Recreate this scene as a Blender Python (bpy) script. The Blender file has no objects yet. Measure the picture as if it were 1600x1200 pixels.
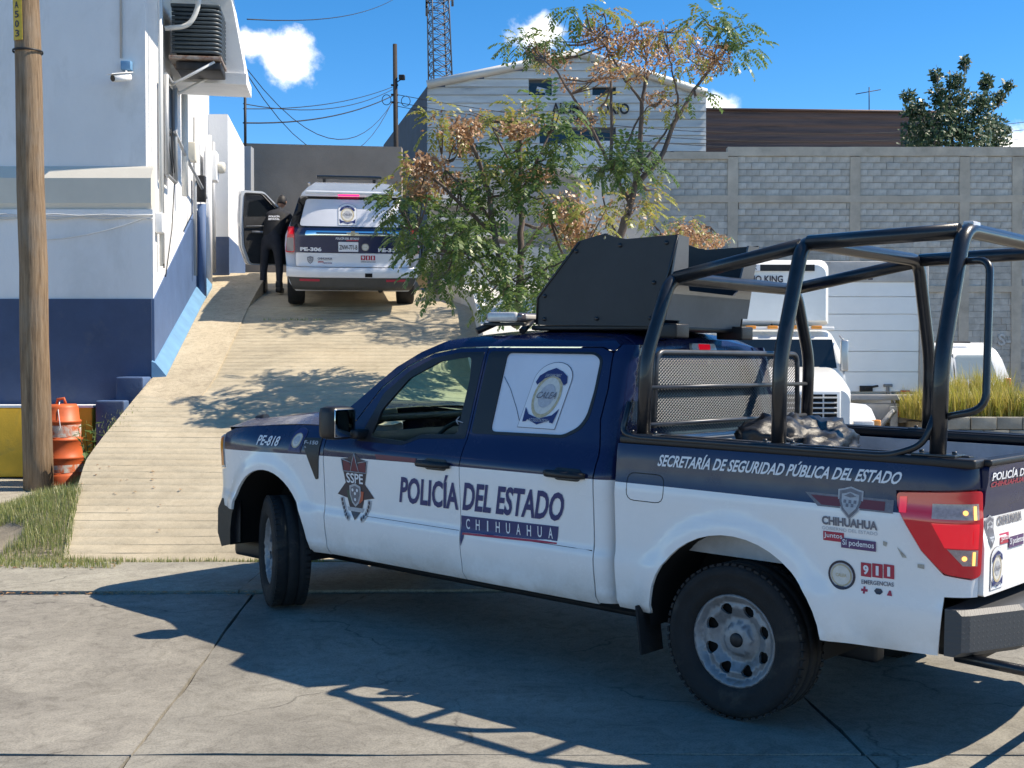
import bpy, bmesh, math, random
from math import sin, cos, pi, radians, sqrt, atan2, exp, hypot
from mathutils import Vector, Matrix, Quaternion
from mathutils import noise as mnoise
from mathutils.geometry import delaunay_2d_cdt
random.seed(11)
SC = bpy.context.scene
COL = SC.collection
# ---------------------------------------------------------------- camera
FPX, PITCH, CAMH = 1886.0, 0.023, 1.82
cam = bpy.data.cameras.new('camera'); camo = bpy.data.objects.new('camera', cam); COL.objects.link(camo)
camo.location = (0, 0, CAMH); camo.rotation_euler = (pi/2 - PITCH, 0, 0)
cam.sensor_width = 36.0; cam.lens = FPX/1600*36; cam.clip_start = .05; cam.clip_end = 3000
SC.camera = camo
# ---------------------------------------------------------------- light
SUN_EL = radians(50.5); SUN_AZ = radians(-3)      # azimuth measured from +X towards +Y is -SUN_AZ
SDIR = Vector((cos(SUN_EL)*cos(SUN_AZ), -cos(SUN_EL)*sin(SUN_AZ), sin(SUN_EL)))
W = bpy.data.worlds.new('World'); SC.world = W; W.use_nodes = True
def setup_world():
    nt = W.node_tree; N = nt.nodes; L = nt.links; N.clear()
    out = N.new('ShaderNodeOutputWorld'); bg = N.new('ShaderNodeBackground'); bg.inputs[1].default_value = 0.13
    sky = N.new('ShaderNodeTexSky'); sky.sky_type = 'NISHITA'; sky.sun_disc = False
    sky.sun_elevation = SUN_EL; sky.sun_rotation = pi/2 + SUN_AZ; sky.altitude = 1700; sky.air_density = .72; sky.dust_density = .0; sky.ozone_density = 2.2
    hs = N.new('ShaderNodeHueSaturation'); hs.inputs['Saturation'].default_value = 1.36; hs.inputs['Value'].default_value = 1.0
    L.new(sky.outputs[0], hs.inputs['Color'])
    # scattered fair-weather clouds: puffs laid over the whole dome by direction
    tc = N.new('ShaderNodeTexCoord')
    nz = N.new('ShaderNodeTexNoise'); nz.inputs['Scale'].default_value = 26; nz.inputs['Detail'].default_value = 7; nz.inputs['Roughness'].default_value = .6
    L.new(tc.outputs['Generated'], nz.inputs['Vector'])
    tot = None
    puffs = []
    def d_of(u, v):
        a = (u-800)/FPX; b = (600-v)/FPX
        return Vector((a, cos(PITCH)+b*sin(PITCH), -sin(PITCH)+b*cos(PITCH))).normalized()
    puffs = [(d_of(440, 92), .040, 1.0), (d_of(400, 72), .030, .95), (d_of(1578, 230), .034, 1.15), (d_of(1122, 168), .022, 1.05), (d_of(832, 56), .034, .95)]
    rr = random.Random(4)
    for i in range(9):
        az = radians(rr.uniform(40, 320)); el = radians(rr.uniform(6, 28))
        puffs.append((Vector((sin(az)*cos(el), cos(az)*cos(el), sin(el))), rr.uniform(.03, .09), rr.uniform(.6, 1)))
    for d, r, k in puffs:
        sub = N.new('ShaderNodeVectorMath'); sub.operation = 'SUBTRACT'; sub.inputs[1].default_value = d
        L.new(tc.outputs['Generated'], sub.inputs[0])
        sc = N.new('ShaderNodeVectorMath'); sc.operation = 'MULTIPLY'; sc.inputs[1].default_value = (1, 1, 1.55); L.new(sub.outputs[0], sc.inputs[0])
        ln = N.new('ShaderNodeVectorMath'); ln.operation = 'LENGTH'; L.new(sc.outputs[0], ln.inputs[0])
        mr = N.new('ShaderNodeMapRange'); mr.inputs[1].default_value = 0; mr.inputs[2].default_value = r*1.25; mr.inputs[3].default_value = k; mr.inputs[4].default_value = 0
        L.new(ln.outputs['Value'], mr.inputs[0])
        if tot is None: tot = mr.outputs[0]
        else:
            mx = N.new('ShaderNodeMath'); mx.operation = 'MAXIMUM'; L.new(tot, mx.inputs[0]); L.new(mr.outputs[0], mx.inputs[1]); tot = mx.outputs[0]
    ad = N.new('ShaderNodeMath'); ad.operation = 'ADD'; nm = N.new('ShaderNodeMath'); nm.operation = 'MULTIPLY'; nm.inputs[1].default_value = 1.7; L.new(nz.outputs[0], nm.inputs[0]); L.new(tot, ad.inputs[0]); L.new(nm.outputs[0], ad.inputs[1])
    thr = N.new('ShaderNodeMapRange'); thr.interpolation_type = 'SMOOTHSTEP'; thr.inputs[1].default_value = 1.16; thr.inputs[2].default_value = 1.78; thr.inputs[4].default_value = .92
    L.new(ad.outputs[0], thr.inputs[0])
    mix = N.new('ShaderNodeMix'); mix.data_type = 'RGBA'; mix.inputs[7].default_value = (8.8, 9.0, 9.4, 1)
    ga = N.new('ShaderNodeMath'); ga.operation = 'MULTIPLY'; L.new(thr.outputs[0], ga.inputs[0])
    gt = N.new('ShaderNodeMath'); gt.operation = 'GREATER_THAN'; gt.inputs[1].default_value = .12; L.new(tot, gt.inputs[0]); L.new(gt.outputs[0], ga.inputs[1])
    L.new(ga.outputs[0], mix.inputs[0]); L.new(hs.outputs[0], mix.inputs[6])
    L.new(mix.outputs[2], bg.inputs[0]); L.new(bg.outputs[0], out.inputs[0])
setup_world()
sl = bpy.data.lights.new('sun', 'SUN'); sl.energy = 3.55; sl.angle = radians(.53); sl.color = (1, .965, .91)
so = bpy.data.objects.new('sun', sl); COL.objects.link(so); so.location = (20, 5, 30)
so.rotation_euler = SDIR.to_track_quat('Z', 'Y').to_euler()
SC.view_settings.view_transform = 'Standard'; SC.view_settings.look = 'None'; SC.view_settings.gamma = 1
SC.view_settings.use_curve_mapping = False; SC.view_settings.exposure = 1.02
SC.view_settings.use_white_balance = True; SC.view_settings.white_balance_temperature = 7600
SC.render.engine = 'CYCLES'
SC.cycles.max_bounces = 8; SC.cycles.transparent_max_bounces = 12; SC.cycles.use_denoising = True
# ---------------------------------------------------------------- pixel helpers
O = Vector((0, 0, CAMH))
def ray(u, v):
    a = (u-800)/FPX; b = (600-v)/FPX
    return Vector((a, cos(PITCH)+b*sin(PITCH), -sin(PITCH)+b*cos(PITCH)))
def D(u, v, y):
    d = ray(u, v); return O + d*(y/d.y)
def G(u, v, z=0.0):
    d = ray(u, v); return O + d*((z-CAMH)/d.z)
RY0, RSL, RZ0 = 10.3, .286, .06
def R(u, v):
    d = ray(u, v); return O + d*((RZ0-RSL*RY0-CAMH)/(d.z-RSL*d.y))
def ramp_z(y):
    if y < 19.2: return RZ0+RSL*(y-RY0)
    return RZ0+RSL*(19.2-RY0)+.15*(min(y, 26)-19.2)
def ramp_line(y): return RZ0+RSL*(y-RY0)
def lerp(a, b, t): return a+(b-a)*t
def smooth(a, b, x):
    t = max(0, min(1, (x-a)/(b-a))); return t*t*(3-2*t)
def interp(tab, x):
    if x <= tab[0][0]: return tab[0][1]
    for (a, b), (c, d) in zip(tab, tab[1:]):
        if x <= c: return b+(d-b)*(x-a)/(c-a)
    return tab[-1][1]
# ---------------------------------------------------------------- materials
def nodes(name):
    m = bpy.data.materials.new(name); m.use_nodes = True
    return m, m.node_tree.nodes, m.node_tree.links, m.node_tree.nodes['Principled BSDF']
def ramp(N, L, fac, stops):
    r = N.new('ShaderNodeValToRGB')
    while len(r.color_ramp.elements) < len(stops): r.color_ramp.elements.new(.5)
    for e, (p, c) in zip(r.color_ramp.elements, stops): e.position = p; e.color = (c[0], c[1], c[2], 1)
    L.new(fac, r.inputs[0]); return r.outputs[0]
def noise(N, L, scale, detail=4, rough=.6, stretch=None, coord='Object', dist=0):
    tc = N.new('ShaderNodeTexCoord'); v = tc.outputs[coord]
    if stretch:
        mp = N.new('ShaderNodeMapping'); mp.inputs['Scale'].default_value = stretch; L.new(v, mp.inputs[0]); v = mp.outputs[0]
    n = N.new('ShaderNodeTexNoise'); n.inputs['Scale'].default_value = scale; n.inputs['Detail'].default_value = detail; n.inputs['Roughness'].default_value = rough
    n.inputs['Distortion'].default_value = dist
    L.new(v, n.inputs['Vector']); return n.outputs[0]
def mixc(N, L, fac, a, b, mode='MIX'):
    m = N.new('ShaderNodeMix'); m.data_type = 'RGBA'; m.blend_type = mode
    for i, s in ((0, fac), (6, a), (7, b)):
        if isinstance(s, (int, float)): m.inputs[i].default_value = s
        elif isinstance(s, (tuple, list)): m.inputs[i].default_value = (s[0], s[1], s[2], 1)
        else: L.new(s, m.inputs[i])
    return m.outputs[2]
MC = {}
def M(name, col=None, rough=.6, metal=0, var=0., vs=5, dark=.6, bump=0., bs=60, coat=0, trans=0, ior=1.45, emit=None, es=1, stretch=None, spec=None, col2=None, c2s=3, c2r=(.45, .65), island=0, alpha=1):
    if name in MC: return MC[name]
    m, N, L, B = nodes(name)
    B.inputs['Base Color'].default_value = (*col, 1)
    B.inputs['Roughness'].default_value = rough; B.inputs['Metallic'].default_value = metal
    B.inputs['Coat Weight'].default_value = coat; B.inputs['Coat Roughness'].default_value = .04
    B.inputs['Transmission Weight'].default_value = trans; B.inputs['IOR'].default_value = ior
    B.inputs['Alpha'].default_value = alpha
    if spec is not None: B.inputs['Specular IOR Level'].default_value = spec
    if emit: B.inputs['Emission Color'].default_value = (*emit, 1); B.inputs['Emission Strength'].default_value = es
    c = None
    if var:
        n = noise(N, L, vs, 6, .65, stretch)
        c = ramp(N, L, n, [(.3, [x*(1-var) for x in col]), (.7, [min(1, x*(1+var*.6)) for x in col])])
    if col2:
        n2 = noise(N, L, c2s, 6, .7, stretch, dist=.6)
        f = ramp(N, L, n2, [(c2r[0], (0, 0, 0)), (c2r[1], (1, 1, 1))])
        c = mixc(N, L, f, c if c else col, col2)
    if island:
        g = N.new('ShaderNodeNewGeometry'); oi = N.new('ShaderNodeObjectInfo')
        ad = N.new('ShaderNodeMath'); ad.operation = 'ADD'; L.new(g.outputs['Random Per Island'], ad.inputs[0]); L.new(oi.outputs['Random'], ad.inputs[1])
        fr = N.new('ShaderNodeMath'); fr.operation = 'FRACT'; L.new(ad.outputs[0], fr.inputs[0])
        k = ramp(N, L, fr.outputs[0], [(0, [1-island]*3), (1, [1+island*.5]*3)])
        c = mixc(N, L, 1, c if c else col, k, 'MULTIPLY')
    if c: L.new(c, B.inputs['Base Color'])
    if bump:
        n3 = noise(N, L, bs, 6, .7, stretch)
        b = N.new('ShaderNodeBump'); b.inputs['Strength'].default_value = bump; b.inputs['Distance'].default_value = .02
        L.new(n3, b.inputs['Height']); L.new(b.outputs[0], B.inputs['Normal'])
    MC[name] = m; return m
def leafmat(name, cols, transl=.35):
    m, N, L, B = nodes(name)
    g = N.new('ShaderNodeNewGeometry')
    c = ramp(N, L, g.outputs['Random Per Island'], [(i/(len(cols)-1), k) for i, k in enumerate(cols)])
    L.new(c, B.inputs['Base Color']); B.inputs['Roughness'].default_value = .42
    t = N.new('ShaderNodeBsdfTranslucent'); hs = N.new('ShaderNodeHueSaturation'); hs.inputs['Value'].default_value = 1.5; L.new(c, hs.inputs['Color']); L.new(hs.outputs[0], t.inputs[0])
    mx = N.new('ShaderNodeMixShader'); mx.inputs[0].default_value = transl
    L.new(B.outputs[0], mx.inputs[1]); L.new(t.outputs[0], mx.inputs[2]); L.new(mx.outputs[0], N['Material Output'].inputs[0])
    MC[name] = m; return m
# ---------------------------------------------------------------- mesh builder
class MB:
    def __init__(s): s.v = []; s.f = []; s.m = []; s.sm = []
    def add(s, vs, fs, mi=0, smooth=False):
        o = len(s.v); s.v += [tuple(v) for v in vs]
        for f in fs: s.f.append(tuple(i+o for i in f)); s.m.append(mi); s.sm.append(smooth)
        return s
    def box(s, c, d, rot=None, mi=0, taper=1):
        x, y, z = d[0]/2, d[1]/2, d[2]/2; t = taper
        P = [Vector(p) for p in ((-x, -y, -z), (x, -y, -z), (x, y, -z), (-x, y, -z), (-x*t, -y*t, z), (x*t, -y*t, z), (x*t, y*t, z), (-x*t, y*t, z))]
        if rot is not None: P = [rot @ p for p in P]
        return s.add([p+Vector(c) for p in P], [(0, 3, 2, 1), (4, 5, 6, 7), (0, 1, 5, 4), (1, 2, 6, 5), (2, 3, 7, 6), (3, 0, 4, 7)], mi)
    def rbox(s, c, d, r=.02, rot=None, mi=0):
        # box with chamfered edges
        x, y, z = d[0]/2, d[1]/2, d[2]/2; r = min(r, x*.9, y*.9, z*.9)
        bm = bmesh.new(); bmesh.ops.create_cube(bm, size=1)
        for v in bm.verts: v.co = Vector((v.co.x*2*x, v.co.y*2*y, v.co.z*2*z))
        bmesh.ops.bevel(bm, geom=bm.edges[:], offset=r, segments=2, affect='EDGES', profile=.6)
        return s.frombm(bm, (Matrix.Translation(c) @ rot.to_4x4()) if rot is not None else Matrix.Translation(c), mi, True)
    def frombm(s, bm, mat=None, mi=0, smooth=False):
        bm.verts.index_update()
        vs = [(mat @ v.co if mat else v.co.copy()) for v in bm.verts]; fs = [[v.index for v in f.verts] for f in bm.faces]
        bm.free(); return s.add(vs, fs, mi, smooth)
    def tube(s, pts, r, n=8, mi=0, cap=True, closed=False):
        pts = [Vector(p) for p in pts]; k = len(pts); rs = r if isinstance(r, (list, tuple)) else [r]*k
        vs = []; up = None
        for i, p in enumerate(pts):
            if closed: t = pts[(i+1) % k]-pts[i-1]
            else: t = pts[min(i+1, k-1)]-pts[max(i-1, 0)]
            if t.length < 1e-9: t = Vector((0, 0, 1))
            t.normalize()
            if up is None: up = Vector((0, 0, 1)) if abs(t.z) < .9 else Vector((1, 0, 0))
            a = up - t*up.dot(t)
            if a.length < 1e-6: a = t.orthogonal()
            a.normalize(); b = t.cross(a); up = a
            for j in range(n):
                an = 2*pi*j/n; vs.append(p+(a*cos(an)+b*sin(an))*rs[i])
        fs = []
        for i in range(k if closed else k-1):
            for j in range(n):
                i2 = (i+1) % k
                fs.append((i*n+j, i*n+(j+1) % n, i2*n+(j+1) % n, i2*n+j))
        s.add(vs, fs, mi, True)
        if cap and not closed:
            o = len(s.v)-len(vs)
            s.f.append(tuple(o+j for j in reversed(range(n)))); s.m.append(mi); s.sm.append(False)
            s.f.append(tuple(o+(k-1)*n+j for j in range(n))); s.m.append(mi); s.sm.append(False)
        return s
    def lathe(s, prof, n=32, axis='Z', c=(0, 0, 0), mi=0, smooth=True, flip=False):
        vs = []; c = Vector(c)
        for r, h in prof:
            for j in range(n):
                a = 2*pi*j/n
                p = {'Z': (r*cos(a), r*sin(a), h), 'Y': (r*cos(a), h, r*sin(a)), 'X': (h, r*cos(a), r*sin(a))}[axis]
                vs.append(Vector(p)+c)
        fs = []
        for i in range(len(prof)-1):
            for j in range(n):
                f = (i*n+j, i*n+(j+1) % n, (i+1)*n+(j+1) % n, (i+1)*n+j); fs.append(f[::-1] if flip else f)
        return s.add(vs, fs, mi, smooth)
    def prism(s, poly, z0, z1, fn=None, mi=0):
        # polygon (2D) extruded; fn maps (a,b,h)->xyz
        fn = fn or (lambda a, b, h: (a, b, h)); n = len(poly)
        vs = [fn(a, b, z0) for a, b in poly]+[fn(a, b, z1) for a, b in poly]
        fs = [tuple(range(n))[::-1], tuple(range(n, 2*n))]+[(i, (i+1) % n, n+(i+1) % n, n+i) for i in range(n)]
        return s.add(vs, fs, mi)
    def loft(s, secs, mi=0, smooth=True, cap=True, closed=True):
        n = len(secs[0]); vs = [p for q in secs for p in q]; fs = []
        for i in range(len(secs)-1):
            for j in range(n if closed else n-1):
                fs.append((i*n+j, i*n+(j+1) % n, (i+1)*n+(j+1) % n, (i+1)*n+j))
        s.add(vs, fs, mi, smooth)
        if cap:
            o = len(s.v)-len(vs)
            for k in (0, len(secs)-1): s.f.append(tuple(o+k*n+j for j in range(n))); s.m.append(mi); s.sm.append(False)
        return s
    def build(s, name, mats, parent=None, fix=True, sharp=None):
        me = bpy.data.meshes.new(name); me.from_pydata(s.v, [], s.f); 
        for m in (mats if isinstance(mats, (list, tuple)) else [mats]): me.materials.append(m)
        me.polygons.foreach_set('material_index', s.m); me.polygons.foreach_set('use_smooth', s.sm)
        if fix:
            bm = bmesh.new(); bm.from_mesh(me); bmesh.ops.recalc_face_normals(bm, faces=bm.faces); bm.to_mesh(me); bm.free()
        if sharp: me.set_sharp_from_angle(angle=radians(sharp))
        me.update()
        o = bpy.data.objects.new(name, me); COL.objects.link(o); o.parent = parent
        return o
def tag(o, label, cat, group=None):
    o['label'] = label; o['category'] = cat
    if group: o['group'] = group
    return o
def struct(o, kind='structure'): o['kind'] = kind; return o
def thing(name, label, cat, loc=(0, 0, 0), rz=0, group=None):
    o = bpy.data.objects.new(name, None); COL.objects.link(o); o.location = loc; o.rotation_euler = (0, 0, rz); o.empty_display_size = .2
    return tag(o, label, cat, group)
def share(name, me, parent, loc=(0, 0, 0), rot=(0, 0, 0), sc=(1, 1, 1)):
    o = bpy.data.objects.new(name, me); COL.objects.link(o); o.parent = parent; o.location = loc; o.rotation_euler = rot; o.scale = sc; return o
# ---------------------------------------------------------------- 2D panels on curved surfaces
def inpoly(p, poly):
    x, y = p; c = False; n = len(poly)
    for i in range(n):
        x1, y1 = poly[i]; x2, y2 = poly[i-1]
        if (y1 > y) != (y2 > y) and x < (x2-x1)*(y-y1)/(y2-y1)+x1: c = not c
    return c
def dens(poly, sp):
    out = []
    for i in range(len(poly)):
        a = poly[i]; b = poly[(i+1) % len(poly)]; d = hypot(b[0]-a[0], b[1]-a[1]); k = max(1, int(round(d/sp)))
        for j in range(k): out.append((lerp(a[0], b[0], j/k), lerp(a[1], b[1], j/k)))
    return out
def rounded(poly, r, n=4):
    out = []; k = len(poly)
    for i in range(k):
        p = Vector(poly[i]); a = Vector(poly[i-1])-p; b = Vector(poly[(i+1) % k])-p
        ra = min(r, a.length*.45, b.length*.45); A = p+a.normalized()*ra; B = p+b.normalized()*ra
        for j in range(n+1):
            t = j/n; q = A*(1-t)**2+p*2*t*(1-t)+B*t*t; out.append((q.x, q.y))
    return out
def cdt(outline, holes, sp):
    loops = [dens(outline, sp)]+[dens(h, sp) for h in holes]
    pts = []; edges = []
    for lp in loops:
        o = len(pts); pts += lp; edges += [(o+i, o+(i+1) % len(lp)) for i in range(len(lp))]
    nb = len(pts)
    x0 = min(p[0] for p in pts); x1 = max(p[0] for p in pts); y0 = min(p[1] for p in pts); y1 = max(p[1] for p in pts)
    bs = [Vector(p) for p in pts]; m2 = (sp*.45)**2
    ny = int((y1-y0)/sp)+1; nx = int((x1-x0)/sp)+1
    for j in range(ny+1):
        for i in range(nx+1):
            p = (x0+(i+.5*(j % 2))*sp, y0+j*sp)
            if not inpoly(p, loops[0]) or any(inpoly(p, h) for h in loops[1:]): continue
            if any((b.x-p[0])**2+(b.y-p[1])**2 < m2 for b in bs): continue
            pts.append(p)
    r = delaunay_2d_cdt([Vector(p) for p in pts], edges, [], 0, 1e-6)
    vs = [(v.x, v.y) for v in r[0]]; fs = []
    for f in r[2]:
        c = (sum(vs[i][0] for i in f)/len(f), sum(vs[i][1] for i in f)/len(f))
        if inpoly(c, loops[0]) and not any(inpoly(c, h) for h in loops[1:]): fs.append(tuple(f))
    return vs, fs, loops
def panel(name, mat, parent, fn, outline, holes=(), sp=.05, off=0., rim=.02, flip=False):
    """fn(a,b,off)->Vector : surface point pushed out by off along the surface normal"""
    vs, fs, loops = cdt(outline, holes, sp)
    P = [fn(a, b, off) for a, b in vs]
    e = 2e-3; nrm = []
    for a, b in vs:
        n = (fn(a+e, b, off)-fn(a-e, b, off)).cross(fn(a, b+e, off)-fn(a, b-e, off))
        n = n.normalized() if n.length > 1e-12 else Vector((0, 1, 0))
        out = fn(a, b, off+.01)-fn(a, b, off)
        nrm.append(n if n.dot(out) > 0 else -n)
    F = []; FN = []
    for f in fs:
        fn_ = (P[f[1]]-P[f[0]]).cross(P[f[2]]-P[f[0]])
        F.append(f if fn_.dot(nrm[f[0]]) > 0 else f[::-1])
    V = [tuple(p) for p in P]; nmain = len(F)
    if rim:
        for lp in loops:
            o = len(V); k = len(lp)
            q = [fn(a, b, off) for a, b in lp]; w = [fn(a, b, off-rim) for a, b in lp]
            V += [tuple(p) for p in q]+[tuple(p) for p in w]
            for i in range(k): F.append((o+i, o+(i+1) % k, o+k+(i+1) % k, o+k+i))
    me = bpy.data.meshes.new(name); me.from_pydata(V, [], F); me.materials.append(mat)
    sm = [True]*len(me.polygons); me.polygons.foreach_set('use_smooth', sm)
    ln = []
    me.update()
    for i, p in enumerate(me.polygons):
        if i < nmain: ln += [nrm[j] for j in p.vertices]
        else: ln += [p.normal.copy()]*len(p.vertices)
    me.normals_split_custom_set([tuple(n) for n in ln])
    o = bpy.data.objects.new(name, me); COL.objects.link(o); o.parent = parent
    return o
# ---------------------------------------------------------------- lettering
def text2d(body, bold=0., shear=0., spacing=1.):
    cu = bpy.data.curves.new('t', 'FONT'); cu.body = body; cu.size = 1; cu.offset = bold; cu.shear = shear; cu.space_character = spacing; cu.resolution_u = 3; cu.fill_mode = 'FRONT'
    o = bpy.data.objects.new('t', cu); COL.objects.link(o)
    dg = bpy.context.evaluated_depsgraph_get(); me = o.evaluated_get(dg).to_mesh()
    vs = [(v.co.x, v.co.y) for v in me.vertices]; fs = [tuple(p.vertices) for p in me.polygons]
    o.evaluated_get(dg).to_mesh_clear(); bpy.data.objects.remove(o); bpy.data.curves.remove(cu)
    return vs, fs
def decal_text(name, body, mat, parent, fn, box, off=.004, bold=.02, shear=0., spacing=1., step=.0):
    """box = four (a,b) corners: bottom-left, bottom-right, top-right, top-left; letters fill it bilinearly"""
    vs, fs = text2d(body, bold, shear, spacing)
    xs = [v[0] for v in vs]; ys = [v[1] for v in vs]; x0, x1, y0, y1 = min(xs), max(xs), min(ys), max(ys)
    bm = bmesh.new(); bv = [bm.verts.new(((x-x0)/(x1-x0), (y-y0)/(y1-y0), 0)) for x, y in vs]
    for f in fs:
        try: bm.faces.new([bv[i] for i in f])
        except ValueError: pass
    if step:
        for ax in (0, 1):
            k = int(1/step) if ax == 0 else 4
            for i in range(1, k):
                c = Vector((0, 0, 0)); c[ax] = i/k; nn = Vector((0, 0, 0)); nn[ax] = 1
                bmesh.ops.bisect_plane(bm, geom=bm.verts[:]+bm.edges[:]+bm.faces[:], plane_co=c, plane_no=nn)
    bl, br, tr_, tl = box
    for v in bm.verts:
        s, t = v.co.x, v.co.y
        a = lerp(lerp(bl[0], br[0], s), lerp(tl[0], tr_[0], s), t); b = lerp(lerp(bl[1], br[1], s), lerp(tl[1], tr_[1], s), t)
        v.co = fn(a, b, off)
    me = bpy.data.meshes.new(name); bm.to_mesh(me); bm.free(); me.materials.append(mat)
    o = bpy.data.objects.new(name, me); COL.objects.link(o); o.parent = parent; return o
def decal_poly(name, mat, parent, fn, poly, holes=(), off=.003, sp=.04):
    return panel(name, mat, parent, fn, poly, holes, sp=sp, off=off, rim=0)
def circ(cx, cy, rx, ry=None, n=24, a0=0, a1=2*pi):
    ry = ry or rx; full = abs(a1-a0-2*pi) < 1e-6
    return [(cx+rx*cos(a0+(a1-a0)*i/(n if full else n-1)), cy+ry*sin(a0+(a1-a0)*i/(n if full else n-1))) for i in range(n)]
def arcband(cx, cy, r0, r1, a0, a1, n=14):
    return circ(cx, cy, r1, None, n, a0, a1)+circ(cx, cy, r0, None, n, a1, a0)
# ================================================================ ground
def street_z(y): return .05*smooth(6.6, 8.4, y)
def concrete(name, c1, c2, stain, sc=1.2, bump=.35, crack=True):
    kc = .5 if name == 'ramp_concrete' else 1.
    m, N, L, B = nodes(name)
    a = ramp(N, L, noise(N, L, sc, 8, .68), [(.32, c1), (.68, c2)])
    f = ramp(N, L, noise(N, L, sc*.33, 6, .7, dist=1.2), [(.46, (0, 0, 0)), (.72, (1, 1, 1))])
    c = mixc(N, L, f, a, stain)
    sp = ramp(N, L, noise(N, L, 85, 3, .7), [(.30, (.62, .62, .62)), (.5, (1, 1, 1)), (.74, (1.18, 1.16, 1.12))])
    c = mixc(N, L, kc, c, sp, 'MULTIPLY')
    if crack:
        tc = N.new('ShaderNodeTexCoord'); nn = N.new('ShaderNodeTexNoise'); nn.inputs['Scale'].default_value = 2.5; nn.inputs['Detail'].default_value = 6
        L.new(tc.outputs['Object'], nn.inputs['Vector'])
        mx = N.new('ShaderNodeVectorMath'); mx.operation = 'MULTIPLY_ADD'; mx.inputs[1].default_value = (.7, .7, .7); L.new(nn.outputs[1], mx.inputs[0]); L.new(tc.outputs['Object'], mx.inputs[2])
        vo = N.new('ShaderNodeTexVoronoi'); vo.feature = 'DISTANCE_TO_EDGE'; vo.inputs['Scale'].default_value = .42; L.new(mx.outputs[0], vo.inputs['Vector'])
        msk = ramp(N, L, noise(N, L, .8, 3), [(.42, (0, 0, 0)), (.52, (1, 1, 1))])
        cr = ramp(N, L, vo.outputs[0], [(.0, (1, 1, 1)), (.006, (0, 0, 0))])
        ml = N.new('ShaderNodeMath'); ml.operation = 'MULTIPLY'; L.new(msk, ml.inputs[0]); L.new(cr, ml.inputs[1])
        m2 = N.new('ShaderNodeMath'); m2.operation = 'MULTIPLY'; m2.inputs[1].default_value = .75; L.new(ml.outputs[0], m2.inputs[0])
        c = mixc(N, L, m2.outputs[0], c, (.05, .045, .04))
    oi = N.new('ShaderNodeObjectInfo'); c = mixc(N, L, 1., c, ramp(N, L, oi.outputs['Random'], [(0, (.86, .87, .86)), (1, (1.1, 1.08, 1.05))]), 'MULTIPLY')
    pt_ = ramp(N, L, noise(N, L, 5.5, 8, .75, dist=2.), [(.36, (.74, .73, .71)), (.52, (1, 1, 1)), (.70, (1.12, 1.11, 1.08))]); c = mixc(N, L, kc, c, pt_, 'MULTIPLY')
    L.new(c, B.inputs['Base Color']); B.inputs['Roughness'].default_value = .85
    b = N.new('ShaderNodeBump'); b.inputs['Strength'].default_value = bump; b.inputs['Distance'].default_value = .012
    L.new(noise(N, L, 55, 8, .75), b.inputs['Height']); L.new(b.outputs[0], B.inputs['Normal'])
    MC[name] = m; return m
concrete('street_concrete', (.215, .203, .178), (.305, .29, .255), (.165, .155, .137))
concrete('apron_concrete', (.30, .28, .235), (.41, .385, .325), (.23, .21, .18), 1.6)
concrete('strip_concrete', (.46, .385, .275), (.57, .485, .36), (.39, .325, .235), 1.3, .45, False)
concrete('ramp_concrete', (.43, .36, .255), (.54, .465, .345), (.35, .30, .22), 1.1, .4, False)
M('earth', (.26, .22, .165), .95, var=.4, vs=3, bump=.5, bs=30)
M('joint_dirt', (.06, .052, .042), .95, var=.4, vs=20)
b = MB(); b.add([(-400, -200, -.75), (400, -200, -.75), (400, 900, -.75), (-400, 900, -.75)], [(0, 1, 2, 3)])
struct(b.build('ground', MC['earth']))
b = MB(); b.add([(-40, -25, -.03), (40, -25, -.03), (40, 6.6, -.03), (-40, 6.6, -.03), (-40, 9.2, .02), (40, 9.2, .02), (40, 9.2, -.8), (-40, 9.2, -.8)], [(0, 1, 2, 3), (3, 2, 5, 4), (4, 5, 6, 7)])
street = struct(b.build('street', MC['joint_dirt']))
# street slabs, laid out from the joints seen in the photograph
def slab(name, poly, zf, mat, parent, th=.1, sp=.25, uneven=.004, seed=0):
    vs, fs, loops = cdt(poly, [], sp)
    b = MB(); V = [Vector((x, y, zf(y)+uneven*mnoise.noise(Vector((x*1.7, y*1.7, seed))))) for x, y in vs]
    b.add(V, fs, 0, True)
    lp = loops[0]; n = len(lp)
    top = [Vector((x, y, zf(y)+uneven*mnoise.noise(Vector((x*1.7, y*1.7, seed))))) for x, y in lp]
    b.add(top+[p-Vector((0, 0, th)) for p in top], [(i, (i+1) % n, n+(i+1) % n, n+i) for i in range(n)])
    return b.build(name, mat, parent, fix=True)
def wob(poly, amp=.012, sp=.3, seed=0):
    # worn, slightly ragged edges
    out = []
    for i, (x, y) in enumerate(dens(poly, sp)):
        out.append((x+amp*mnoise.noise(Vector((x*3, y*3, seed))), y+amp*mnoise.noise(Vector((x*3, y*3, seed+9)))))
    return out
xj = lambda y: -1.62-.052*(y-3.2)*1.0
rows = [(-22, -17), (-17, -12), (-12, -7), (-7.0, -.6), (-.6, 2.4), (2.4, 5.47), (5.47, 9.05)]
k = 0
for y0, y1 in rows:
    for i in range(-6, 8):
        a = lambda y, i=i: xj(y)+i*3.35
        g = .009
        poly = [(a(y0)+g, y0+g), (a(y0)+3.35-g, y0+g), (a(y1)+3.35-g, y1-g), (a(y1)+g, y1-g)]
        if y1 > 9: poly = [(x, y if y < 6 else 9.0+.02*x) for x, y in poly]
        o = slab('concrete_slab', wob(poly, .014, .2, k), street_z, MC['street_concrete'], street, .08, .45, .006, k); k += 1
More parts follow.
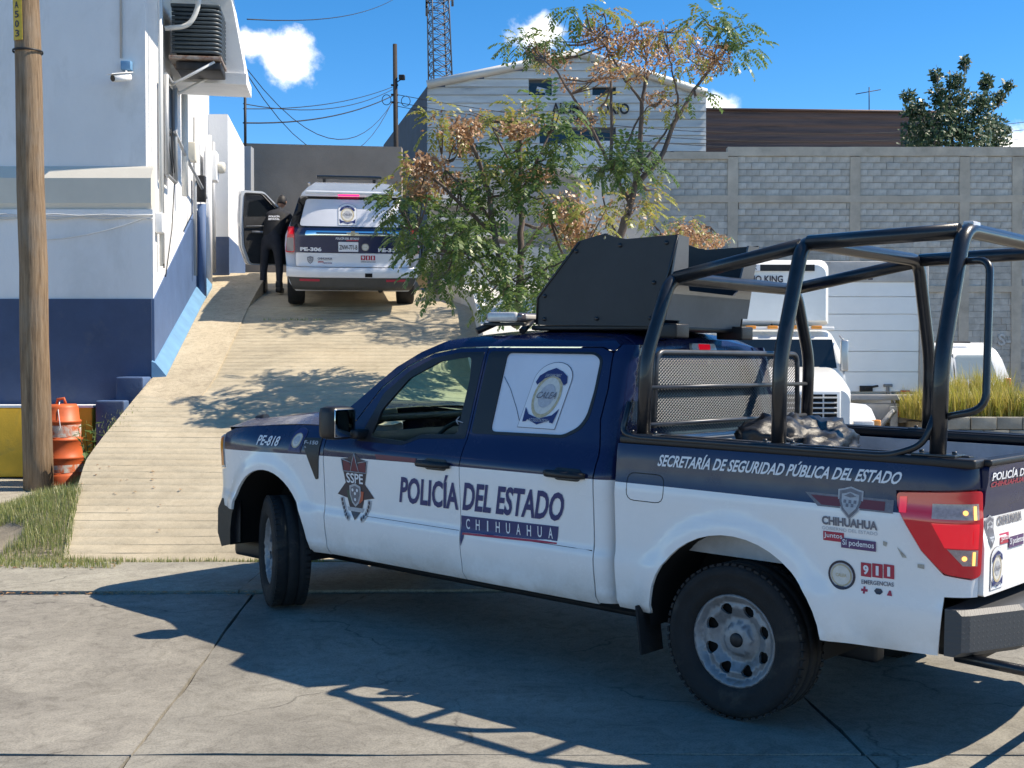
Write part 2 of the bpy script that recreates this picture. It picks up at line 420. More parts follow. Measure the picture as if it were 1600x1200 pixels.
# footway apron between the street and the ramp
b = MB(); b.add([(-40, 9.0, -.4), (1.5, 9.0, -.4), (1.5, 10.4, -.4), (-40, 10.4, -.4)], [(0, 1, 2, 3)])
apron = struct(b.build('footway', MC['joint_dirt']))
xs = [-30, -20, -11, -7.6, -4.6, -2.05, .35, 2.6, 6]
for i in range(len(xs)-1):
    poly = [(xs[i]+.006, 9.07+.02*xs[i] if xs[i] > -8 else 9.0), (xs[i+1]-.006, 9.07+.02*xs[i+1] if xs[i+1] > -8 else 9.0), (xs[i+1]-.006, 10.26), (xs[i]+.006, 10.26)]
    slab('apron_slab', wob(poly, .016, .2, i+40), lambda y: lerp(.062, .066, (y-9)/1.3), MC['apron_concrete'], apron, .12, .4, .005, i+40)
# left footway rising towards the building, beyond the verge
def foot_z(y): return .05+.048*(y-10.3)
pl = [(-40, 10.3), (-4.5, 10.3), (-4.0, 10.35), (-4.5, 12.6), (-4.65, 15.6), (-4.6, 17.5), (-40, 17.5)]
o = slab('side_footway', pl, foot_z, MC['apron_concrete'], None, .3, .5, .02, 77); struct(o)
# ---------------------------------------------------------------- ramp with scored grooves
LEFT = [(10.3, -3.85), (11.2, -4.12), (12.6, -4.46), (13.4, -4.52), (15.5, -4.62), (21.4, -5.38), (24, -5.7), (40, -7)]
RIGHT = [(10.3, 1.6), (12, .9), (13.5, .2), (14.5, -.2), (17, -.42), (18.97, -.60), (20.98, -1.22), (21.8, -1.62), (24, -1.9), (40, -2)]
b = MB()
ys = []; y = 10.3; pitch = .167
while y < 25.5:
    ys += [(y, -.0), (y+.005, -.010), (y+.012, -.010), (y+.018, 0)]
    y += pitch
ys += [(26, 0), (32, 0)]
rows_ = []; NX = 22; rg = random.Random(3)
for kk, (yy, dz) in enumerate(ys):
    l = interp(LEFT, yy); r = interp(RIGHT, yy); row = []
    wv = rg.uniform(-.006, .006)
    for i in range(NX+1):
        x = lerp(l-.02*abs(mnoise.noise(Vector((yy*.8, 0, 5)))), r, i/NX)
        ww = .05*mnoise.noise(Vector((x*.5, yy*.35, 2)))
        fade = 1 if mnoise.noise(Vector((x*.7, yy*1.3, 8))) > -.45 else .35
        row.append((x, yy+.010*mnoise.noise(Vector((x*1.3, int(kk/4)*3.1, 1))), ramp_z(yy)+dz*fade+ww*.25+(.004 if dz == 0 and kk % 4 == 3 else 0)*rg.uniform(.1, .6)))
    rows_.append(row)
V = [p for r_ in rows_ for p in r_]; n1 = NX+1
b.add(V, [(j*n1+i, j*n1+i+1, (j+1)*n1+i+1, (j+1)*n1+i) for j in range(len(rows_)-1) for i in range(NX)], 0, True)
ed = [r_[0] for r_ in rows_]; nn = len(ed); b.add(ed+[(x, y, -.4) for x, y, z in ed], [(i, i+1, nn+i+1, nn+i) for i in range(nn-1)])
rp = struct(b.build('ramp', MC['ramp_concrete'], sharp=50))
# grassy bank between the footway and the ramp edge
def bank_z(x, y):
    l = interp(LEFT, max(10.3, y)); t = smooth(l-1.1, l-.06, x); return lerp(foot_z(y)+.0, max(foot_z(y), ramp_z(y)-.03), t*(1-smooth(11.6, 12.9, y)))
b = MB(); NBX, NBY = 14, 22
V = [(interp(LEFT, max(10.3, yy))-1.3+1.31*i/NBX, yy, bank_z(interp(LEFT, max(10.3, yy))-1.3+1.31*i/NBX, yy)+.012) for yy in [lerp(10.27, 13.3, j/NBY) for j in range(NBY+1)] for i in range(NBX+1)]
b.add(V, [(j*(NBX+1)+i, j*(NBX+1)+i+1, (j+1)*(NBX+1)+i+1, (j+1)*(NBX+1)+i) for j in range(NBY) for i in range(NBX)], 0, True)
struct(b.build('bank', MC['earth']))
# smoother concrete strip beside the building wall, with its long joint
b = MB(); row = []
for j in range(24):
    yy = lerp(13.2, 22, j/23); l = interp(LEFT, yy); wd = lerp(.75, 1.0, j/23)
    row.append([(lerp(l+.02, l+wd, i/4)+.01*mnoise.noise(Vector((i, yy*3, 0))), yy, lerp(ramp_z(yy), ramp_line(yy), .75)+lerp(-.012, .022, smooth(0, 8, j))+.006*mnoise.noise(Vector((i, yy, 3)))) for i in range(5)])
V = [p for r_ in row for p in r_]
b.add(V, [(j*5+i, j*5+i+1, (j+1)*5+i+1, (j+1)*5+i) for j in range(23) for i in range(4)], 0, True)
b.add([r_[4] for r_ in row]+[(r_[4][0]+.02, r_[4][1], r_[4][2]-.5) for r_ in row], [(i, i+1, 24+i+1, 24+i) for i in range(23)])
b.add(row[0]+[(x, y, z-.04) for x, y, z in row[0]], [(i, i+1, 5+i+1, 5+i) for i in range(4)])
b.build('edge_strip', MC['strip_concrete'], rp)
# parking lot on the right, a step below the street
b = MB(); b.add([(-1, 9.2, .0), (60, 9.2, .0), (60, 11.5, -.45), (-1, 11.5, -.45), (60, 60, -.45), (-1, 60, -.45)], [(0, 1, 2, 3), (3, 2, 4, 5)])
struct(b.build('parking_lot', M('lot_dirt', (.26, .225, .17), .95, var=.35, vs=1.5, bump=.5, bs=25)))
# ================================================================ the police pickup
NAVY = (.010, .017, .062); WHITE = (.82, .81, .80)
def paint(name, zc=1.134, k=.0045, x0=.6, top=NAVY, bot=WHITE, axis_top=None):
    m, N, L, B = nodes(name)
    tc = N.new('ShaderNodeTexCoord'); sp = N.new('ShaderNodeSeparateXYZ'); L.new(tc.outputs['Object'], sp.inputs[0])
    def mt(op, a, b):
        n = N.new('ShaderNodeMath'); n.operation = op
        for i, q in enumerate((a, b)):
            if isinstance(q, (int, float)): n.inputs[i].default_value = q
            else: L.new(q, n.inputs[i])
        return n.outputs[0]
    dx = mt('SUBTRACT', sp.outputs[0], x0); zb = mt('ADD', mt('MULTIPLY', mt('MULTIPLY', dx, dx), k), sp.outputs[2])
    f = mt('GREATER_THAN', zb, zc)
    dirt = ramp(N, L, noise(N, L, 3.5, 7, .7), [(.38, (0, 0, 0)), (.68, (1, 1, 1))])
    low = N.new('ShaderNodeMapRange'); low.inputs[1].default_value = .66; low.inputs[2].default_value = .40; L.new(sp.outputs[2], low.inputs[0])
    dw = mt('ADD', mt('MULTIPLY', dirt, .07), mt('MULTIPLY', mt('MULTIPLY', dirt, low.outputs[0]), .6))
    wc = mixc(N, L, dw, bot, (.36, .30, .23))
    L.new(mixc(N, L, f, wc, top), B.inputs['Base Color'])
    rr = N.new('ShaderNodeMapRange'); rr.inputs[3].default_value = .16; rr.inputs[4].default_value = .34; L.new(dirt, rr.inputs[0]); L.new(rr.outputs[0], B.inputs['Roughness'])
    B.inputs['Specular IOR Level'].default_value = .32; B.inputs['Coat Weight'].default_value = .22; B.inputs['Coat Roughness'].default_value = .03
    b = N.new('ShaderNodeBump'); b.inputs['Strength'].default_value = .05; b.inputs['Distance'].default_value = .05
    L.new(noise(N, L, 2.2, 2, .5), b.inputs['Height']); L.new(b.outputs[0], B.inputs['Normal'])
    return m
M('black_trim', (.012, .012, .014), .42, bump=.15, bs=220)
M('black_gloss', (.008, .009, .012), .12, coat=.5)
M('rubber', (.014, .014, .015), .82, var=.35, vs=9, bump=.25, bs=90, col2=(.06, .052, .042), c2s=5, c2r=(.55, .8))
M('steel_grey', (.25, .26, .275), .48, metal=.35, var=.3, vs=12, col2=(.12, .10, .08), c2s=7, c2r=(.5, .8))
M('dark_metal', (.03, .03, .032), .5, metal=.5, var=.4, vs=8)
M('tube_black', (.014, .016, .02), .3, var=.4, vs=14, coat=.25, bump=.08, bs=120)
M('plate_black', (.02, .022, .026), .52, var=.25, vs=4, bump=.06, bs=80)
M('glass_tint', (.55, .80, .70), .02, trans=1, ior=1.02, spec=.6)
M('glass_dark', (.012, .016, .02), .06, spec=.7)
M('mirror_glass', (.5, .53, .56), .04, metal=1)
M('film_white', (.64, .66, .72), .3, var=.06, vs=3, coat=.3)
M('interior', (.03, .032, .035), .8, var=.4, vs=10)
M('dk_blue_ink', (.018, .03, .13), .4); M('wh_ink', (.72, .73, .76), .4); M('red_ink', (.42, .03, .06), .4); M('maroon_ink', (.13, .016, .035), .4)
M('gold_ink', (.52, .43, .27), .45, var=.3, vs=60); M('cream_ink', (.62, .6, .55), .45, var=.12, vs=50); M('grey_ink', (.16, .16, .19), .4, var=.3, vs=60); M('dark_ink', (.035, .03, .045), .35); M('silver_ink', (.42, .43, .46), .4, var=.2, vs=70)
M('green_ink', (.03, .07, .055), .4); M('orange_ink', (.5, .10, .05), .4); M('purple_ink', (.10, .05, .14), .4)
M('lamp_red', (.42, .004, .016), .12, coat=.6, emit=(.9, .0, .03), es=.05); M('lamp_bright', (.55, .008, .02), .1, coat=.6, emit=(1, .01, .04), es=.22)
M('lamp_clear', (.60, .58, .56), .1, coat=.5, var=.15, vs=40); M('lamp_pale', (.42, .30, .28), .12, coat=.5, var=.3, vs=60); M('bulb', (.9, .55, .2), .3, emit=(1, .5, .12), es=.9); M('amber', (.75, .20, .02), .15, coat=.5)
M('hole', (.004, .004, .004), .9); M('bed_grey', (.42, .44, .47), .5, var=.25, vs=5, bump=.05)
TP = paint('truck_paint')
def bend(pts, r=.1, n=5):
    out = [Vector(pts[0])]
    for a, p, c in zip(pts, pts[1:], pts[2:]):
        a, p, c = Vector(a), Vector(p), Vector(c); u, w = (a-p), (c-p); q = min(r, u.length*.45, w.length*.45); A = p+u.normalized()*q; B = p+w.normalized()*q
        for j in range(n+1):
            t = j/n; out.append(A*(1-t)**2+p*2*t*(1-t)+B*t*t)
    return out+[Vector(pts[-1])]

class Plan:
    def __init__(s, ctl, xref):
        pts = []
        for i in range(len(ctl)-1):
            p0 = Vector(ctl[max(i-1, 0)]); p1 = Vector(ctl[i]); p2 = Vector(ctl[i+1]); p3 = Vector(ctl[min(i+2, len(ctl)-1)])
            for j in range(8):
                t = j/8
                pts.append(.5*((2*p1)+(p2-p0)*t+(2*p0-5*p1+4*p2-p3)*t*t+(3*p1-p0-3*p2+p3)*t**3))
        pts.append(Vector(ctl[-1])); s.p = pts; s.s = [0.]
        for a, b in zip(pts, pts[1:]): s.s.append(s.s[-1]-(b-a).length)
        k = min(range(len(pts)), key=lambda i: abs(pts[i].x-xref)); o = xref-s.s[k]-(xref-pts[k].x)
        s.s = [q+o for q in s.s]
    def at(s, q):
        import bisect
        ss = s.s; lo, hi = 0, len(ss)-1
        while hi-lo > 1:
            m = (lo+hi)//2
            if ss[m] > q: lo = m
            else: hi = m
        t = (q-ss[lo])/(ss[hi]-ss[lo]); return s.p[lo].lerp(s.p[hi], t)
    def pn(s, q):
        p = s.at(q); d = s.at(q+.012)-s.at(q-.012); d.normalize()
        return p, Vector((-d.y, d.x))
    def s_at_y(s, y, rear=True):
        idx = range(len(s.p)-1, 0, -1) if rear else range(len(s.p)-1)
        for i in idx:
            a, b = (s.p[i], s.p[i-1]) if rear else (s.p[i], s.p[i+1])
            if (a.y-y)*(b.y-y) <= 0 and a.y != b.y:
                t = (y-a.y)/(b.y-a.y); j = i-1 if rear else i+1
                return lerp(s.s[i], s.s[j], t)
PB = Plan([(4.66, 0), (4.655, .4), (4.61, .68), (4.55, .80), (4.43, .90), (4.25, .962), (4.0, .993), (3.7, 1), (3, 1), (2, 1), (1, 1), (0, 1), (-.5, 1), (-.95, 1), (-1.08, .986), (-1.16, .945), (-1.196, .885), (-1.203, .8), (-1.207, .4), (-1.21, 0)], 2)
PC = Plan([(4.5, 1), (3, 1), (2, 1), (1.2, 1), (.92, 1), (.82, .988), (.758, .94), (.735, .865), (.733, .6), (.73, 0)], 2)
LOW = [(.40, .885), (.43, .915), (.47, .952), (.50, .969), (.525, .966), (.60, .981), (.68, .992), (.725, .993), (.745, .986), (.76, .981), (.85, .985), (1.0, .996), (1.08, 1.003)]
PROFC = LOW+[(1.13, 1.004), (1.165, 1.002), (1.185, .990), (1.23, .972), (1.27, .947), (1.30, .930), (1.80, .775), (1.87, .735), (1.91, .69), (1.935, .60), (1.95, .5)]
PROFB = LOW+[(1.12, 1.0), (1.16, .992), (1.19, .990), (1.30, .984), (1.36, .972)]
PROFF = LOW+[(1.13, 1.002), (1.19, .99), (1.24, .965), (1.30, .93), (1.33, .90)]
def sm_interp(tab, x, w=.012): return (interp(tab, x-w)+2*interp(tab, x)+interp(tab, x+w))/4
ARCHES = [(3.76, .45, .455, .515), (0., .45, .49, .475)]
def surf(plan, prof, sgn, kb=.35, flare=True):
    def fn(a, b, off=0.):
        p, n = plan.pn(a); w = 1-sm_interp(prof, b)
        if flare and b > .35:
            for cx, zc, rx, rz in ARCHES:
                r = hypot((a-cx)/rx, (b-zc)/rz)-1
                if r < .5: w -= .026*(1-smooth(.02, .30, r))*smooth(.3, .5, b)
        if plan is PC:
            an = min(1, abs(n.y)); q = Vector((p.x+kb*w*(1-an), p.y-w))+n*off; return Vector((q.x, sgn*q.y, b))
        k = kb+(1-kb)*abs(n.y)
        q = p-n*(w*k-off); return Vector((q.x, sgn*q.y, b))
    return fn
def arch(i, a0, a1, n=22):
    cx, zc, rx, rz = ARCHES[i]
    return [(cx+rx*cos(radians(lerp(a0, a1, j/(n-1)))), zc+rz*sin(radians(lerp(a0, a1, j/(n-1))))) for j in range(n)]
TRK = thing('police_pickup', 'navy and white police pickup truck with roll cage turning in the foreground', 'pickup truck', (1.732, 6.725, 0), 0)
TRK.rotation_mode = 'QUATERNION'
TRK.rotation_quaternion = (Matrix.Rotation(.846+pi/2, 3, 'Z') @ Matrix.Rotation(-.014, 3, 'Y') @ Matrix.Rotation(.006, 3, 'X')).to_quaternion()
SG = PB.s_at_y(.885)          # tailgate seam along the plan curve
def build_side(sg):
    fB = surf(PB, PROFB, sg); fC = surf(PC, PROFC, sg); fF = surf(PB, PROFF, sg)
    nm = TRK
    fe = panel('front_fender', TP, nm, fF, [(3.135, .435), (3.135, 1.302), (3.5, 1.29), (3.95, 1.262), (4.2, 1.232), (4.335, 1.19), (4.335, .93), (4.56, .90), (4.56, .66), (4.215, .645)]+arch(0, 22, 179)+[(3.31, .435)], sp=.045)
    fd_o = [(1.873, .44), (3.125, .44), (3.125, 1.302), (2.90, 1.345), (2.73, 1.565), (2.53, 1.71), (2.32, 1.80), (2.10, 1.835), (1.873, 1.842)]
    blk1 = rounded([(2.835, 1.225), (2.70, 1.535), (2.512, 1.682), (2.31, 1.772), (2.10, 1.81), (1.889, 1.818), (1.889, 1.29), (2.27, 1.27), (2.40, 1.222)], .02)
    gl1 = rounded([(2.72, 1.255), (2.68, 1.43), (2.49, 1.64), (2.247, 1.752), (1.99, 1.785), (1.962, 1.655), (1.965, 1.312), (2.27, 1.296), (2.385, 1.245)], .03)
    fd = panel('front_door', TP, nm, fC, fd_o, [blk1], sp=.05)
    bk = panel('window_surround', MC['black_trim'], fd, fC, blk1, [gl1], sp=.05, off=.002, rim=.02)
    g1 = panel('window_glass', MC['glass_tint'], fd, fC, gl1, sp=.08, off=-.012, rim=0)
    rd_o = [(.866, .44), (1.866, .44), (1.866, 1.842), (1.0, 1.848), (.918, 1.82), (.902, 1.62), (.912, 1.45), (.866, 1.25)]
    blk2 = rounded([(1.85, 1.325), (1.85, 1.82), (1.04, 1.826), (.972, 1.79), (.972, 1.60), (.985, 1.46), (1.03, 1.39), (1.14, 1.338)], .03)
    gl2 = rounded([(1.70, 1.345), (1.70, 1.812), (1.043, 1.812), (.99, 1.782), (.99, 1.609), (1.006, 1.47), (1.047, 1.405), (1.147, 1.355)], .035)
    rd = panel('rear_door', TP, nm, fC, rd_o, [blk2], sp=.05)
    panel('window_surround', MC['black_trim'], rd, fC, blk2, [gl2], sp=.05, off=.002)
    panel('window_glass', MC['film_white'], rd, fC, gl2, sp=.06, off=-.006, rim=0)
    cf_in = [(3.118, 1.31), (2.905, 1.353), (2.737, 1.572), (2.537, 1.717), (2.325, 1.807), (2.10, 1.842), (1.87, 1.849), (.998, 1.855), (.915, 1.83)]
    cf_out = [(.885, 1.865), (.967, 1.905), (1.296, 1.925), (1.966, 1.915), (2.254, 1.882), (2.438, 1.81), (2.639, 1.707), (2.785, 1.597), (2.932, 1.482), (3.03, 1.41), (3.17, 1.335)]
    panel('roof_rail', TP, nm, fC, cf_in+cf_out, sp=.04, rim=.01)
    s1 = PC.s_at_y(.85)
    panel('cab_corner', TP, nm, fC, [(.857, .45), (.857, 1.25), (.903, 1.45), (.893, 1.62), (.909, 1.825), (.87, 1.868), (s1, 1.868), (s1, 1.2), (s1, .9), (s1, .45)], sp=.035)
    lt = [(-.855, 1.216), (-.862, 1.15), (-.975, .97), (-1.075, .874), (-1.2, .858), (SG+.006, .872), (SG+.006, 1.244)]
    bs = panel('bed_side', TP, nm, fB, [(.715, .45), (.715, 1.34), (SG+.006, 1.345), (SG+.006, 1.252), (-.847, 1.224), (-.855, 1.148), (-.970, .965), (-1.072, .866), (-1.2, .85), (SG+.006, .862), (SG+.006, .775), (-1.075, .77), (-1.05, .505), (-.53, .484), ]+arch(1, 176, 2)+[(.5, .45)], sp=.045)
    # recessed wheel liners
    for cx, zc, rx, rz in ARCHES:
        b = MB(); pr = []
        for j in range(17):
            an = radians(lerp(-8, 188, j/16)); pr.append((cx+(rx+.012)*cos(an), zc+(rz+.012)*sin(an)))
        secs = [[Vector((x, sg*(.975-.012), z)) for x, z in pr], [Vector((x, sg*.55, z)) for x, z in pr]]
        b.loft(secs, cap=False, closed=False); b.prism(pr+[(cx, .3)], .55, .553, lambda a, q, hh: (a, sg*hh, q))
        b.build('wheel_liner', MC['hole'], nm)
    # taillight
    tl = panel('tail_lamp', MC['lamp_red'], nm, fB, rounded(lt, .02), sp=.035, off=.012, rim=.03)
    e = SG+.03
    panel('lamp_lens', MC['lamp_pale'], tl, fB, [(-1.02, 1.115), (-1.02, 1.18), (e, 1.188), (e, 1.118)], sp=.03, off=.014, rim=0)
    panel('lamp_lens', MC['lamp_bright'], tl, fB, [(-1.075, .99), (-1.02, 1.095), (e, 1.10), (e, .99)], sp=.03, off=.014, rim=0)
    panel('lamp_lens', MC['lamp_pale'], tl, fB, [(-1.15, .915), (-1.085, .985), (e, .985), (e, .915)], sp=.03, off=.014, rim=0)
    panel('lamp_lens', MC['lamp_bright'], tl, fB, [(-.872, 1.13), (-.872, 1.20), (-.905, 1.203), (-.905, 1.13)], sp=.03, off=.014, rim=0)
    for zz in (1.148, 1.04, .948):
        panel('bulb', MC['bulb'] if zz != 1.04 else MC['lamp_bright'], tl, fB, circ(-1.155, zz, .011, None, 10), sp=.02, off=.0165, rim=0)
        panel('bulb', MC['bulb'] if zz != 1.04 else MC['lamp_bright'], tl, fB, [(-1.188, zz-.03), (-1.188, zz+.03), (-1.2, zz+.03), (-1.2, zz-.03)], sp=.03, off=.0165, rim=0)
    # door handles
    for par, x0, x1, z in ((fd, 1.945, 2.225, 1.126), (rd, .915, 1.195, 1.146)):
        b = MB(); fc = fC
        pts = [fc(x0, z, .004), fc(x0+.03, z, .032), fc((x0+x1)/2, z, .040), fc(x1-.03, z, .032), fc(x1, z, .004)]
        b.tube(pts, [.016, .021, .022, .021, .016], 8); 
        h = b.build('door_handle', MC['black_trim'], par)
        panel('handle_recess', MC['black_trim'], par, fc, rounded([(x0+.03, z-.035), (x1-.06, z-.035), (x1-.06, z+.035), (x0+.03, z+.035)], .03), sp=.03, off=.002, rim=0)
    # dark line drawn along the doors as the shade of their lower crease
    for par, f_, x0, x1 in ((fd, fC, 1.88, 2.75), (rd, fC, .872, 1.86)):
        b = MB(); b.tube([f_(lerp(x0, x1, t/8), .742, -.002) for t in range(9)], .0035, 5); b.build('crease_line', MC['hole'], par)
    # headlight
    hl = panel('headlight', MC['lamp_clear'], nm, surf(PB, PROFF, sg), rounded([(4.342, .935), (4.342, 1.185), (4.42, 1.16), (4.80, 1.13), (4.84, .95), (4.56, .91)], .02), sp=.05, off=.004)
    panel('side_marker', MC['amber'], hl, surf(PB, PROFF, sg), [(4.35, .95), (4.35, 1.165), (4.42, 1.14), (4.44, .94)], sp=.05, off=.007, rim=0)
    return fB, fC, fF, fd, rd, bs, fe
fB, fC, fF, FD, RD, BS, FE = build_side(1)
build_side(-1)
# vent with badge, fuel flap, cracks between the cab and the bed
vent = panel('fender_vent', MC['black_trim'], FE, fF, rounded([(3.345, 1.215), (3.165, 1.222), (3.19, .945), (3.215, .94), (3.30, 1.10), (3.335, 1.15)], .012), sp=.04, off=.006, rim=.01)
decal_text('badge_lettering', 'F-150', MC['silver_ink'], vent, fF, [(3.335, 1.172), (3.19, 1.176), (3.19, 1.202), (3.335, 1.198)], off=.009, bold=.03)
decal_text('badge_lettering', 'XL', MC['silver_ink'], vent, fF, [(3.33, 1.148), (3.305, 1.148), (3.305, 1.16), (3.33, 1.16)], off=.009, bold=.02)
fl = rounded([(.638, 1.045), (.638, 1.19), (.404, 1.19), (.404, 1.045)], .05)
b = MB(); b.tube([fB(x, z, -.001) for x, z in fl], .0028, 5, closed=True); b.build('fuel_flap_seam', MC['hole'], BS)
def grid_surf(name, mat, parent, fn, nu, nv, sharp=None):
    b = MB(); vs = [fn(i/nu, j/nv) for j in range(nv+1) for i in range(nu+1)]
    b.add(vs, [(j*(nu+1)+i, j*(nu+1)+i+1, (j+1)*(nu+1)+i+1, (j+1)*(nu+1)+i) for j in range(nv) for i in range(nu)], 0, True)
    return b.build(name, mat, parent, fix=False)
# roof
RC = [(2.254, 1.882), (2.10, 1.902), (1.966, 1.915), (1.6, 1.923), (1.296, 1.925), (1.1, 1.917), (.967, 1.905), (.885, 1.866), (.845, 1.80)]
def roofpt(u, v):
    k = u*(len(RC)-1); i = min(int(k), len(RC)-2); t = k-i; s_, z_ = lerp(RC[i][0], RC[i+1][0], t), lerp(RC[i][1], RC[i+1][1], t)
    Lp = fC(s_, z_, -.004); q = 2*v-1; c = 1-abs(q)**2.6
    back = smooth(.78, 1, u)
    return Vector((Lp.x-.05*c*back+.07*c*(1-smooth(0, .12, u)), -q*Lp.y, Lp.z+.045*c*(1-back*.6)))
grid_surf('roof', TP, TRK, roofpt, 32, 28)
AP = [(3.17, 1.335), (3.03, 1.41), (2.932, 1.482), (2.785, 1.597), (2.639, 1.707), (2.438, 1.81), (2.254, 1.882)]
def wspt(u, v):
    k = u*(len(AP)-1); i = min(int(k), len(AP)-2); t = k-i
    Lp = fC(lerp(AP[i][0], AP[i+1][0], t), lerp(AP[i][1], AP[i+1][1], t), -.012); q = 2*v-1; c = 1-abs(q)**2.2
    return Vector((Lp.x+lerp(.16, .07, u)*c, -q*Lp.y, Lp.z+lerp(.0, .045, u)*c))
grid_surf('windshield', MC['glass_tint'], TRK, wspt, 12, 16)
# hood
def hoodpt(u, v):
    x = lerp(3.14, 4.50, u); q = 2*v-1
    zs = 1.302-.072*smooth(3.3, 4.5, x)-.0
    yw = fF(min(x, 4.32), zs).y-.006-max(0, x-4.32)*.9
    c = 1-abs(q)**3
    z = zs+.10*c*(1-.45*smooth(3.3, 4.45, x))-.10*smooth(4.36, 4.52, x)+.02*smooth(.62, .7, abs(q))*(1-smooth(.7, .95, abs(q)))
    return Vector((x+.10*(1-q*q)*smooth(4.2, 4.5, x), -q*yw, z))
grid_surf('hood', TP, TRK, hoodpt, 30, 36)
MB().tube([(4.28, .60, 1.285), (4.36, .62, 1.27)], .04, 10).build('hood_marker', MC['black_trim'], TRK)
b = MB(); b.rbox((3.16, 0, 1.335), (.12, 1.72, .05), .015); b.build('cowl', MC['black_trim'], TRK)
# rear wall of the cab
def backfn(a, z, off=0.):
    w = 1-sm_interp(PROFC, z); x = .735+.35*w; y = a*(.855-w)/.855
    return Vector((x-off, y, z))
rw = rounded([(-.72, 1.40), (.72, 1.40), (.70, 1.76), (-.70, 1.76)], .05)
cb = panel('cab_back', TP, TRK, backfn, [(-.852, .45), (.852, .45), (.852, 1.868), (.5, 1.905), (0, 1.915), (-.5, 1.905), (-.852, 1.868)], [rw], sp=.06)
panel('rear_window', MC['glass_dark'], cb, backfn, rw, sp=.1, off=-.006, rim=0)
bl = panel('brake_lamp', MC['lamp_clear'], cb, backfn, rounded([(-.19, 1.822), (.19, 1.822), (.19, 1.885), (-.19, 1.885)], .02), sp=.05, off=.02, rim=.02)
panel('lamp_lens', MC['lamp_bright'], bl, backfn, rounded([(-.075, 1.826), (.075, 1.826), (.095, 1.881), (-.095, 1.881)], .01), sp=.05, off=.023, rim=0)
# bed interior
b = MB()
b.box((-.24, 0, .80), (1.86, 1.62, .03))
for sg in (-1, 1): b.box((-.24, sg*.80, 1.07), (1.86, .04, .52)); b.box((0, sg*.70, .93), (.95, .19, .24))
b.box((.665, 0, 1.07), (.05, 1.64, .54))
b.build('bed_liner', MC['bed_grey'], TRK)
for sg in (-1, 1):
    b = MB(); b.rbox((-.245, sg*.895, 1.362), (1.90, .17, .042), .012); b.rbox((-.245, sg*.86, 1.385), (1.78, .06, .012), .005); b.build('rail_cap', MC['black_trim'], TRK)
b = MB(); b.rbox((.665, 0, 1.35), (.07, 1.62, .03), .01); b.build('rail_cap', M('white_paint', (.74, .75, .76), .4), TRK)
# tailgate
def tgfn(a, z, off=0.):
    x = -1.205-.012*(1-(a/.88)**2)-.012*smooth(1.23, 1.30, z)+.014*smooth(1.02, 1.06, z)*(1-smooth(1.12, 1.2, z))
    return Vector((x-off, a, z))
tg = panel('tailgate', TP, TRK, tgfn, rounded([(-.876, .775), (.876, .775), (.876, 1.35), (-.876, 1.35)], .02), sp=.05, rim=.04)
b = MB(); b.rbox((-1.19, 0, 1.365), (.075, 1.75, .03), .01); b.build('top_cap', MC['black_trim'], tg)
b = MB(); b.rbox((-1.222, 0, 1.16), (.02, .26, .06), .008); b.build('tailgate_handle', MC['black_trim'], tg)
b = MB(); b.box((-1.165, 0, 1.06), (.05, 1.72, .56)); b.build('inner_skin', MC['bed_grey'], tg)
# bumpers
b = MB(); prof = [(-1.08, .515), (-1.31, .515), (-1.345, .54), (-1.345, .70), (-1.32, .722), (-1.08, .722)]
ys = [-.985, -.95, -.64, -.3, 0, .3, .64, .95, .985]; dx = [.19, .165, .04, .0, -.01, .0, .04, .165, .19]
b.loft([[Vector((x+(d if x < -1.2 else 0), y, z)) for x, z in prof] for y, d in zip(ys, dx)], smooth=False)
m_tread, N_, L_, B_ = nodes('tread_plate'); B_.inputs['Base Color'].default_value = (.05, .054, .06, 1); B_.inputs['Roughness'].default_value = .5
w1 = N_.new('ShaderNodeTexBrick'); w1.inputs['Scale'].default_value = 14; w1.inputs['Mortar Size'].default_value = .06; tcx = N_.new('ShaderNodeTexCoord'); mpx = N_.new('ShaderNodeMapping'); mpx.inputs['Rotation'].default_value = (0, 0, .785)
sx = N_.new('ShaderNodeSeparateXYZ'); cx_ = N_.new('ShaderNodeCombineXYZ'); L_.new(tcx.outputs['Object'], sx.inputs[0]); L_.new(sx.outputs[1], cx_.inputs[0]); L_.new(sx.outputs[2], cx_.inputs[1]); L_.new(cx_.outputs[0], mpx.inputs[0]); L_.new(mpx.outputs[0], w1.inputs[0])
bp = N_.new('ShaderNodeBump'); bp.inputs['Strength'].default_value = .6; bp.inputs['Distance'].default_value = .01; L_.new(w1.outputs[1], bp.inputs['Height']); L_.new(bp.outputs[0], B_.inputs['Normal'])
rbm = b.build('rear_bumper', m_tread, TRK)
b = MB(); b.tube(bend([(-1.1, .90, .50), (-1.46, .90, .49), (-1.46, -.90, .49), (-1.1, -.90, .50)], .08), .024, 8); b.build('step_tube', MC['tube_black'], rbm)
b = MB(); secs = []
for t in range(13):
    an = lerp(-1, 1, t/12); y = an*.92; x = 4.72-.16*abs(an)**3-.12*max(0, abs(an)-.8)/.2
    secs.append([Vector((x-.28, y, .40)), Vector((x-.05, y, .34)), Vector((x, y, .44)), Vector((x, y, .62)), Vector((x-.05, y, .70)), Vector((x-.28, y, .70))])
b.loft(secs); fb = b.build('front_bumper', MC['black_trim'], TRK, sharp=40)
b = MB(); b.rbox((4.30, 0, .31), (.5, 1.4, .16), .04); b.build('valance', MC['black_trim'], fb)
b = MB(); b.rbox((4.60, 0, .93), (.06, 1.18, .44), .02)
gr = b.build('grille', MC['black_trim'], TRK)
for zz in (.80, .93, 1.06):
    MB().rbox((4.645, 0, zz), (.03, 1.1, .05), .01).build('grille_bar', MC['steel_grey'], gr)
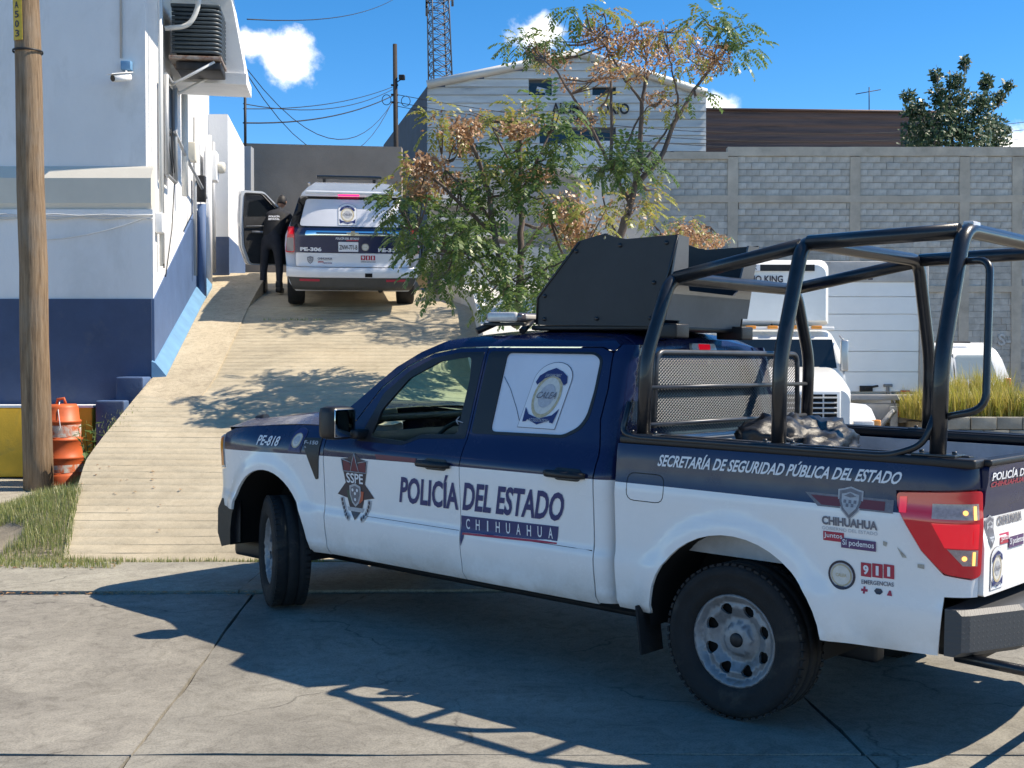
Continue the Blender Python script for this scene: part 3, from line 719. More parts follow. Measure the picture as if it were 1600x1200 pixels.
# underbody
b = MB(); b.rbox((1.9, 0, .50), (2.6, 1.5, .26), .05); b.rbox((1.75, .45, .36), (4.6, .10, .14), .02); b.rbox((1.75, -.45, .36), (4.6, .10, .14), .02)
b.tube([(0, -.8, .39), (0, .8, .39)], .06, 10); b.tube([(0, -.11, .39), (0, .11, .39)], .17, 12); b.rbox((-.75, 0, .52), (.7, 1.2, .22), .05)
b.rbox((3.9, 0, .55), (.9, 1.0, .4), .05); b.tube([(-.5, -.55, .42), (-1.15, -.62, .42)], .04, 8)
b.build('chassis', MC['dark_metal'], TRK)
for sg in (1,):
    b = MB(); b.rbox((.545, sg*.90, .36), (.015, .20, .26), .005, Matrix.Rotation(.15, 3, 'Y')); b.build('mud_flap', MC['rubber'], TRK)
# interior
b = MB(); b.rbox((2.0, 0, .75), (2.4, 1.74, .1), .02); b.rbox((2.86, 0, 1.12), (.42, 1.7, .28), .08); b.rbox((2.45, 0, .95), (1.0, .28, .36), .04)
b.build('cabin_floor', MC['interior'], TRK)
for sg in (-1, 1):
    for xs in (1.95, 1.05):
        b = MB(); b.rbox((xs+.2, sg*.42, .92), (.5, .52, .2), .06); b.rbox((xs-.08, sg*.42, 1.25), (.16, .50, .62), .07, Matrix.Rotation(-.2, 3, 'Y')); b.rbox((xs-.17, sg*.42, 1.63), (.10, .27, .18), .05); b.build('seat', MC['interior'], TRK)
b = MB(); b.tube([Vector((2.50, .42, 1.17))+Matrix.Rotation(-.45, 3, 'Y') @ Vector((0, .19*cos(a), .19*sin(a))) for a in [2*pi*i/20 for i in range(20)]], .016, 6, closed=True); b.tube([(2.5, .42, 1.17), (2.75, .42, 1.08)], .03, 8); b.build('steering_wheel', MC['black_trim'], TRK)
b = MB(); b.rbox((2.36, 0, 1.76), (.03, .26, .07), .012); b.build('inner_mirror', MC['black_trim'], TRK)
# mirrors
for sg in (1, -1):
    b = MB(); b.rbox((2.86, sg*1.115, 1.345), (.15, .21, .215), .045); b.rbox((2.80, sg*.97, 1.27), (.10, .16, .06), .02)
    mi = b.build('wing_mirror', MC['black_trim'], TRK)
    b = MB(); b.rbox((2.783, sg*1.115, 1.345), (.008, .172, .178), .004); b.build('mirror_glass', MC['mirror_glass'], mi)
# wheels
def wheel(name, par, pos, steer=0., sg=1):
    e = bpy.data.objects.new(name, None); COL.objects.link(e); e.parent = par; e.location = pos; e.rotation_euler = (0, 0, steer+(0 if sg > 0 else pi)); e.empty_display_size = .1
    b = MB(); b.lathe([(.225, -.10), (.26, -.125), (.33, -.13), (.372, -.118), (.386, -.09), (.388, -.045), (.379, -.043), (.379, -.035), (.389, -.033), (.39, 0), (.389, .033), (.379, .035), (.379, .043), (.388, .045), (.386, .09), (.372, .118), (.335, .13), (.33, .126), (.285, .131), (.26, .125), (.232, .10), (.222, .06)], 56, 'Y')
    b.build('tyre', MC['rubber'], e)
    b = MB()
    for i in range(56):
        a = 2*pi*i/56
        for w in (-1, 1):
            b.box((cos(a)*.384, w*.098, sin(a)*.384), (.028, .034, .012), Matrix.Rotation(-a+pi/2+.0, 3, 'Y'))
    b.build('tread_lugs', MC['rubber'], e)['kind'] = 'stuff'
    def dep(r): return interp([(0, .075), (.05, .075), (.075, .07), (.085, .045), (.115, .04), (.135, .055), (.165, .078), (.195, .070), (.208, .09), (.222, .105), (.232, .108), (.236, .10)], r)
    fn = lambda a, c, off=0.: Vector((a, dep(hypot(a, c))+off, c))
    hs = []
    for i in range(8):
        a = 2*pi*(i+.5)/8; h = []
        for j in range(12):
            t = 2*pi*j/12; rr = .160+.030*cos(t); aa = a+.215*sin(t)*(1 if cos(t) > 0 else .8)
            h.append((rr*cos(aa), rr*sin(aa)))
        hs.append(h)
    panel('rim', MC['steel_grey'], e, fn, circ(0, 0, .235, None, 48), hs, sp=.016, rim=.02)
    b = MB(); b.lathe([(.0, .03), (.2, .03), (.225, .02), (.225, -.1)], 32, 'Y'); b.build('brake_drum', MC['hole'], e)
    b = MB(); b.lathe([(.0, .085), (.03, .085), (.036, .08), (.037, .06)], 20, 'Y')
    b.build('hub_cap', MC['dark_metal'], e)
    b = MB()
    for i in range(6):
        a = 2*pi*i/6+.3; b.lathe([(0, .068), (.011, .066), (.013, .045)], 8, 'Y', (.06*cos(a), .0, .06*sin(a)))
    b.build('wheel_nuts', MC['steel_grey'], e)['kind'] = 'stuff'
    return e
wheel('rear_wheel', TRK, (0, .845, .388)); wheel('rear_wheel', TRK, (0, -.845, .388), 0, -1)
wheel('front_wheel', TRK, (3.72, .86, .388), radians(-28)); wheel('front_wheel', TRK, (3.72, -.86, .388), radians(-28), -1)
# ---- lettering and emblems on the left side
INK = lambda n: MC[n+'_ink']
decal_text('lettering', 'POLIC\u00cdA', INK('dk_blue'), FD, fC, [(2.402, .862), (1.885, .862), (1.885, 1.068), (2.382, 1.068)], bold=.028, shear=.12, step=.1)
decal_text('lettering', 'DEL ESTADO', INK('dk_blue'), RD, fC, [(1.852, .866), (1.078, .877), (1.053, 1.043), (1.835, 1.038)], bold=.028, shear=.12, step=.08)
decal_poly('name_band', INK('dk_blue'), RD, fC, [(1.862, .735), (1.118, .762), (1.108, .848), (1.862, .834)])
decal_poly('name_band', INK('red'), RD, fC, [(1.845, .722), (1.12, .748), (1.118, .761), (1.845, .734)])
decal_poly('name_band', INK('dk_blue'), RD, fC, [(1.862, .65), (1.835, .70), (1.83, .735), (1.862, .735)])
for i, ch in enumerate('CHIHUAHUA'):
    x = lerp(1.805, 1.165, i/8); z0 = lerp(.758, .775, i/8); w = .016 if ch != 'I' else .005
    decal_text('lettering', ch, INK('wh'), RD, fC, [(x+w, z0), (x-w, z0), (x-w, z0+.062), (x+w, z0+.062)], off=.0055, bold=.012)
decal_text('lettering', 'SECRETAR\u00cdA DE SEGURIDAD P\u00daBLICA DEL ESTADO', INK('wh'), BS, fB, [(.450, 1.236), (-.862, 1.250), (-.882, 1.322), (.436, 1.312)], bold=.026, shear=.2, step=.04)
decal_text('lettering', 'PE-818', INK('wh'), FE, fF, [(3.868, 1.133), (3.618, 1.138), (3.605, 1.208), (3.855, 1.205)], bold=.02, shear=.2, step=.1)
decal_poly('reflective_strip', INK('maroon'), FD, fC, [(2.60, 1.121), (2.24, 1.124), (2.24, 1.152), (2.62, 1.152)])
# star badge on the front door
def star_badge(par, fn, cx, cz, w, h):
    def T(pts): return [(cx-x*w/2, cz+y*h/2) for x, y in pts]
    decal_poly('badge', INK('dark'), par, fn, T([(-.62, .42), (-.70, .80), (-.35, .84), (0, 1.0), (.35, .84), (.70, .80), (.62, .42), (.52, .10), (1.0, -.28), (.45, -.36), (.30, -.72), (0, -1.0), (-.30, -.72), (-.45, -.36), (-1.0, -.28), (-.52, .10)]), off=.003, sp=.05)
    decal_poly('badge', INK('maroon'), par, fn, T([(-.6, .46), (-.62, .74), (-.33, .78), (-.2, .60), (0, .94), (.2, .60), (.33, .78), (.62, .74), (.6, .46)]), off=.0045, sp=.05)
    for a, b_ in (((-.62, .44), (-.70, .80)), ((.62, .44), (.70, .80)), ((-.22, .46), (0, 1.0)), ((.22, .46), (0, 1.0)), ((-.70, .80), (-.2, .72)), ((.70, .80), (.2, .72)), ((-.62, .44), (.62, .44))):
        m_ = MB(); m_.tube([fn(*T([(lerp(a[0], b_[0], t/4), lerp(a[1], b_[1], t/4))])[0], .005) for t in range(5)], .003, 4); m_.build('badge_line', INK('silver'), par)
    for sg in (-1, 1):
        decal_poly('badge_laurel', INK('silver'), par, fn, T(arcband(0, -.28, .66, .84, pi+.1 if sg < 0 else -.1, pi+1.15 if sg < 0 else -1.15)), off=.0045, sp=.04)
        for k in range(6):
            an = (-.2-.17*k) if sg > 0 else (pi+.2+.17*k)
            decal_poly('badge_laurel', INK('dark'), par, fn, T(circ(.75*cos(an), -.28+.75*sin(an), .05, .06, 7)), off=.006, sp=.05)
    decal_text('lettering', 'SSPE', INK('wh'), par, fn, T([(-.44, .10), (.44, .10), (.46, .40), (-.46, .40)]), off=.006, bold=.02)
    decal_poly('badge', INK('green'), par, fn, T([(-.46, -.12), (-.25, -.12), (-.2, -.50), (-.40, -.38)]), off=.0055, sp=.05)
    decal_poly('badge', INK('orange'), par, fn, T([(.46, -.12), (.25, -.12), (.2, -.50), (.40, -.38)]), off=.0055, sp=.05)
    shield = [(-.30, .02), (0, .10), (.30, .02), (.30, -.25), (.18, -.48), (0, -.60), (-.18, -.48), (-.30, -.25)]
    decal_poly('badge_shield', INK('silver'), par, fn, T(shield), off=.0065, sp=.05)
    decal_poly('badge_shield', INK('grey'), par, fn, T([(x*.78, -.24+(y+.24)*.80) for x, y in shield]), off=.008, sp=.05)
    for x, y in ((-.12, -.1), (.0, -.2), (.12, -.1), (0, -.38)):
        decal_poly('badge_shield', INK('wh'), par, fn, T(circ(x, y, .055, .05, 8)), off=.0095, sp=.05)
    decal_poly('badge', INK('silver'), par, fn, T([(-.45, -.62), (.45, -.62), (.40, -.74), (-.40, -.74)]), off=.0065, sp=.05)
star_badge(FD, fC, 2.815, .925, .36, .44)
# accreditation emblem (arched panel, oval wreath, two ribbons)
def calea(par, fn, cx, cz, w, h, k=1., txt=True, dx=0., off0=.003):
    def T(pts): return [(cx-x*w/2-dx*(y), cz+y*h/2) for x, y in pts]
    out = [(-1, -1), (-1, .46)]+[(cos(a), .46+.54*sin(a)) for a in [pi*(1-i/12) for i in range(1, 12)]]+[(1, .46), (1, -1)]
    decal_poly('emblem', INK('grey'), par, fn, T(out), off=off0, sp=.04)
    decal_poly('emblem', INK('wh') if txt else INK('dk_blue'), par, fn, T([(x*.975, y*.98) for x, y in out]), off=off0+.0015, sp=.04)
    decal_poly('emblem', INK('cream'), par, fn, T(circ(0, -.02, .72, .66, 28)), off=off0+.003, sp=.04)
    decal_poly('emblem', INK('gold'), par, fn, T(circ(0, -.02, .72, .66, 28)), [T(circ(0, -.02, .60, .55, 24))], off=off0+.004, sp=.03)
    decal_poly('emblem', INK('silver'), par, fn, T(circ(0, -.02, .42, .36, 20)), off=off0+.004, sp=.04)
    decal_poly('emblem_ribbon', INK('dk_blue'), par, fn, T([(-.82, .38), (-.72, .58), (-.4, .72), (0, .82), (.4, .72), (.72, .58), (.82, .38), (.70, .30), (.4, .50), (0, .60), (-.4, .50), (-.70, .30)]), off=off0+.0055, sp=.03)
    decal_poly('emblem_ribbon', INK('dk_blue'), par, fn, T([(-.88, -.38), (-.62, -.58), (0, -.70), (.62, -.58), (.88, -.38), (.80, -.82), (.62, -.80), (.58, -.74), (0, -.88), (-.58, -.74), (-.62, -.80), (-.80, -.82)]), off=off0+.0055, sp=.03)
    if txt:
        decal_text('lettering', 'CALEA', INK('grey'), par, fn, T([(-.52, -.10), (.50, -.10), (.52, .10), (-.48, .10)]), off=off0+.007, bold=.01, shear=.25)
        decal_text('lettering', 'LAW ENFORCEMENT', INK('silver'), par, fn, T([(-.42, .54), (.42, .54), (.40, .64), (-.40, .64)]), off=off0+.007, bold=.01)
        decal_text('lettering', 'ACCREDITATION', INK('silver'), par, fn, T([(-.5, -.80), (.5, -.80), (.5, -.70), (-.5, -.70)]), off=off0+.007, bold=.01)
calea(RD, fC, 1.325, 1.572, .285, .385, dx=.035, off0=-.003)
calea(FE, fF, 3.42, 1.195, .135, .165, txt=False, dx=.02)
b = MB(); b.tube([fC(x, z, -.004) for x, z in ((1.69, 1.67), (1.62, 1.60), (1.54, 1.49), (1.48, 1.39))], .002, 4); b.build('glass_crack', MC['grey_ink'], RD)
m_ = MB()
for a, c in (((1.935, 1.385), (1.995, 1.395)), ((1.995, 1.395), (1.975, 1.42)), ((1.995, 1.395), (1.97, 1.372))): m_.tube([fC(*a, .004), fC(*c, .004)], .003, 4)
m_.build('scratched_arrow', INK('silver'), FD)
# stickers on the rear quarter
def shield_sticker(par, fn, cx, cz, w, h):
    def T(pts): return [(cx-x*w/2, cz+y*h/2) for x, y in pts]
    sh = [(-1, .78), (-.55, .86), (0, 1), (.55, .86), (1, .78), (.98, .1), (.7, -.45), (0, -1), (-.7, -.45), (-.98, .1)]
    decal_poly('shield', INK('silver'), par, fn, T(sh), off=.0035, sp=.05)
    decal_poly('shield', INK('grey'), par, fn, T([(x*.88, y*.9) for x, y in sh]), off=.005, sp=.05)
    decal_poly('shield', INK('silver'), par, fn, T([(x*.68, y*.68) for x, y in sh]), off=.0065, sp=.05)
    for i, (x, y) in enumerate(((-.4, .1), (.0, .1), (.4, .1), (-.2, -.12), (.2, -.12))): decal_poly('shield', INK('grey'), par, fn, T([(x-.11, y-.1), (x+.11, y-.1), (x+.11, y+.1), (x-.11, y+.1)]), off=.008, sp=.05)
    decal_poly('shield', INK('grey'), par, fn, T([(-.5, .42), (0, .62), (.5, .42), (0, .34)]), off=.008, sp=.05)
def gov_sticker(par, fn, cx, cz, w, mir=1):
    # CHIHUAHUA / GOBIERNO DEL ESTADO / Juntos Si podemos
    X = lambda t: cx-mir*t*w/2
    decal_text('lettering', 'CHIHUAHUA', INK('grey'), par, fn, [(X(-1), cz), (X(1), cz), (X(1), cz+w*.15), (X(-1), cz+w*.15)], bold=.045)
    decal_text('lettering', 'GOBIERNO DEL ESTADO', INK('silver'), par, fn, [(X(-1), cz-w*.085), (X(1), cz-w*.085), (X(1), cz-w*.03), (X(-1), cz-w*.03)], bold=.0)
    decal_poly('slogan_band', INK('red'), par, fn, [(X(-.96), cz-w*.27), (X(-.2), cz-w*.27), (X(-.2), cz-w*.11), (X(-.96), cz-w*.11)])
    decal_text('lettering', 'Juntos', INK('wh'), par, fn, [(X(-.92), cz-w*.235), (X(-.25), cz-w*.235), (X(-.25), cz-w*.13), (X(-.92), cz-w*.13)], off=.006, bold=.01)
    decal_poly('slogan_band', INK('purple'), par, fn, [(X(-.3), cz-w*.36), (X(.94), cz-w*.36), (X(.94), cz-w*.19), (X(-.3), cz-w*.19)], off=.0045)
    decal_text('lettering', 'S\u00ed podemos', INK('wh'), par, fn, [(X(-.24), cz-w*.335), (X(.88), cz-w*.335), (X(.88), cz-w*.21), (X(-.24), cz-w*.21)], off=.0075, bold=.015)
decal_poly('reflective_strip', INK('grey'), BS, fB, [(-.40, 1.178), (-.84, 1.178), (-.84, 1.118), (-.47, 1.118)], off=.002)  # grey trapezoid, with a smaller maroon one laid over it
decal_poly('reflective_strip', INK('maroon'), BS, fB, [(-.43, 1.168), (-.80, 1.168), (-.80, 1.126), (-.49, 1.126)], off=.0035)
shield_sticker(BS, fB, -.632, 1.145, .125, .155)
gov_sticker(BS, fB, -.632, 1.034, .275)
def seal(par, fn, cx, cz, r):
    decal_poly('seal', INK('dark'), par, fn, circ(cx, cz, r, None, 32), sp=.05)
    decal_poly('seal', INK('silver'), par, fn, circ(cx, cz, r*.84, None, 28), off=.0045, sp=.05)
    decal_poly('seal', INK('gold'), par, fn, circ(cx, cz, r*.76, None, 28), off=.006, sp=.05)
    decal_poly('seal', INK('cream'), par, fn, circ(cx, cz, r*.66, None, 26), off=.0075, sp=.05)
    decal_text('lettering', 'CALEA', INK('gold'), par, fn, [(cx+r*.4, cz-r*.12), (cx-r*.4, cz-r*.12), (cx-r*.4, cz+r*.12), (cx+r*.4, cz+r*.12)], off=.009, bold=.02)
seal(BS, fB, -.592, .806, .068)
for i, ch in enumerate('911'):
    x = lerp(-.712, -.822, i/2); z = lerp(.846, .852, i/2); w_ = .013 if ch == '9' else .007
    decal_poly('emergency_square', INK('red'), BS, fB, [(x+.025, z-.032), (x-.025, z-.032), (x-.025, z+.032), (x+.025, z+.032)], sp=.05)
    decal_text('lettering', ch, INK('wh'), BS, fB, [(x+w_, z-.022), (x-w_, z-.022), (x-w_, z+.022), (x+w_, z+.022)], off=.0055, bold=.04)
decal_text('lettering', 'EMERGENCIAS', INK('grey'), BS, fB, [(-.690, .778), (-.845, .786), (-.845, .806), (-.690, .798)], bold=.02)
decal_poly('cross', INK('red'), BS, fB, [(-.69, .746), (-.70, .746), (-.70, .736), (-.71, .736), (-.71, .746), (-.722, .746), (-.722, .757), (-.71, .757), (-.71, .768), (-.70, .768), (-.70, .757), (-.69, .757)], sp=.05)
decal_poly('police_cap', INK('dark'), BS, fB, [(-.752, .755), (-.765, .742), (-.783, .742), (-.795, .755), (-.785, .768), (-.762, .768)], sp=.05)
decal_poly('fire_helmet', INK('red'), BS, fB, [(-.815, .743), (-.84, .743), (-.832, .766), (-.823, .766)], sp=.05)
for pts in ([(-.795, .99), (-.815, .985), (-.81, .965), (-.795, .97)], [(-.86, .97), (-.885, .925), (-.905, .925), (-.9, .935)], [(-.955, .905), (-.985, .905), (-.985, .885), (-.955, .888)]):
    decal_poly('old_sticker_residue', M('residue', (.42, .38, .32), .8, var=.3, vs=60), BS, fB, pts, sp=.05)
# tailgate stickers (the camera sees its left edge)
TX = lambda y: y
decal_text('lettering', 'POLIC\u00cdA DEL ESTADO', INK('wh'), tg, tgfn, [(.845, 1.285), (.05, 1.285), (.05, 1.33), (.845, 1.33)], bold=.02, shear=.15, step=.1)
decal_text('lettering', 'CHIHUAHUA', INK('red'), tg, tgfn, [(.845, 1.255), (.45, 1.255), (.45, 1.28), (.845, 1.28)], bold=.03, step=.2)
shield_sticker(tg, tgfn, .80, 1.055, .10, .15)
gov_sticker(tg, tgfn, .56, 1.07, .30)
calea(tg, tgfn, .74, .89, .14, .19)
# ---- light bar
b = MB(); b.rbox((1.88, 0, 2.032), (.30, 1.24, .055), .02); lb = b.build('light_bar', M('bar_lens', (.10, .09, .10), .08, coat=.6, spec=.7), TRK)
for k, (y0, cn) in enumerate(((.5, 'lamp_clear'), (.3, 'maroon_ink'), (.1, 'amber'), (-.1, 'amber'), (-.3, 'dk_blue_ink'), (-.5, 'lamp_clear'))):
    b = MB(); b.rbox((1.88, y0, 2.034), (.304, .16, .036), .012); b.build('light_module', MC[cn], lb)
for sg in (-1, 1):
    b = MB(); b.rbox((1.88, sg*.62, 2.034), (.24, .04, .06), .02); b.build('end_cap', MC['lamp_clear'], lb)
    b = MB(); b.tube([(2.02, sg*.50, 2.01), (2.10, sg*.62, 1.945)], .022, 6); b.tube([(1.75, sg*.50, 2.01), (1.72, sg*.62, 1.945)], .022, 6); b.rbox((1.9, sg*.57, 1.99), (.34, .05, .02), .006); b.build('foot', MC['black_trim'], lb)
# ---- armoured gunner's shield on the roof
sh = [(1.65, 1.985), (1.64, 2.15), (1.32, 2.48), (1.19, 2.505), (1.13, 2.515), (1.06, 2.49), (.98, 2.475), (.62, 2.482), (.70, 2.22), (.74, 1.975)]
hole = circ(1.135, 2.492, .011, None, 10)
ty_ = []
for sg in (1, -1):
    yo = .575 if sg > 0 else -.295
    def sf(a, z, off=0., sg=sg, yo=yo): return Vector((a, yo+sg*off, z))
    pl = panel('shield_plate', MC['plate_black'], TRK, sf, sh, [hole], sp=.12, rim=.012)
    for bx_, bz_ in ((1.58, 2.02), (1.58, 2.16), (1.34, 2.42), (1.02, 2.44), (.70, 2.44), (.78, 2.22), (.80, 2.02), (1.18, 2.02)):
        MB().lathe([(0, sg*.010), (.011, sg*.009), (.013, 0)], 8, 'Y', (bx_, yo+sg*.001, bz_)).build('bolt', MC['tube_black'], pl)
    MB().tube([(x_, yo+sg*.002, z_) for x_, z_ in ((.74, 1.98), (.70, 2.22), (.625, 2.478))], .007, 6).build('weld_seam', MC['tube_black'], pl)
    MB().tube([(x_, yo+sg*.002, z_) for x_, z_ in ((1.64, 1.99), (1.636, 2.15), (1.32, 2.476))], .007, 6).build('weld_seam', MC['tube_black'], pl)
    panel('plate_inside', MC['plate_black'], pl, lambda a, z, off=0., sg=sg, yo=yo: Vector((a, yo-sg*.013-sg*off, z)), sh, [hole], sp=.12, rim=0)
def bf(a, z, off=0.): return Vector((.70-(z-1.98)*.16-off, a, z))
ut = [(-.294, 2.04), (-.225, 2.04), (-.225, 1.972), (.44, 1.965), (.44, 2.01), (.574, 2.01), (.574, 2.482), (.47, 2.475), (.415, 2.23), (.385, 2.18), (-.10, 2.172), (-.135, 2.20), (-.18, 2.475), (-.294, 2.475)]
bp1 = panel('back_plate', M('plate_sunlit', (.15, .157, .165), .45, metal=.2, var=.2, vs=3, bump=.05, bs=60), TRK, bf, ut, sp=.12, rim=.012)  # sunlight on this plate is put into its paler colour
panel('plate_inside', MC['plate_black'], bp1, lambda a, z, off=0.: bf(a, z, -.013-off), ut, sp=.12, rim=0)
def ff(a, z, off=0.): return Vector((1.645-max(0, z-2.15)*.95+off, a, z))
panel('front_plate', MC['plate_black'], TRK, ff, [(-.292, 1.985), (.572, 1.985), (.572, 2.46), (.38, 2.46), (.38, 2.3), (-.10, 2.3), (-.10, 2.46), (-.292, 2.46)], sp=.12, rim=.012)
b = MB(); b.rbox((1.2, .14, 1.968), (1.0, .84, .03), .01)
for yy_ in (.5, -.20): b.rbox((.72, yy_, 1.95), (.18, .13, .08), .01)
b.build('shield_base', MC['black_trim'], TRK)
# ---- roll cage
TR = .037
def hoop(X0, X1, zt, yt, zk=1.80, name='cage_hoop'):
    pts = []
    for sg in (1, -1):
        side = [(X0, sg*.905, 1.385), (lerp(X0, X1, .5), sg*.905, zk), (X1, sg*yt, zt)]
        pts += side if sg > 0 else side[::-1]
    return MB().tube(bend(pts, .10), TR, 12).build(name, MC['tube_black'], TRK)
hoop(.60, .585, 2.235, .70); hoop(-.205, -.205, 2.39, .705); hoop(-1.0, -1.01, 2.41, .70)
for sg in (1, -1):
    MB().tube([(.575, sg*.66, 2.237), (-.18, sg*.68, 2.375)], TR, 12).build('cage_bar', MC['tube_black'], TRK)
    MB().tube([(-.225, sg*.68, 2.388), (-.985, sg*.68, 2.405)], TR, 12).build('cage_bar', MC['tube_black'], TRK)
    MB().tube(bend([(.675, sg*.93, 1.56), (.70, sg*.965, 1.395), (.60, sg*.968, 1.375), (-.80, sg*.968, 1.375), (-.95, sg*.95, 1.43), (-.99, sg*.915, 1.58)], .06), .016, 8).build('rail_tube', MC['tube_black'], TRK)
    MB().tube(bend([(-1.03, sg*.735, 2.26), (-1.16, sg*.77, 2.26), (-1.19, sg*.86, 1.60), (-1.04, sg*.905, 1.56)], .09), .017, 8).build('grab_handle', MC['tube_black'], TRK)
    for X in (.60, -.205, -1.0):
        b = MB(); b.rbox((X, sg*.905, 1.389), (.20, .12, .012), .003)
        for dx_ in (-.075, .075): b.lathe([(0, .0), (.012, .0), (.012, -.012)], 8, 'Z', (X+dx_, sg*.905, 1.408))
        b.build('base_plate', MC['tube_black'], TRK)
b = MB(); b.rbox((-1.01, .60, 2.425), (.05, .09, .055), .006); b.build('cage_lamp', MC['lamp_clear'], TRK)
# mesh guard behind the cab
XG = .61
b = MB(); b.tube(bend([(XG, .80, 1.42), (XG, .78, 1.83), (XG, -.78, 1.83), (XG, -.80, 1.42)], .06), .016, 8)
b.tube([(XG-.02, .87, 1.64), (XG-.02, -.87, 1.64)], .012, 6); b.tube([(XG-.02, .89, 1.44), (XG-.02, -.89, 1.44)], .012, 6)
gd = b.build('guard_frame', M('tube_grey', (.09, .095, .105), .35, metal=.5, var=.3, vs=12), TRK)
b = MB(); nz_ = 22; ny = 52; w = .0032
for j in range(nz_):
    for i in range(ny):
        y0 = lerp(-.77, .77, i/ny); y1 = lerp(-.77, .77, (i+1)/ny); z0 = lerp(1.39, 1.82, j/nz_); z1 = lerp(1.39, 1.82, (j+1)/nz_); ym = (y0+y1)/2; zm = (z0+z1)/2
        for a, c in (((y0, zm), (ym, z1)), ((ym, z1), (y1, zm)), ((y0, zm), (ym, z0)), ((ym, z0), (y1, zm))):
            b.add([(XG, a[0], a[1]-w), (XG, c[0], c[1]-w), (XG+.004, c[0], c[1]+w), (XG+.004, a[0], a[1]+w)], [(0, 1, 2, 3)])
o_ = b.build('wire_mesh', M('mesh_grey', (.03, .034, .04), .4, metal=.4), gd, fix=False); o_['kind'] = 'stuff'
# tarpaulin bundle lying in the bed
def tarp(cx, cy, cz, rx, ry, rz, seed, name, label):
    bm = bmesh.new(); bmesh.ops.create_icosphere(bm, subdivisions=5, radius=1)
    for v in bm.verts:
        p = v.co.copy(); n = mnoise.noise(p*1.6+Vector((seed, 0, 0)))*.5-abs(mnoise.noise(p*2.9+Vector((0, seed, 0))))*.75-abs(mnoise.noise(p*6+Vector((0, 0, seed))))*.35-abs(mnoise.noise(p*13+Vector((seed, 0, seed))))*.16+.25
        q = p*(1+n*.5); v.co = Vector((q.x*rx, q.y*ry, max(q.z, -.55)*rz))
    b = MB(); b.frombm(bm, None, 0, True)
    o = b.build(name, M('tarp_black', (.007, .008, .010), .42, bump=.35, bs=18, spec=.6)); 
    o.location = TRK.matrix_basis @ Vector((cx, cy, cz)); o.rotation_mode = 'QUATERNION'; o.rotation_quaternion = TRK.rotation_quaternion
    return tag(o, label, 'tarpaulin')
TRKM = Matrix.Translation(TRK.location) @ TRK.rotation_quaternion.to_matrix().to_4x4()
TRK_tarp = [tarp(.12, -.28, 1.06, .34, .52, .26, 3.1, 'black_tarpaulin', 'crumpled black plastic tarpaulin bundled in the pickup bed')]
TRK_tarp[0].location = TRKM @ Vector((.20, -.02, 1.205))
# ================================================================ left building
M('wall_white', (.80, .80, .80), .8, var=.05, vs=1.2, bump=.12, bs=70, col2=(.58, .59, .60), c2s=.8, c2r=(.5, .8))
M('wall_white_shaded', (.76, .765, .77), .8, var=.06, vs=1.4, bump=.25, bs=30, col2=(.60, .60, .59), c2s=1.1, c2r=(.52, .78), stretch=(1, 1, .45))  # white wall paint darkened for the fronts in shade; blotches are grime
M('cornice', (.64, .60, .52), .8, var=.06, vs=2, bump=.1)  # beige cast of the light on the ledge is mixed into this colour
M('blue_shaded', (.045, .075, .15), .65, var=.18, vs=2, bump=.25, bs=30, col2=(.085, .105, .15), c2s=1.3, c2r=(.56, .8))  # the building's blue, darkened for faces in shade
M('blue_sunlit', (.075, .135, .265), .65, var=.15, vs=2.5, bump=.15, bs=50)  # the same blue, lightened for faces in the sun
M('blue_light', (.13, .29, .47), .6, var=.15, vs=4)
M('yellow_paint', (.72, .43, .04), .65, var=.15, vs=3, bump=.15, bs=40, col2=(.36, .25, .07), c2s=2, c2r=(.55, .8))
M('grey_pipe', (.40, .41, .42), .5, metal=.3); M('cable', (.02, .02, .022), .6); M('white_pipe', (.62, .62, .6), .5)
CX, CY = -4.60, 15.5
def wallx(y): return CX-.132*(y-CY)
BL = thing('white_building', 'white and blue painted building with an overhanging upper storey beside the ramp', 'building', (CX, CY, .2))
def part(b, name, mat, par=None, sharp=None):
    o = b.build(name, mat, par or BL, sharp=sharp)
    if (par or BL) is BL: o.matrix_parent_inverse = Matrix.Translation(-BL.location)
    return o
UX = .12     # the upper wall stands back from the lower one
b = MB(); b.prism([(-16, CY), (CX, CY), (wallx(22), 22), (-16, 22)], .1, 3.70); part(b, 'lower_wall', [MC['wall_white_shaded'], MC['wall_white']])
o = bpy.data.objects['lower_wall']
for p in o.data.polygons: p.material_index = 1 if p.normal.x > .5 else 0  # side faces take the sunlit white, fronts the shaded copy
b = MB(); b.prism([(-16, CY+.13), (CX-UX, CY+.13), (wallx(22)-UX*.3, 22), (-16, 22)], 3.66, 8.2); o = part(b, 'upper_wall', [MC['wall_white_shaded'], MC['wall_white']])
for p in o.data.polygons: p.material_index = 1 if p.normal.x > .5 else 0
# moulded ledge across the front
b = MB(); prof = [(0, 3.66), (.10, 3.70), (.13, 3.78), (.13, 4.10), (.03, 4.24), (0, 4.27)]
b.loft([[Vector((x, CY+.128-d, z)) for d, z in prof]+[Vector((x, CY+.2, 4.27)), Vector((x, CY+.2, 3.66))] for x in (-16, CX-.02)], smooth=False); part(b, 'ledge', MC['cornice'])
b = MB(); b.box((-10.3, CY-.006, 1.85), (11.36, .02, 1.41)); part(b, 'blue_dado', MC['blue_shaded'])
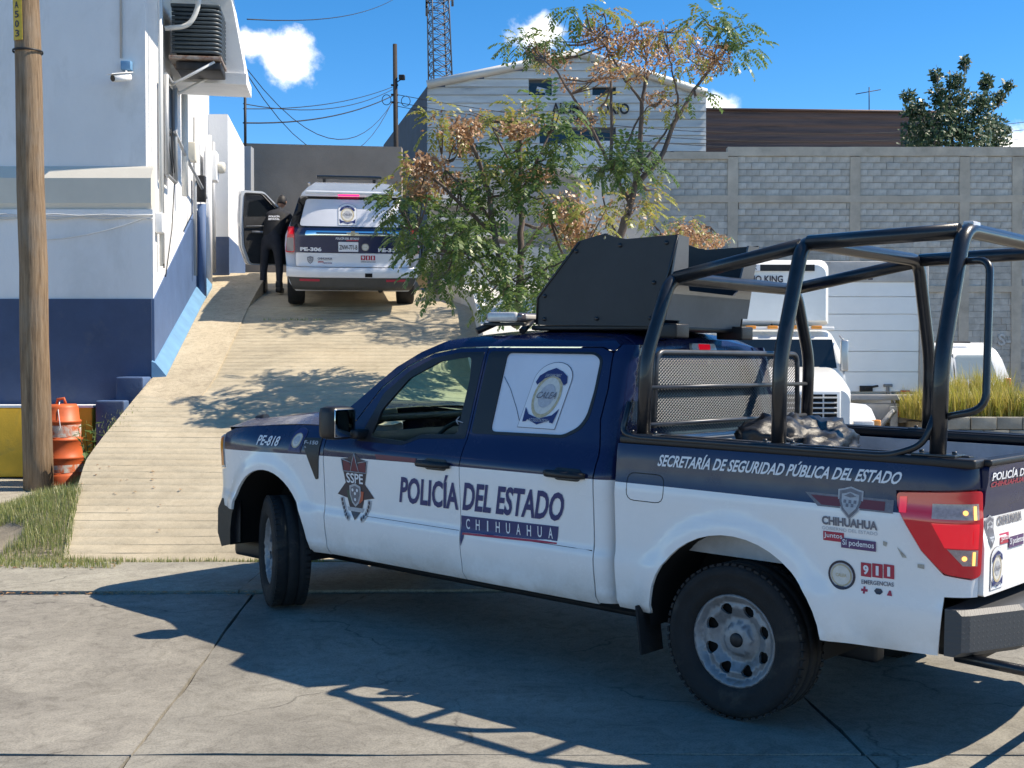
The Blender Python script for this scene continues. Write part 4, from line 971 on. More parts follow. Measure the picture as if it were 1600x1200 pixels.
# side dado climbing with the ramp
n = Vector((.9914, .1309, 0))
def sidep(y, z, off): 
    return Vector((wallx(y), y, z))+n*off
b = MB(); b.add([sidep(15.5, 1.2, .012), sidep(19.72, 2.5, .012), sidep(19.72, 4.19, .012), sidep(15.5, 2.555, .012), sidep(15.5, 1.2, -.02), sidep(19.72, 2.5, -.02), sidep(19.72, 4.19, -.02), sidep(15.5, 2.555, -.02)], [(0, 1, 2, 3), (3, 2, 6, 7), (1, 5, 6, 2), (0, 3, 7, 4), (0, 4, 5, 1)]); part(b, 'side_dado', MC['blue_sunlit'])
b = MB(); b.add([sidep(19.74, 2.5, .05), sidep(20.7, 2.8, .05), sidep(20.7, 4.22, .05), sidep(19.74, 4.20, .05), sidep(19.74, 2.5, -.02), sidep(20.7, 2.8, -.02), sidep(20.7, 4.22, -.02), sidep(19.74, 4.2, -.02)], [(0, 1, 2, 3), (3, 2, 6, 7), (1, 5, 6, 2), (0, 3, 7, 4)]); part(b, 'side_dado', MC['blue_sunlit'])
b = MB(); secs = []
for j in range(9):
    y = lerp(15.45, 20.6, j/8); z = ramp_line(y)
    secs.append([sidep(y, z-.5, -.02), sidep(y, z-.5, .17), sidep(y, z+.04, .16), sidep(y, z+.20, .03), sidep(y, z+.22, -.02)])
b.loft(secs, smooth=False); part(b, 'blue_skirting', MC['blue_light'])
# plinth, blue step blocks
b = MB(); b.rbox((-10.7, CY-.18, .74), (10.86, .36, .88), .02); b.box((-10.7, CY-.19, 1.19), (10.9, .40, .03), mi=1); part(b, 'yellow_plinth', [MC['yellow_paint'], MC['wall_white']])
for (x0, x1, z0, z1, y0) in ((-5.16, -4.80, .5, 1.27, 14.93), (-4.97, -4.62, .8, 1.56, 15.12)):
    b = MB(); b.rbox(((x0+x1)/2, (y0+15.55)/2, (z0+z1)/2), (x1-x0, 15.55-y0, z1-z0), .025); o = part(b, 'step_block', [MC['blue_shaded'], MC['blue_sunlit']])
    for p in o.data.polygons: p.material_index = 1 if p.normal.x > .5 or p.normal.z > .5 else 0  # sides and tops coloured as sunlit, fronts as shaded
# eave over the side wall, overhanging room
b = MB(); b.add([Vector((wallx(y)-.3, y, z)) for y in (15.4, 18.5) for z in (7.35, 7.6)]+[sidep(y, z, 1.0) for y in (15.4, 18.5) for z in (7.35, 7.6)], [(0, 1, 5, 4), (2, 3, 7, 6), (1, 3, 7, 5), (0, 2, 6, 4), (4, 5, 7, 6), (0, 1, 3, 2)]); part(b, 'eave', MC['wall_white'])
def ov(y, off, z): return sidep(y, z, off)
b = MB()
F = [ov(17.7, -.1, 5.92), ov(17.7, .98, 5.90), ov(17.7, .96, 6.1), ov(17.7, .74, 7.3), ov(17.7, -.1, 7.3)]
Kk = [ov(18.5, -.1, 5.92), ov(18.5, .98, 5.90), ov(18.5, .96, 6.1), ov(18.5, .74, 7.3), ov(18.5, -.1, 7.3)]
b.loft([F, Kk], smooth=False); part(b, 'overhanging_room', MC['wall_white'])
b = MB(); b.loft([[ov(17.66, -.05, 5.82), ov(17.66, 1.0, 5.80), ov(17.66, 1.0, 5.96), ov(17.66, -.05, 5.98)], [ov(18.55, -.05, 5.82), ov(18.55, 1.0, 5.80), ov(18.55, 1.0, 5.96), ov(18.55, -.05, 5.98)]], smooth=False); part(b, 'floor_slab', MC['wall_white'])
# pilaster block further up
b = MB(); b.prism([(-5.75, 21.8), (-5.11, 21.8), (-5.11-.132*3.3, 25.1), (-6.3, 25.1)], 2.6, 6.17); o = part(b, 'pilaster', [MC['wall_white_shaded'], MC['wall_white']])
for p in o.data.polygons: p.material_index = 1 if p.normal.x > .5 else 0  # sunlit white on the flank, shaded copy on the front
b = MB(); b.prism([(-5.6, 21.785), (-5.095, 21.785), (-5.095-.132*3.3, 25.08), (-6.2, 25.08)], 2.6, 3.97); o = part(b, 'pilaster_dado', [MC['blue_shaded'], MC['blue_sunlit']])
for p in o.data.polygons: p.material_index = 1 if p.normal.x > .5 else 0  # sunlit blue on the flank, shaded blue on the front
b = MB(); b.box((-5.72, 26.0, 5.2), (.3, .3, 2.2)); part(b, 'rear_post', MC['grey_pipe'])
b = MB(); b.tube([(-5.72, 26, 6.2), (-5.72, 26, 7.4)], .03, 6); part(b, 'vent_pipe', MC['cable'])
# side door reveal and window on the side wall
b = MB(); b.add([sidep(16.55, 4.35, .006), sidep(17.25, 4.35, .006), sidep(17.25, 5.6, .006), sidep(16.55, 5.6, .006)], [(0, 1, 2, 3)]); part(b, 'side_window', MC['glass_dark'])
b = MB()
for a, c in (((16.5, 4.3), (17.3, 4.3)), ((17.3, 4.3), (17.3, 5.65)), ((17.3, 5.65), (16.5, 5.65)), ((16.5, 5.65), (16.5, 4.3))): b.tube([sidep(*a, .03), sidep(*c, .03)], .035, 4)
part(b, 'window_frame', MC['grey_pipe'])
# pipes, boxes and cables on the side wall
for y, z0, z1, r, m_, of in ((15.85, 3.0, 7.4, .025, 'white_pipe', .05), (16.05, 3.05, 7.3, .018, 'white_pipe', .04), (16.2, 3.0, 7.2, .01, 'cable', .03), (18.0, 4.2, 5.7, .05, 'white_pipe', .07), (19.2, 3.1, 5.6, .03, 'grey_pipe', .06), (19.75, 2.75, 4.3, .07, 'blue_sunlit', .10), (20.75, 3.0, 5.6, .06, 'wall_white', .09), (21.4, 3.3, 5.6, .05, 'grey_pipe', .09)):
    b = MB(); b.tube([sidep(y, z0, of), sidep(y, z1, of)], r, 8); part(b, 'wall_pipe', MC[m_])
b = MB(); b.tube([sidep(17.2, 5.0, .04), sidep(18.3, 4.72, .10), sidep(19.6, 4.55, .12), sidep(20.5, 4.50, .08)], .025, 6); part(b, 'wall_pipe', MC['grey_pipe'])
b = MB(); b.tube([sidep(16.9, 5.0, .03), sidep(17.3, 4.4, .02), sidep(17.0, 3.6, .02), sidep(16.4, 2.9, .02)], .008, 5); part(b, 'loose_cable', MC['cable'])
for y, z, sz, m_ in ((15.75, 3.55, (.1, .2, .26), 'wall_white'), (19.75, 4.55, (.16, .18, .42), 'dark_metal'), (21.0, 5.1, (.22, .35, .5), 'wall_white'), (18.9, 5.0, (.12, .2, .3), 'cornice')):
    b = MB(); b.rbox(sidep(y, z, sz[0]/2), sz, .015, Matrix.Rotation(.13, 3, 'Z')); part(b, 'meter_box', MC[m_])
b = MB(); b.lathe([(0, .0), (.09, .0), (.10, -.03), (.10, -.09)], 16, 'X', sidep(21.05, 5.1, .33)); part(b, 'meter_dial', MC['cornice'])
# cables along the front ledge
b = MB()
for k in range(3):
    pts = [Vector((lerp(-9, CX+.02, i/14), CY-.04-.006*k, 3.60+.02*k-.03*abs(sin(i*1.7+k)))) for i in range(15)]; b.tube(pts, .009, 5)
b.tube([Vector((lerp(-6.2, -4.7, i/10), CY-.03, 3.30+.28*(i/10)**2)) for i in range(11)], .006, 5)
part(b, 'front_cables', MC['white_pipe'])
b = MB(); b.tube([(-5.02, CY+.10, 5.65), (-5.02, CY+.10, 8.1)], .016, 6); part(b, 'front_conduit', MC['grey_pipe'])
# security camera
CC = thing('security_camera', 'white security camera on a blue box near the building corner', 'camera', tuple(D(195, 118, 15.5)))
c0 = Vector(CC.location)
b = MB(); b.rbox((.0, .08, .14), (.13, .10, .12), .012); b.build('junction_box', MC['blue_light'], CC)
dr = Vector((-.5, -.72, -.22)).normalized(); q = dr.to_track_quat('X', 'Z').to_matrix()
b = MB(); b.tube([(.0, .06, .08), (.02, -.02, .0)], .02, 6); b.build('bracket', MC['white_pipe'], CC)
b = MB(); b.tube([Vector((.06, .0, -.02)), Vector((.06, 0, -.02))+dr*.26], .048, 12); cm = b.build('housing', MC['wall_white'], CC)
b = MB(); b.tube([Vector((.06, 0, -.02))+dr*.255, Vector((.06, 0, -.02))+dr*.268], .040, 12); b.build('lens', MC['glass_dark'], cm)
b = MB(); b.rbox(Vector((.06, 0, .035))+dr*.15, (.34, .11, .012), .004, q); b.build('sun_hood', MC['wall_white'], CC)
# evaporative cooler on brackets
EC = thing('evaporative_cooler', 'dark louvred evaporative cooler mounted high on the white wall', 'air cooler', tuple(sidep(17.0, 6.02, .0)))
M('cooler_grey', (.055, .075, .09), .45, var=.2, vs=6)
EC.rotation_euler = (0, 0, .132)
b = MB(); b.rbox((.36, .32, .36), (.60, .60, .66), .10); body = b.build('housing', MC['hole'], EC)
for k in range(11):
    z = .07+.058*k; b = MB()
    pts = bend([(.04, -.012, z), (.69, -.012, z), (.69, .64, z)], .13, 6)
    b.tube(pts, .026, 6); b.build('louvre', MC['cooler_grey'], EC)
b = MB(); b.rbox((.36, .32, .715), (.68, .68, .05), .02); b.build('lid', MC['cooler_grey'], EC)
b = MB(); b.rbox((.36, .30, -.02), (.72, .72, .05), .01); b.build('tray', M('rusty_tray', (.30, .27, .25), .6, var=.3, vs=8, col2=(.16, .07, .04), c2s=6), EC)
b = MB(); b.rbox((.40, .30, -.12), (.62, .60, .12), .02); b.build('drain_pan', MC['dark_metal'], EC)
for y in (.0, .6): MB().tube([(.0, y, -.42), (.62, y, -.06)], .022, 5).build('bracket', MC['wall_white'], EC)
b = MB(); b.tube(bend([(-.02, -.25, .32), (.30, -.25, .36), (.42, -.22, .60), (.46, -.2, 1.2)], .25, 6), .035, 8); b.build('white_duct', MC['white_pipe'], EC)
# ---------------------------------------------------------------- timber utility pole in front
m_wood, N, L, B = nodes('pole_wood')
nw = noise(N, L, 6, 8, .7, (6, 6, .35)); n2 = noise(N, L, 2.2, 5, .6, (1, 1, .5))
c = ramp(N, L, nw, [(.30, (.075, .045, .026)), (.48, (.20, .13, .075)), (.72, (.33, .235, .15))])
c = mixc(N, L, ramp(N, L, n2, [(.5, (0, 0, 0)), (.75, (1, 1, 1))]), c, (.24, .20, .16)); L.new(c, B.inputs['Base Color']); B.inputs['Roughness'].default_value = .85
bb = N.new('ShaderNodeBump'); bb.inputs['Strength'].default_value = .7; bb.inputs['Distance'].default_value = .02; L.new(nw, bb.inputs['Height']); L.new(bb.outputs[0], B.inputs['Normal'])
pb = D(60, 765, 14.3); pt = D(40, -60, 14.3); pb.z = foot_z(14.3)-.05
UP = thing('timber_pole', 'thick brown timber utility pole with a yellow number plate', 'utility pole', tuple(pb))
b = MB(); pts = [pb.lerp(pt, i/14)-pb+Vector((.006*sin(i*1.3), .006*cos(i*2.1), 0)) for i in range(15)]; b.tube(pts, [.172-.002*i for i in range(15)], 20); b.build('shaft', m_wood, UP)
def plf(a, z, off=0.):
    t = (z-pb.z)/(pt.z-pb.z); p = pb.lerp(pt, t)-pb; an = -pi/2-.33+a/.168
    return p+Vector((cos(an), sin(an), 0))*(.163+off)
zl = D(32, 30, 14.15).z
tagp = panel('number_plate', M('plate_yellow', (.62, .42, .05), .5, var=.2, vs=20), UP, plf, [(-.065, zl-.24), (.065, zl-.24), (.065, zl+.24), (-.065, zl+.24)], sp=.05, off=.006, rim=.006)
for i, ch in enumerate('A503'):
    z = zl+.165-.11*i; decal_text('numeral', ch, MC['dark_ink'], tagp, plf, [(-.028, z-.04), (.028, z-.04), (.028, z+.04), (-.028, z+.04)], off=.009, bold=.02)
for zz in (zl-.34, zl+.32):
    t = (zz-pb.z)/(pt.z-pb.z); c = pb.lerp(pt, t)-pb; b = MB(); b.lathe([(.166, -.012), (.172, -.012), (.172, .012), (.166, .012)], 20, 'Z', c); b.build('metal_band', MC['dark_metal'], UP)
# ---------------------------------------------------------------- orange traffic drum
M('drum_orange', (.62, .125, .04), .5, var=.15, vs=7, col2=(.45, .09, .03), c2s=4, c2r=(.5, .8)); M('reflect_white', (.62, .58, .52), .5, var=.3, vs=12, col2=(.60, .14, .05), c2s=9, c2r=(.45, .6))
dp = D(100, 764, 14.75); dp.z = foot_z(14.75)
DR = thing('traffic_drum', 'battered orange traffic drum behind the timber pole', 'traffic drum', tuple(dp))
DR.rotation_euler = (.0, -.02, 0)
prof = [(.255, 0), (.26, .02), (.25, .10), (.245, .12), (.235, .13), (.235, .30), (.245, .31), (.245, .33), (.228, .345), (.226, .52), (.236, .53), (.236, .55), (.218, .56), (.215, .74), (.225, .75), (.225, .77), (.205, .78), (.195, .93), (.17, .97), (.05, .975), (0, .975)]
b = MB(); b.lathe(prof, 28, 'Z'); b.build('shell', MC['drum_orange'], DR)
for z0, z1, r in ((.145, .285, .237), (.575, .72, .220)):
    b = MB(); b.lathe([(r, z0), (r-.003, z1)], 28, 'Z'); b.build('reflective_band', MC['reflect_white'], DR)
b = MB(); b.tube([(-.06, 0, .97), (-.05, 0, 1.03), (.03, 0, 1.04), (.05, 0, .97)], .018, 8); b.build('handle', MC['drum_orange'], DR)
b = MB(); b.tube([(.02, -.12, 1.0), (.03, -.2, .9), (.06, -.225, .7), (.02, -.235, .62)], .006, 5); b.build('string', MC['wh_ink'], DR)
# ================================================================ far background
WY = 36.0
def wz(v, y=WY): return CAMH+(600-FPX*math.tan(PITCH)-v)*y/FPX
def wx(u, y=WY): return (u-800)/FPX*y
M('block_grey', (.53, .505, .455), .9, var=.28, vs=4, bump=.5, bs=40, col2=(.40, .375, .33), c2s=1.4, c2r=(.48, .75), island=.16)
M('mortar', (.36, .34, .31), .95, var=.3, vs=10, bump=.4); M('beam_concrete', (.52, .455, .37), .9, var=.25, vs=2, bump=.3, bs=30)
BW = thing('block_wall', 'tall grey concrete block wall with beams and pillars', 'wall', (wx(1135), WY, -.45))
def bpart(b, name, mat): 
    o = b.build(name, mat, BW); o.matrix_parent_inverse = Matrix.Translation(-BW.location); return o
X0, X1 = wx(985), wx(1840)
b = MB(); b.box(((X0+X1)/2, WY+.12, (wz(240)-.6)/2), (X1-X0, .16, wz(240)+.6)); bpart(b, 'mortar_core', MC['mortar'])
tiers = [(wz(307)+.0, wz(246), 6), (wz(447), wz(318), 13), (-.45, wz(457), 22)]
pil = [wx(1143), wx(1333), wx(1503), wx(1585), wx(1760), wx(960)]
meshes = []
for k in range(4):
    bb_ = MB(); bb_.rbox((0, 0, 0), (.397, .14, .193), .007); o = bb_.build('block', MC['block_grey'], None); meshes.append(o.data); bpy.data.objects.remove(o)
rg = random.Random(8); cells = []
for ti, (z0, z1, nr) in enumerate(tiers):
    hh = (z1-z0)/nr
    for r in range(nr):
        x = X0+(.2 if r % 2 else 0)+rg.uniform(-.03, .03)
        while x < X1:
            c = (x+.2, z0+(r+.5)*hh)
            lo, hi = x, x+.4
            for p in pil:
                if lo < p+.14 and hi > p-.14:
                    if p > c[0]: hi = min(hi, p-.13)
                    else: lo = max(lo, p+.13)
            if hi-lo > .06:
                c = ((lo+hi)/2, c[1], hi-lo)
                u = 800+FPX*c[0]/WY; v = 600-FPX*math.tan(PITCH)-(c[1]-CAMH)*FPX/WY
                cells.append((c, hh, u, v, ti))
            x += .4
def vis(u, v): return (1005 < u < 1600) and (v < 372 or (u > 1450 and v < 560)) and not (u < 1130 and v > 330)
shown = [c for c in cells if vis(c[2], c[3])]; shown.sort(key=lambda c: abs(c[3]-300)+.02*abs(c[2]-1350)); first = shown[:300]; ids = set(id(c) for c in first)
for c, hh, u, v, ti in first:
    o = share('block', meshes[rg.randrange(4)], BW, (c[0]-BW.location.x, rg.uniform(-.012, .012), c[1]-BW.location.z), (rg.uniform(-.02, .02), rg.uniform(-.006, .006), rg.uniform(-.02, .02)), (c[2]/.4, 1, hh/.2))
b = MB()
for c in cells:
    if id(c) not in ids: b.box((c[0][0], WY+rg.uniform(-.012, .012), c[0][1]), (c[0][2]-.004, .14, c[1]-.007))
o = bpart(b, 'block_courses', MC['block_grey']); o['kind'] = 'stuff'
for va, vb, of in ((232, 246, .05), (307, 318, .045), (447, 457, .04)):
    b = MB(); n_ = 40
    secs = []
    for i in range(n_+1):
        x = lerp(X0 if va != 232 else wx(1135), X1, i/n_); d = .012*mnoise.noise(Vector((x*.9, va, 0))); secs.append([Vector((x, WY-.07-of+d, wz(vb)+d)), Vector((x, WY-.07-of-d, wz(va)+d*1.5)), Vector((x, WY+.2, wz(va)+d)), Vector((x, WY+.2, wz(vb)))])
    b.loft(secs, smooth=False); bpart(b, 'ring_beam', MC['beam_concrete'])
b = MB(); b.box(((X0+wx(1135))/2, WY+.02, (wz(240)+wz(251))/2), (wx(1135)-X0, .30, wz(240)-wz(251))); bpart(b, 'ring_beam', MC['beam_concrete'])
for p in pil:
    b = MB(); n_ = 14; secs = []
    for i in range(n_+1):
        z = lerp(-.5, wz(247), i/n_); w = .15+.02*mnoise.noise(Vector((p, z, 0))); d = .02*mnoise.noise(Vector((p, z*2, 4))); secs.append([Vector((p-w, WY-.105+d, z)), Vector((p+w, WY-.105+d*.5, z)), Vector((p+w, WY+.1, z)), Vector((p-w, WY+.1, z))])
    b.loft(secs, smooth=False); bpart(b, 'pillar', MC['beam_concrete'])
decal_text('painted_lettering', 'S-B', M('faded_white', (.5, .5, .48), .8, var=.3, vs=6), None, lambda a, z, off=0.: Vector((a, WY-.09-off, z)), [(wx(1557), wz(540)), (wx(1592), wz(540)), (wx(1592), wz(522)), (wx(1557), wz(522))], off=.01, bold=.03)
o = bpy.data.objects['painted_lettering']; o.parent = BW; o.matrix_parent_inverse = Matrix.Translation(-BW.location)
# ---------------------------------------------------------------- warehouse with the gable
HY = 46.0
M('siding', (.62, .62, .60), .75, var=.22, vs=1.1, stretch=(.5, 1, 3.0), bump=.15, bs=20, col2=(.26, .27, .28), c2s=.9, c2r=(.55, .8), island=.14)
M('siding_dark', (.13, .16, .20), .8, var=.25, vs=1)
WH = thing('gabled_warehouse', 'grey boarded warehouse with a low gable and faded black lettering', 'warehouse', (wx(880, HY), HY, 0))
def hpart(b, name, mat, par=None):
    o = b.build(name, mat, par or WH)
    if par is None: o.matrix_parent_inverse = Matrix.Translation(-WH.location)
    return o
gab = [(wx(668, HY), wz(137, HY)), (wx(905, HY), wz(88, HY)), (wx(1102, HY), wz(150, HY))]
def gtop(x): return interp([(gab[0][0], gab[0][1]), (gab[1][0], gab[1][1]), (gab[2][0], gab[2][1])], x)
wins = [(826, 130, 862, 150), (925, 133, 962, 150), (843, 205, 962, 222)]
wr = [(wx(a, HY), wx(c, HY), wz(d, HY), wz(b_, HY)) for a, b_, c, d in wins]
b = MB(); b.prism([(gab[0][0], -.4), (gab[2][0], -.4), gab[2], gab[1], gab[0]], HY+.35, HY+22, lambda a, c, h: (a, h, c)); hpart(b, 'hall', MC['siding_dark'])
z = wz(300, HY); bh = .305; rg = random.Random(2)
while z < gab[1][1]:
    # horizontal boards, split round the window openings
    z1 = min(z+bh, gab[1][1]); xa, xb = gab[0][0], gab[2][0]
    if z1 > gab[0][1]: xa = lerp(gab[0][0], gab[1][0], max(0, (z+bh*.5-gab[0][1])/(gab[1][1]-gab[0][1])))
    if z1 > gab[2][1]: xb = lerp(gab[2][0], gab[1][0], max(0, (z+bh*.5-gab[2][1])/(gab[1][1]-gab[2][1])))
    cuts = [(xa, xb)]
    for wa, wb, za, zb in wr:
        if z+bh*.5 > za and z+bh*.5 < zb:
            nc = []
            for p, q in cuts:
                if wb < p or wa > q: nc.append((p, q))
                else: nc += [(p, wa), (wb, q)]
            cuts = [c for c in nc if c[1]-c[0] > .1]
    for p, q in cuts:
        b = MB(); n_ = 6; secs = []
        for i in range(n_+1):
            x = lerp(p, q, i/n_); d = .015*mnoise.noise(Vector((x*.5, z*3, 0))); zt = min(z+bh-.012, gtop(x))
            secs.append([Vector((x, HY+.30, z)), Vector((x, HY+.02+d, z+.0)), Vector((x, HY+.07+d, max(z+.02, zt))), Vector((x, HY+.30, max(z+.02, zt)))])
        b.loft(secs, smooth=False); hpart(b, 'board', MC['siding'])
    z += bh
for (wa, wb, za, zb) in wr:
    b = MB(); b.box(((wa+wb)/2, HY+.30, (za+zb)/2), (wb-wa, .04, zb-za)); w_ = hpart(b, 'window', MC['glass_dark'])
    b = MB()
    for a, c in (((wa, za), (wb, za)), ((wb, za), (wb, zb)), ((wb, zb), (wa, zb)), ((wa, zb), (wa, za)), (((wa+wb)/2, za), ((wa+wb)/2, zb))): b.tube([(a[0], HY+.05, a[1]), (c[0], HY+.05, c[1])], .05, 4)
    o = b.build('window_frame', MC['siding_dark'], w_); o.matrix_parent_inverse = w_.matrix_parent_inverse
b = MB(); b.box((wr[0][0]+.55, HY+.27, wr[0][2]+.22), (.5, .02, .16), Matrix.Rotation(.25, 3, 'Y')); b.box((wr[0][1]-.18, HY+.27, wr[0][2]+.15), (.12, .02, .2)); hpart(b, 'bright_pane', MC['film_white'])
b = MB(); b.prism([(wx(888, HY), wz(262, HY)), (wx(962, HY), wz(262, HY)), (wx(962, HY), wz(222, HY)), (wx(888, HY), wz(222, HY))], HY-.05, HY+.05, lambda a, c, h: (a, h, c)); hpart(b, 'pale_panel', MC['wall_white_shaded'])
for a, c in ((gab[0], gab[1]), (gab[1], gab[2])):
    b = MB(); b.tube([(a[0], HY-.05, a[1]+.05), (c[0], HY-.05, c[1]+.05)], .16, 4); hpart(b, 'verge', MC['siding'])
# left flank of the hall, falling away
b = MB(); b.add([(gab[0][0], HY+.02, gab[0][1]), (wx(600, 62), 62, wz(228, 62)), (wx(600, 62), 62, -.4), (gab[0][0], HY+.02, -.4), (gab[0][0]+.3, HY+.02, gab[0][1]), (wx(604, 62)+.5, 62, wz(228, 62))], [(0, 1, 2, 3), (0, 4, 5, 1)]); hpart(b, 'flank_wall', M('flank_blue', (.045, .06, .085), .8, var=.3, vs=.8))
hf = lambda a, z, off=0.: Vector((a-WH.location.x, -.02-off, z-WH.location.z))
LB = M('letter_black', (.025, .025, .028), .7)
def wl(t, u0, v0, u1, v1, bold=.03): decal_text('painted_lettering', t, LB, WH, hf, [(wx(u0, HY), wz(v1, HY)), (wx(u1, HY), wz(v1, HY)), (wx(u1, HY), wz(v0, HY)), (wx(u0, HY), wz(v0, HY))], off=.03, bold=bold)
wl('ALUM', 862, 163, 905, 180); wl('ORIO', 936, 164, 982, 181); wl('PARR', 890, 182, 930, 195); wl('ALUMIN', 706, 228, 752, 240, .02); wl('RARIO', 1010, 238, 1055, 248, .02)
# ---------------------------------------------------------------- brown ribbed shed
BY = 50.0
M('brown_metal', (.20, .115, .09), .6, var=.2, vs=1.2, stretch=(.2, 1, 4), col2=(.09, .06, .055), c2s=1)
BS_ = thing('brown_shed', 'brown ribbed metal shed behind the block wall', 'shed', (wx(1255, BY), BY, 0))
b = MB(); x0, x1 = wx(1096, BY), wx(1470, BY); zt = wz(173, BY); n_ = 30; V = []
rows_ = []
for i in range(n_*4+1):
    z = lerp(2, zt, i/(n_*4)); d = (0, -.025, -.025, 0)[i % 4]; rows_.append([Vector((x0-BS_.location.x, d, z)), Vector((x1-BS_.location.x, d, z-.12*(z/10)))])
b.add([p for r_ in rows_ for p in r_], [(2*i, 2*i+1, 2*i+3, 2*i+2) for i in range(len(rows_)-1)]); b.build('ribbed_wall', MC['brown_metal'], BS_, fix=False)
b = MB(); b.add([(x0-BS_.location.x, -.08, zt), (x1-BS_.location.x, -.08, zt-.12), (x1-BS_.location.x, 15, zt+.3), (x0-BS_.location.x, 15, zt+.6)], [(0, 1, 2, 3)]); b.tube([(x0-BS_.location.x, -.1, zt), (x1-BS_.location.x, -.1, zt-.12)], .05, 6); b.build('roof', MC['brown_metal'], BS_)
AN = thing('roof_antenna', 'thin television antenna standing on the brown shed', 'antenna', tuple(D(1357, 176, 51)))
a0 = Vector(AN.location)
def rel(u, v, y): return D(u, v, y)-a0
b = MB(); b.tube([rel(1358, 178, 51), rel(1358, 136, 51)], .022, 6); b.build('mast', MC['cable'], AN)
b = MB(); b.tube([rel(1337, 147, 50.8), rel(1376, 140, 51.2)], .018, 6); b.build('boom', MC['cable'], AN)
# ---------------------------------------------------------------- brown-grey wall at the top of the ramp
b = MB(); yy = 27.5; xa, xb = wx(375, yy), wx(628, yy); zt = wz(225, yy); 
b.prism([(xa-4, 2.5), (xb, 2.5), (xb, wz(231, yy)), (xa, zt), (xa-4, zt)], yy, yy+.3, lambda a, c, h: (a, h, c))
tag(b.build('rendered_wall', M('render_brown', (.30, .255, .21), .95, var=.15, vs=1.5, bump=.5, bs=35)), 'plain brown rendered wall closing the top of the ramp', 'wall')
# ---------------------------------------------------------------- lattice mast
TY = 90.0
LT = thing('lattice_mast', 'tall steel lattice communications mast against the sky', 'mast', (wx(686, TY), TY, wz(150, TY)))
def lt(u, v): return Vector((wx(u, TY)-LT.location.x, 0, wz(v, TY)-LT.location.z))
M('mast_steel', (.12, .13, .15), .5, metal=.6)
zb, zt = 0, wz(-60, TY)-LT.location.z
def leg(k, t): 
    w = lerp(.78, .66, t); a = pi/4+k*pi/2+.35
    return Vector((w*1.3*cos(a)+lerp(.15, -.12, t), w*1.3*sin(a), lerp(zb, zt, t)))
for k in range(4):
    MB().tube([leg(k, 0), leg(k, 1)], .055, 6).build('leg', MC['mast_steel'], LT)
NB = 13
for i in range(NB):
    b = MB(); t0, t1 = i/NB, (i+1)/NB
    for k in range(4): b.tube([leg(k, t0), leg((k+1) % 4, t1)], .028, 4); b.tube([leg((k+1) % 4, t0), leg(k, t1)], .028, 4); b.tube([leg(k, t1), leg((k+1) % 4, t1)], .028, 4)
    b.build('brace', MC['mast_steel'], LT)
for (u, v) in ((668, 20), (708, 5), (668, 8)):
    p = lt(u, v); b = MB(); b.tube([p+Vector((0, -.3, -.5)), p+Vector((0, -.3, .6))], .09, 6); b.tube([p, Vector((0, 0, p.z))], .03, 4); b.build('aerial', MC['mast_steel'], LT)
# ---------------------------------------------------------------- utility pole and wires
UY = 40.0
pp = D(619, 262, UY)
UP2 = thing('dark_utility_pole', 'slender dark utility pole with a floodlight beside the warehouse', 'utility pole', (pp.x, UY, 3.6))
def u2(u, v, y=UY): return D(u, v, y)-Vector(UP2.location)
b = MB(); b.tube([u2(619, 262)+Vector((0, 0, -2.6)), u2(619, 262), u2(617, 69)], [.085, .085, .07], 8); b.build('shaft', M('old_wood', (.05, .04, .035), .9, var=.3, vs=8, stretch=(4, 4, .4)), UP2)
b = MB(); b.rbox(u2(628, 121), (.20, .2, .16), .03); b.tube([u2(618, 130), u2(628, 123)], .02, 5); b.build('floodlight', MC['dark_metal'], UP2)
for c in ((604, 156), (634, 158)):
    b = MB(); b.tube([u2(c[0]+7*cos(a), c[1]+8*sin(a)) for a in [2*pi*i/14 for i in range(14)]], .012, 4, closed=True); b.build('cable_coil', MC['cable'], UP2)
for v in (133, 148, 160): MB().tube([u2(611, v), u2(622, v)], .035, 6).build('insulator', MC['dark_metal'], UP2)
def wire(a, c, sag, r=.012, label='', n=14):
    pts = []
    for i in range(n+1):
        t = i/n; p = a.lerp(c, t); pts.append(p-Vector((0, 0, sag*4*t*(1-t))))
    b = MB(); b.tube(pts, r, 4); o = b.build('overhead_wire', MC['cable'])
    return tag(o, label, 'wire', 'overhead wires')
for i, (a, c, s, r) in enumerate((((386, 108, 24), (613, 160, 40), 1.3, .011), ((386, 116, 24), (613, 158, 40), 1.7, .011), ((380, 192, 26), (613, 150, 40), .25, .016), ((380, 170, 26), (613, 136, 40), .2, .010), ((380, 162, 26), (613, 140, 40), .35, .010))):
    wire(D(a[0], a[1], a[2]), D(c[0], c[1], c[2]), s, r, ['topmost sagging wire from the white building to the dark pole', 'second sagging wire just under the topmost one', 'thick low wire left of the dark utility pole', 'thin wire meeting the dark pole below its floodlight', 'thin wire close beneath the one under the floodlight'][i])
wire(D(386, 30, 24), D(640, -18, 60), .5, .012, 'single wire crossing the sky above the small cloud')
for i, (v0, v1) in enumerate(((148, 196), (160, 208), (166, 222))):
    wire(D(621, v0, 40), D(1640, v1-10, 44.8), .9, .011, ['uppermost of three wires crossing the warehouse front', 'middle one of three wires crossing the warehouse front', 'lowest of three wires crossing the warehouse front'][i], 24)
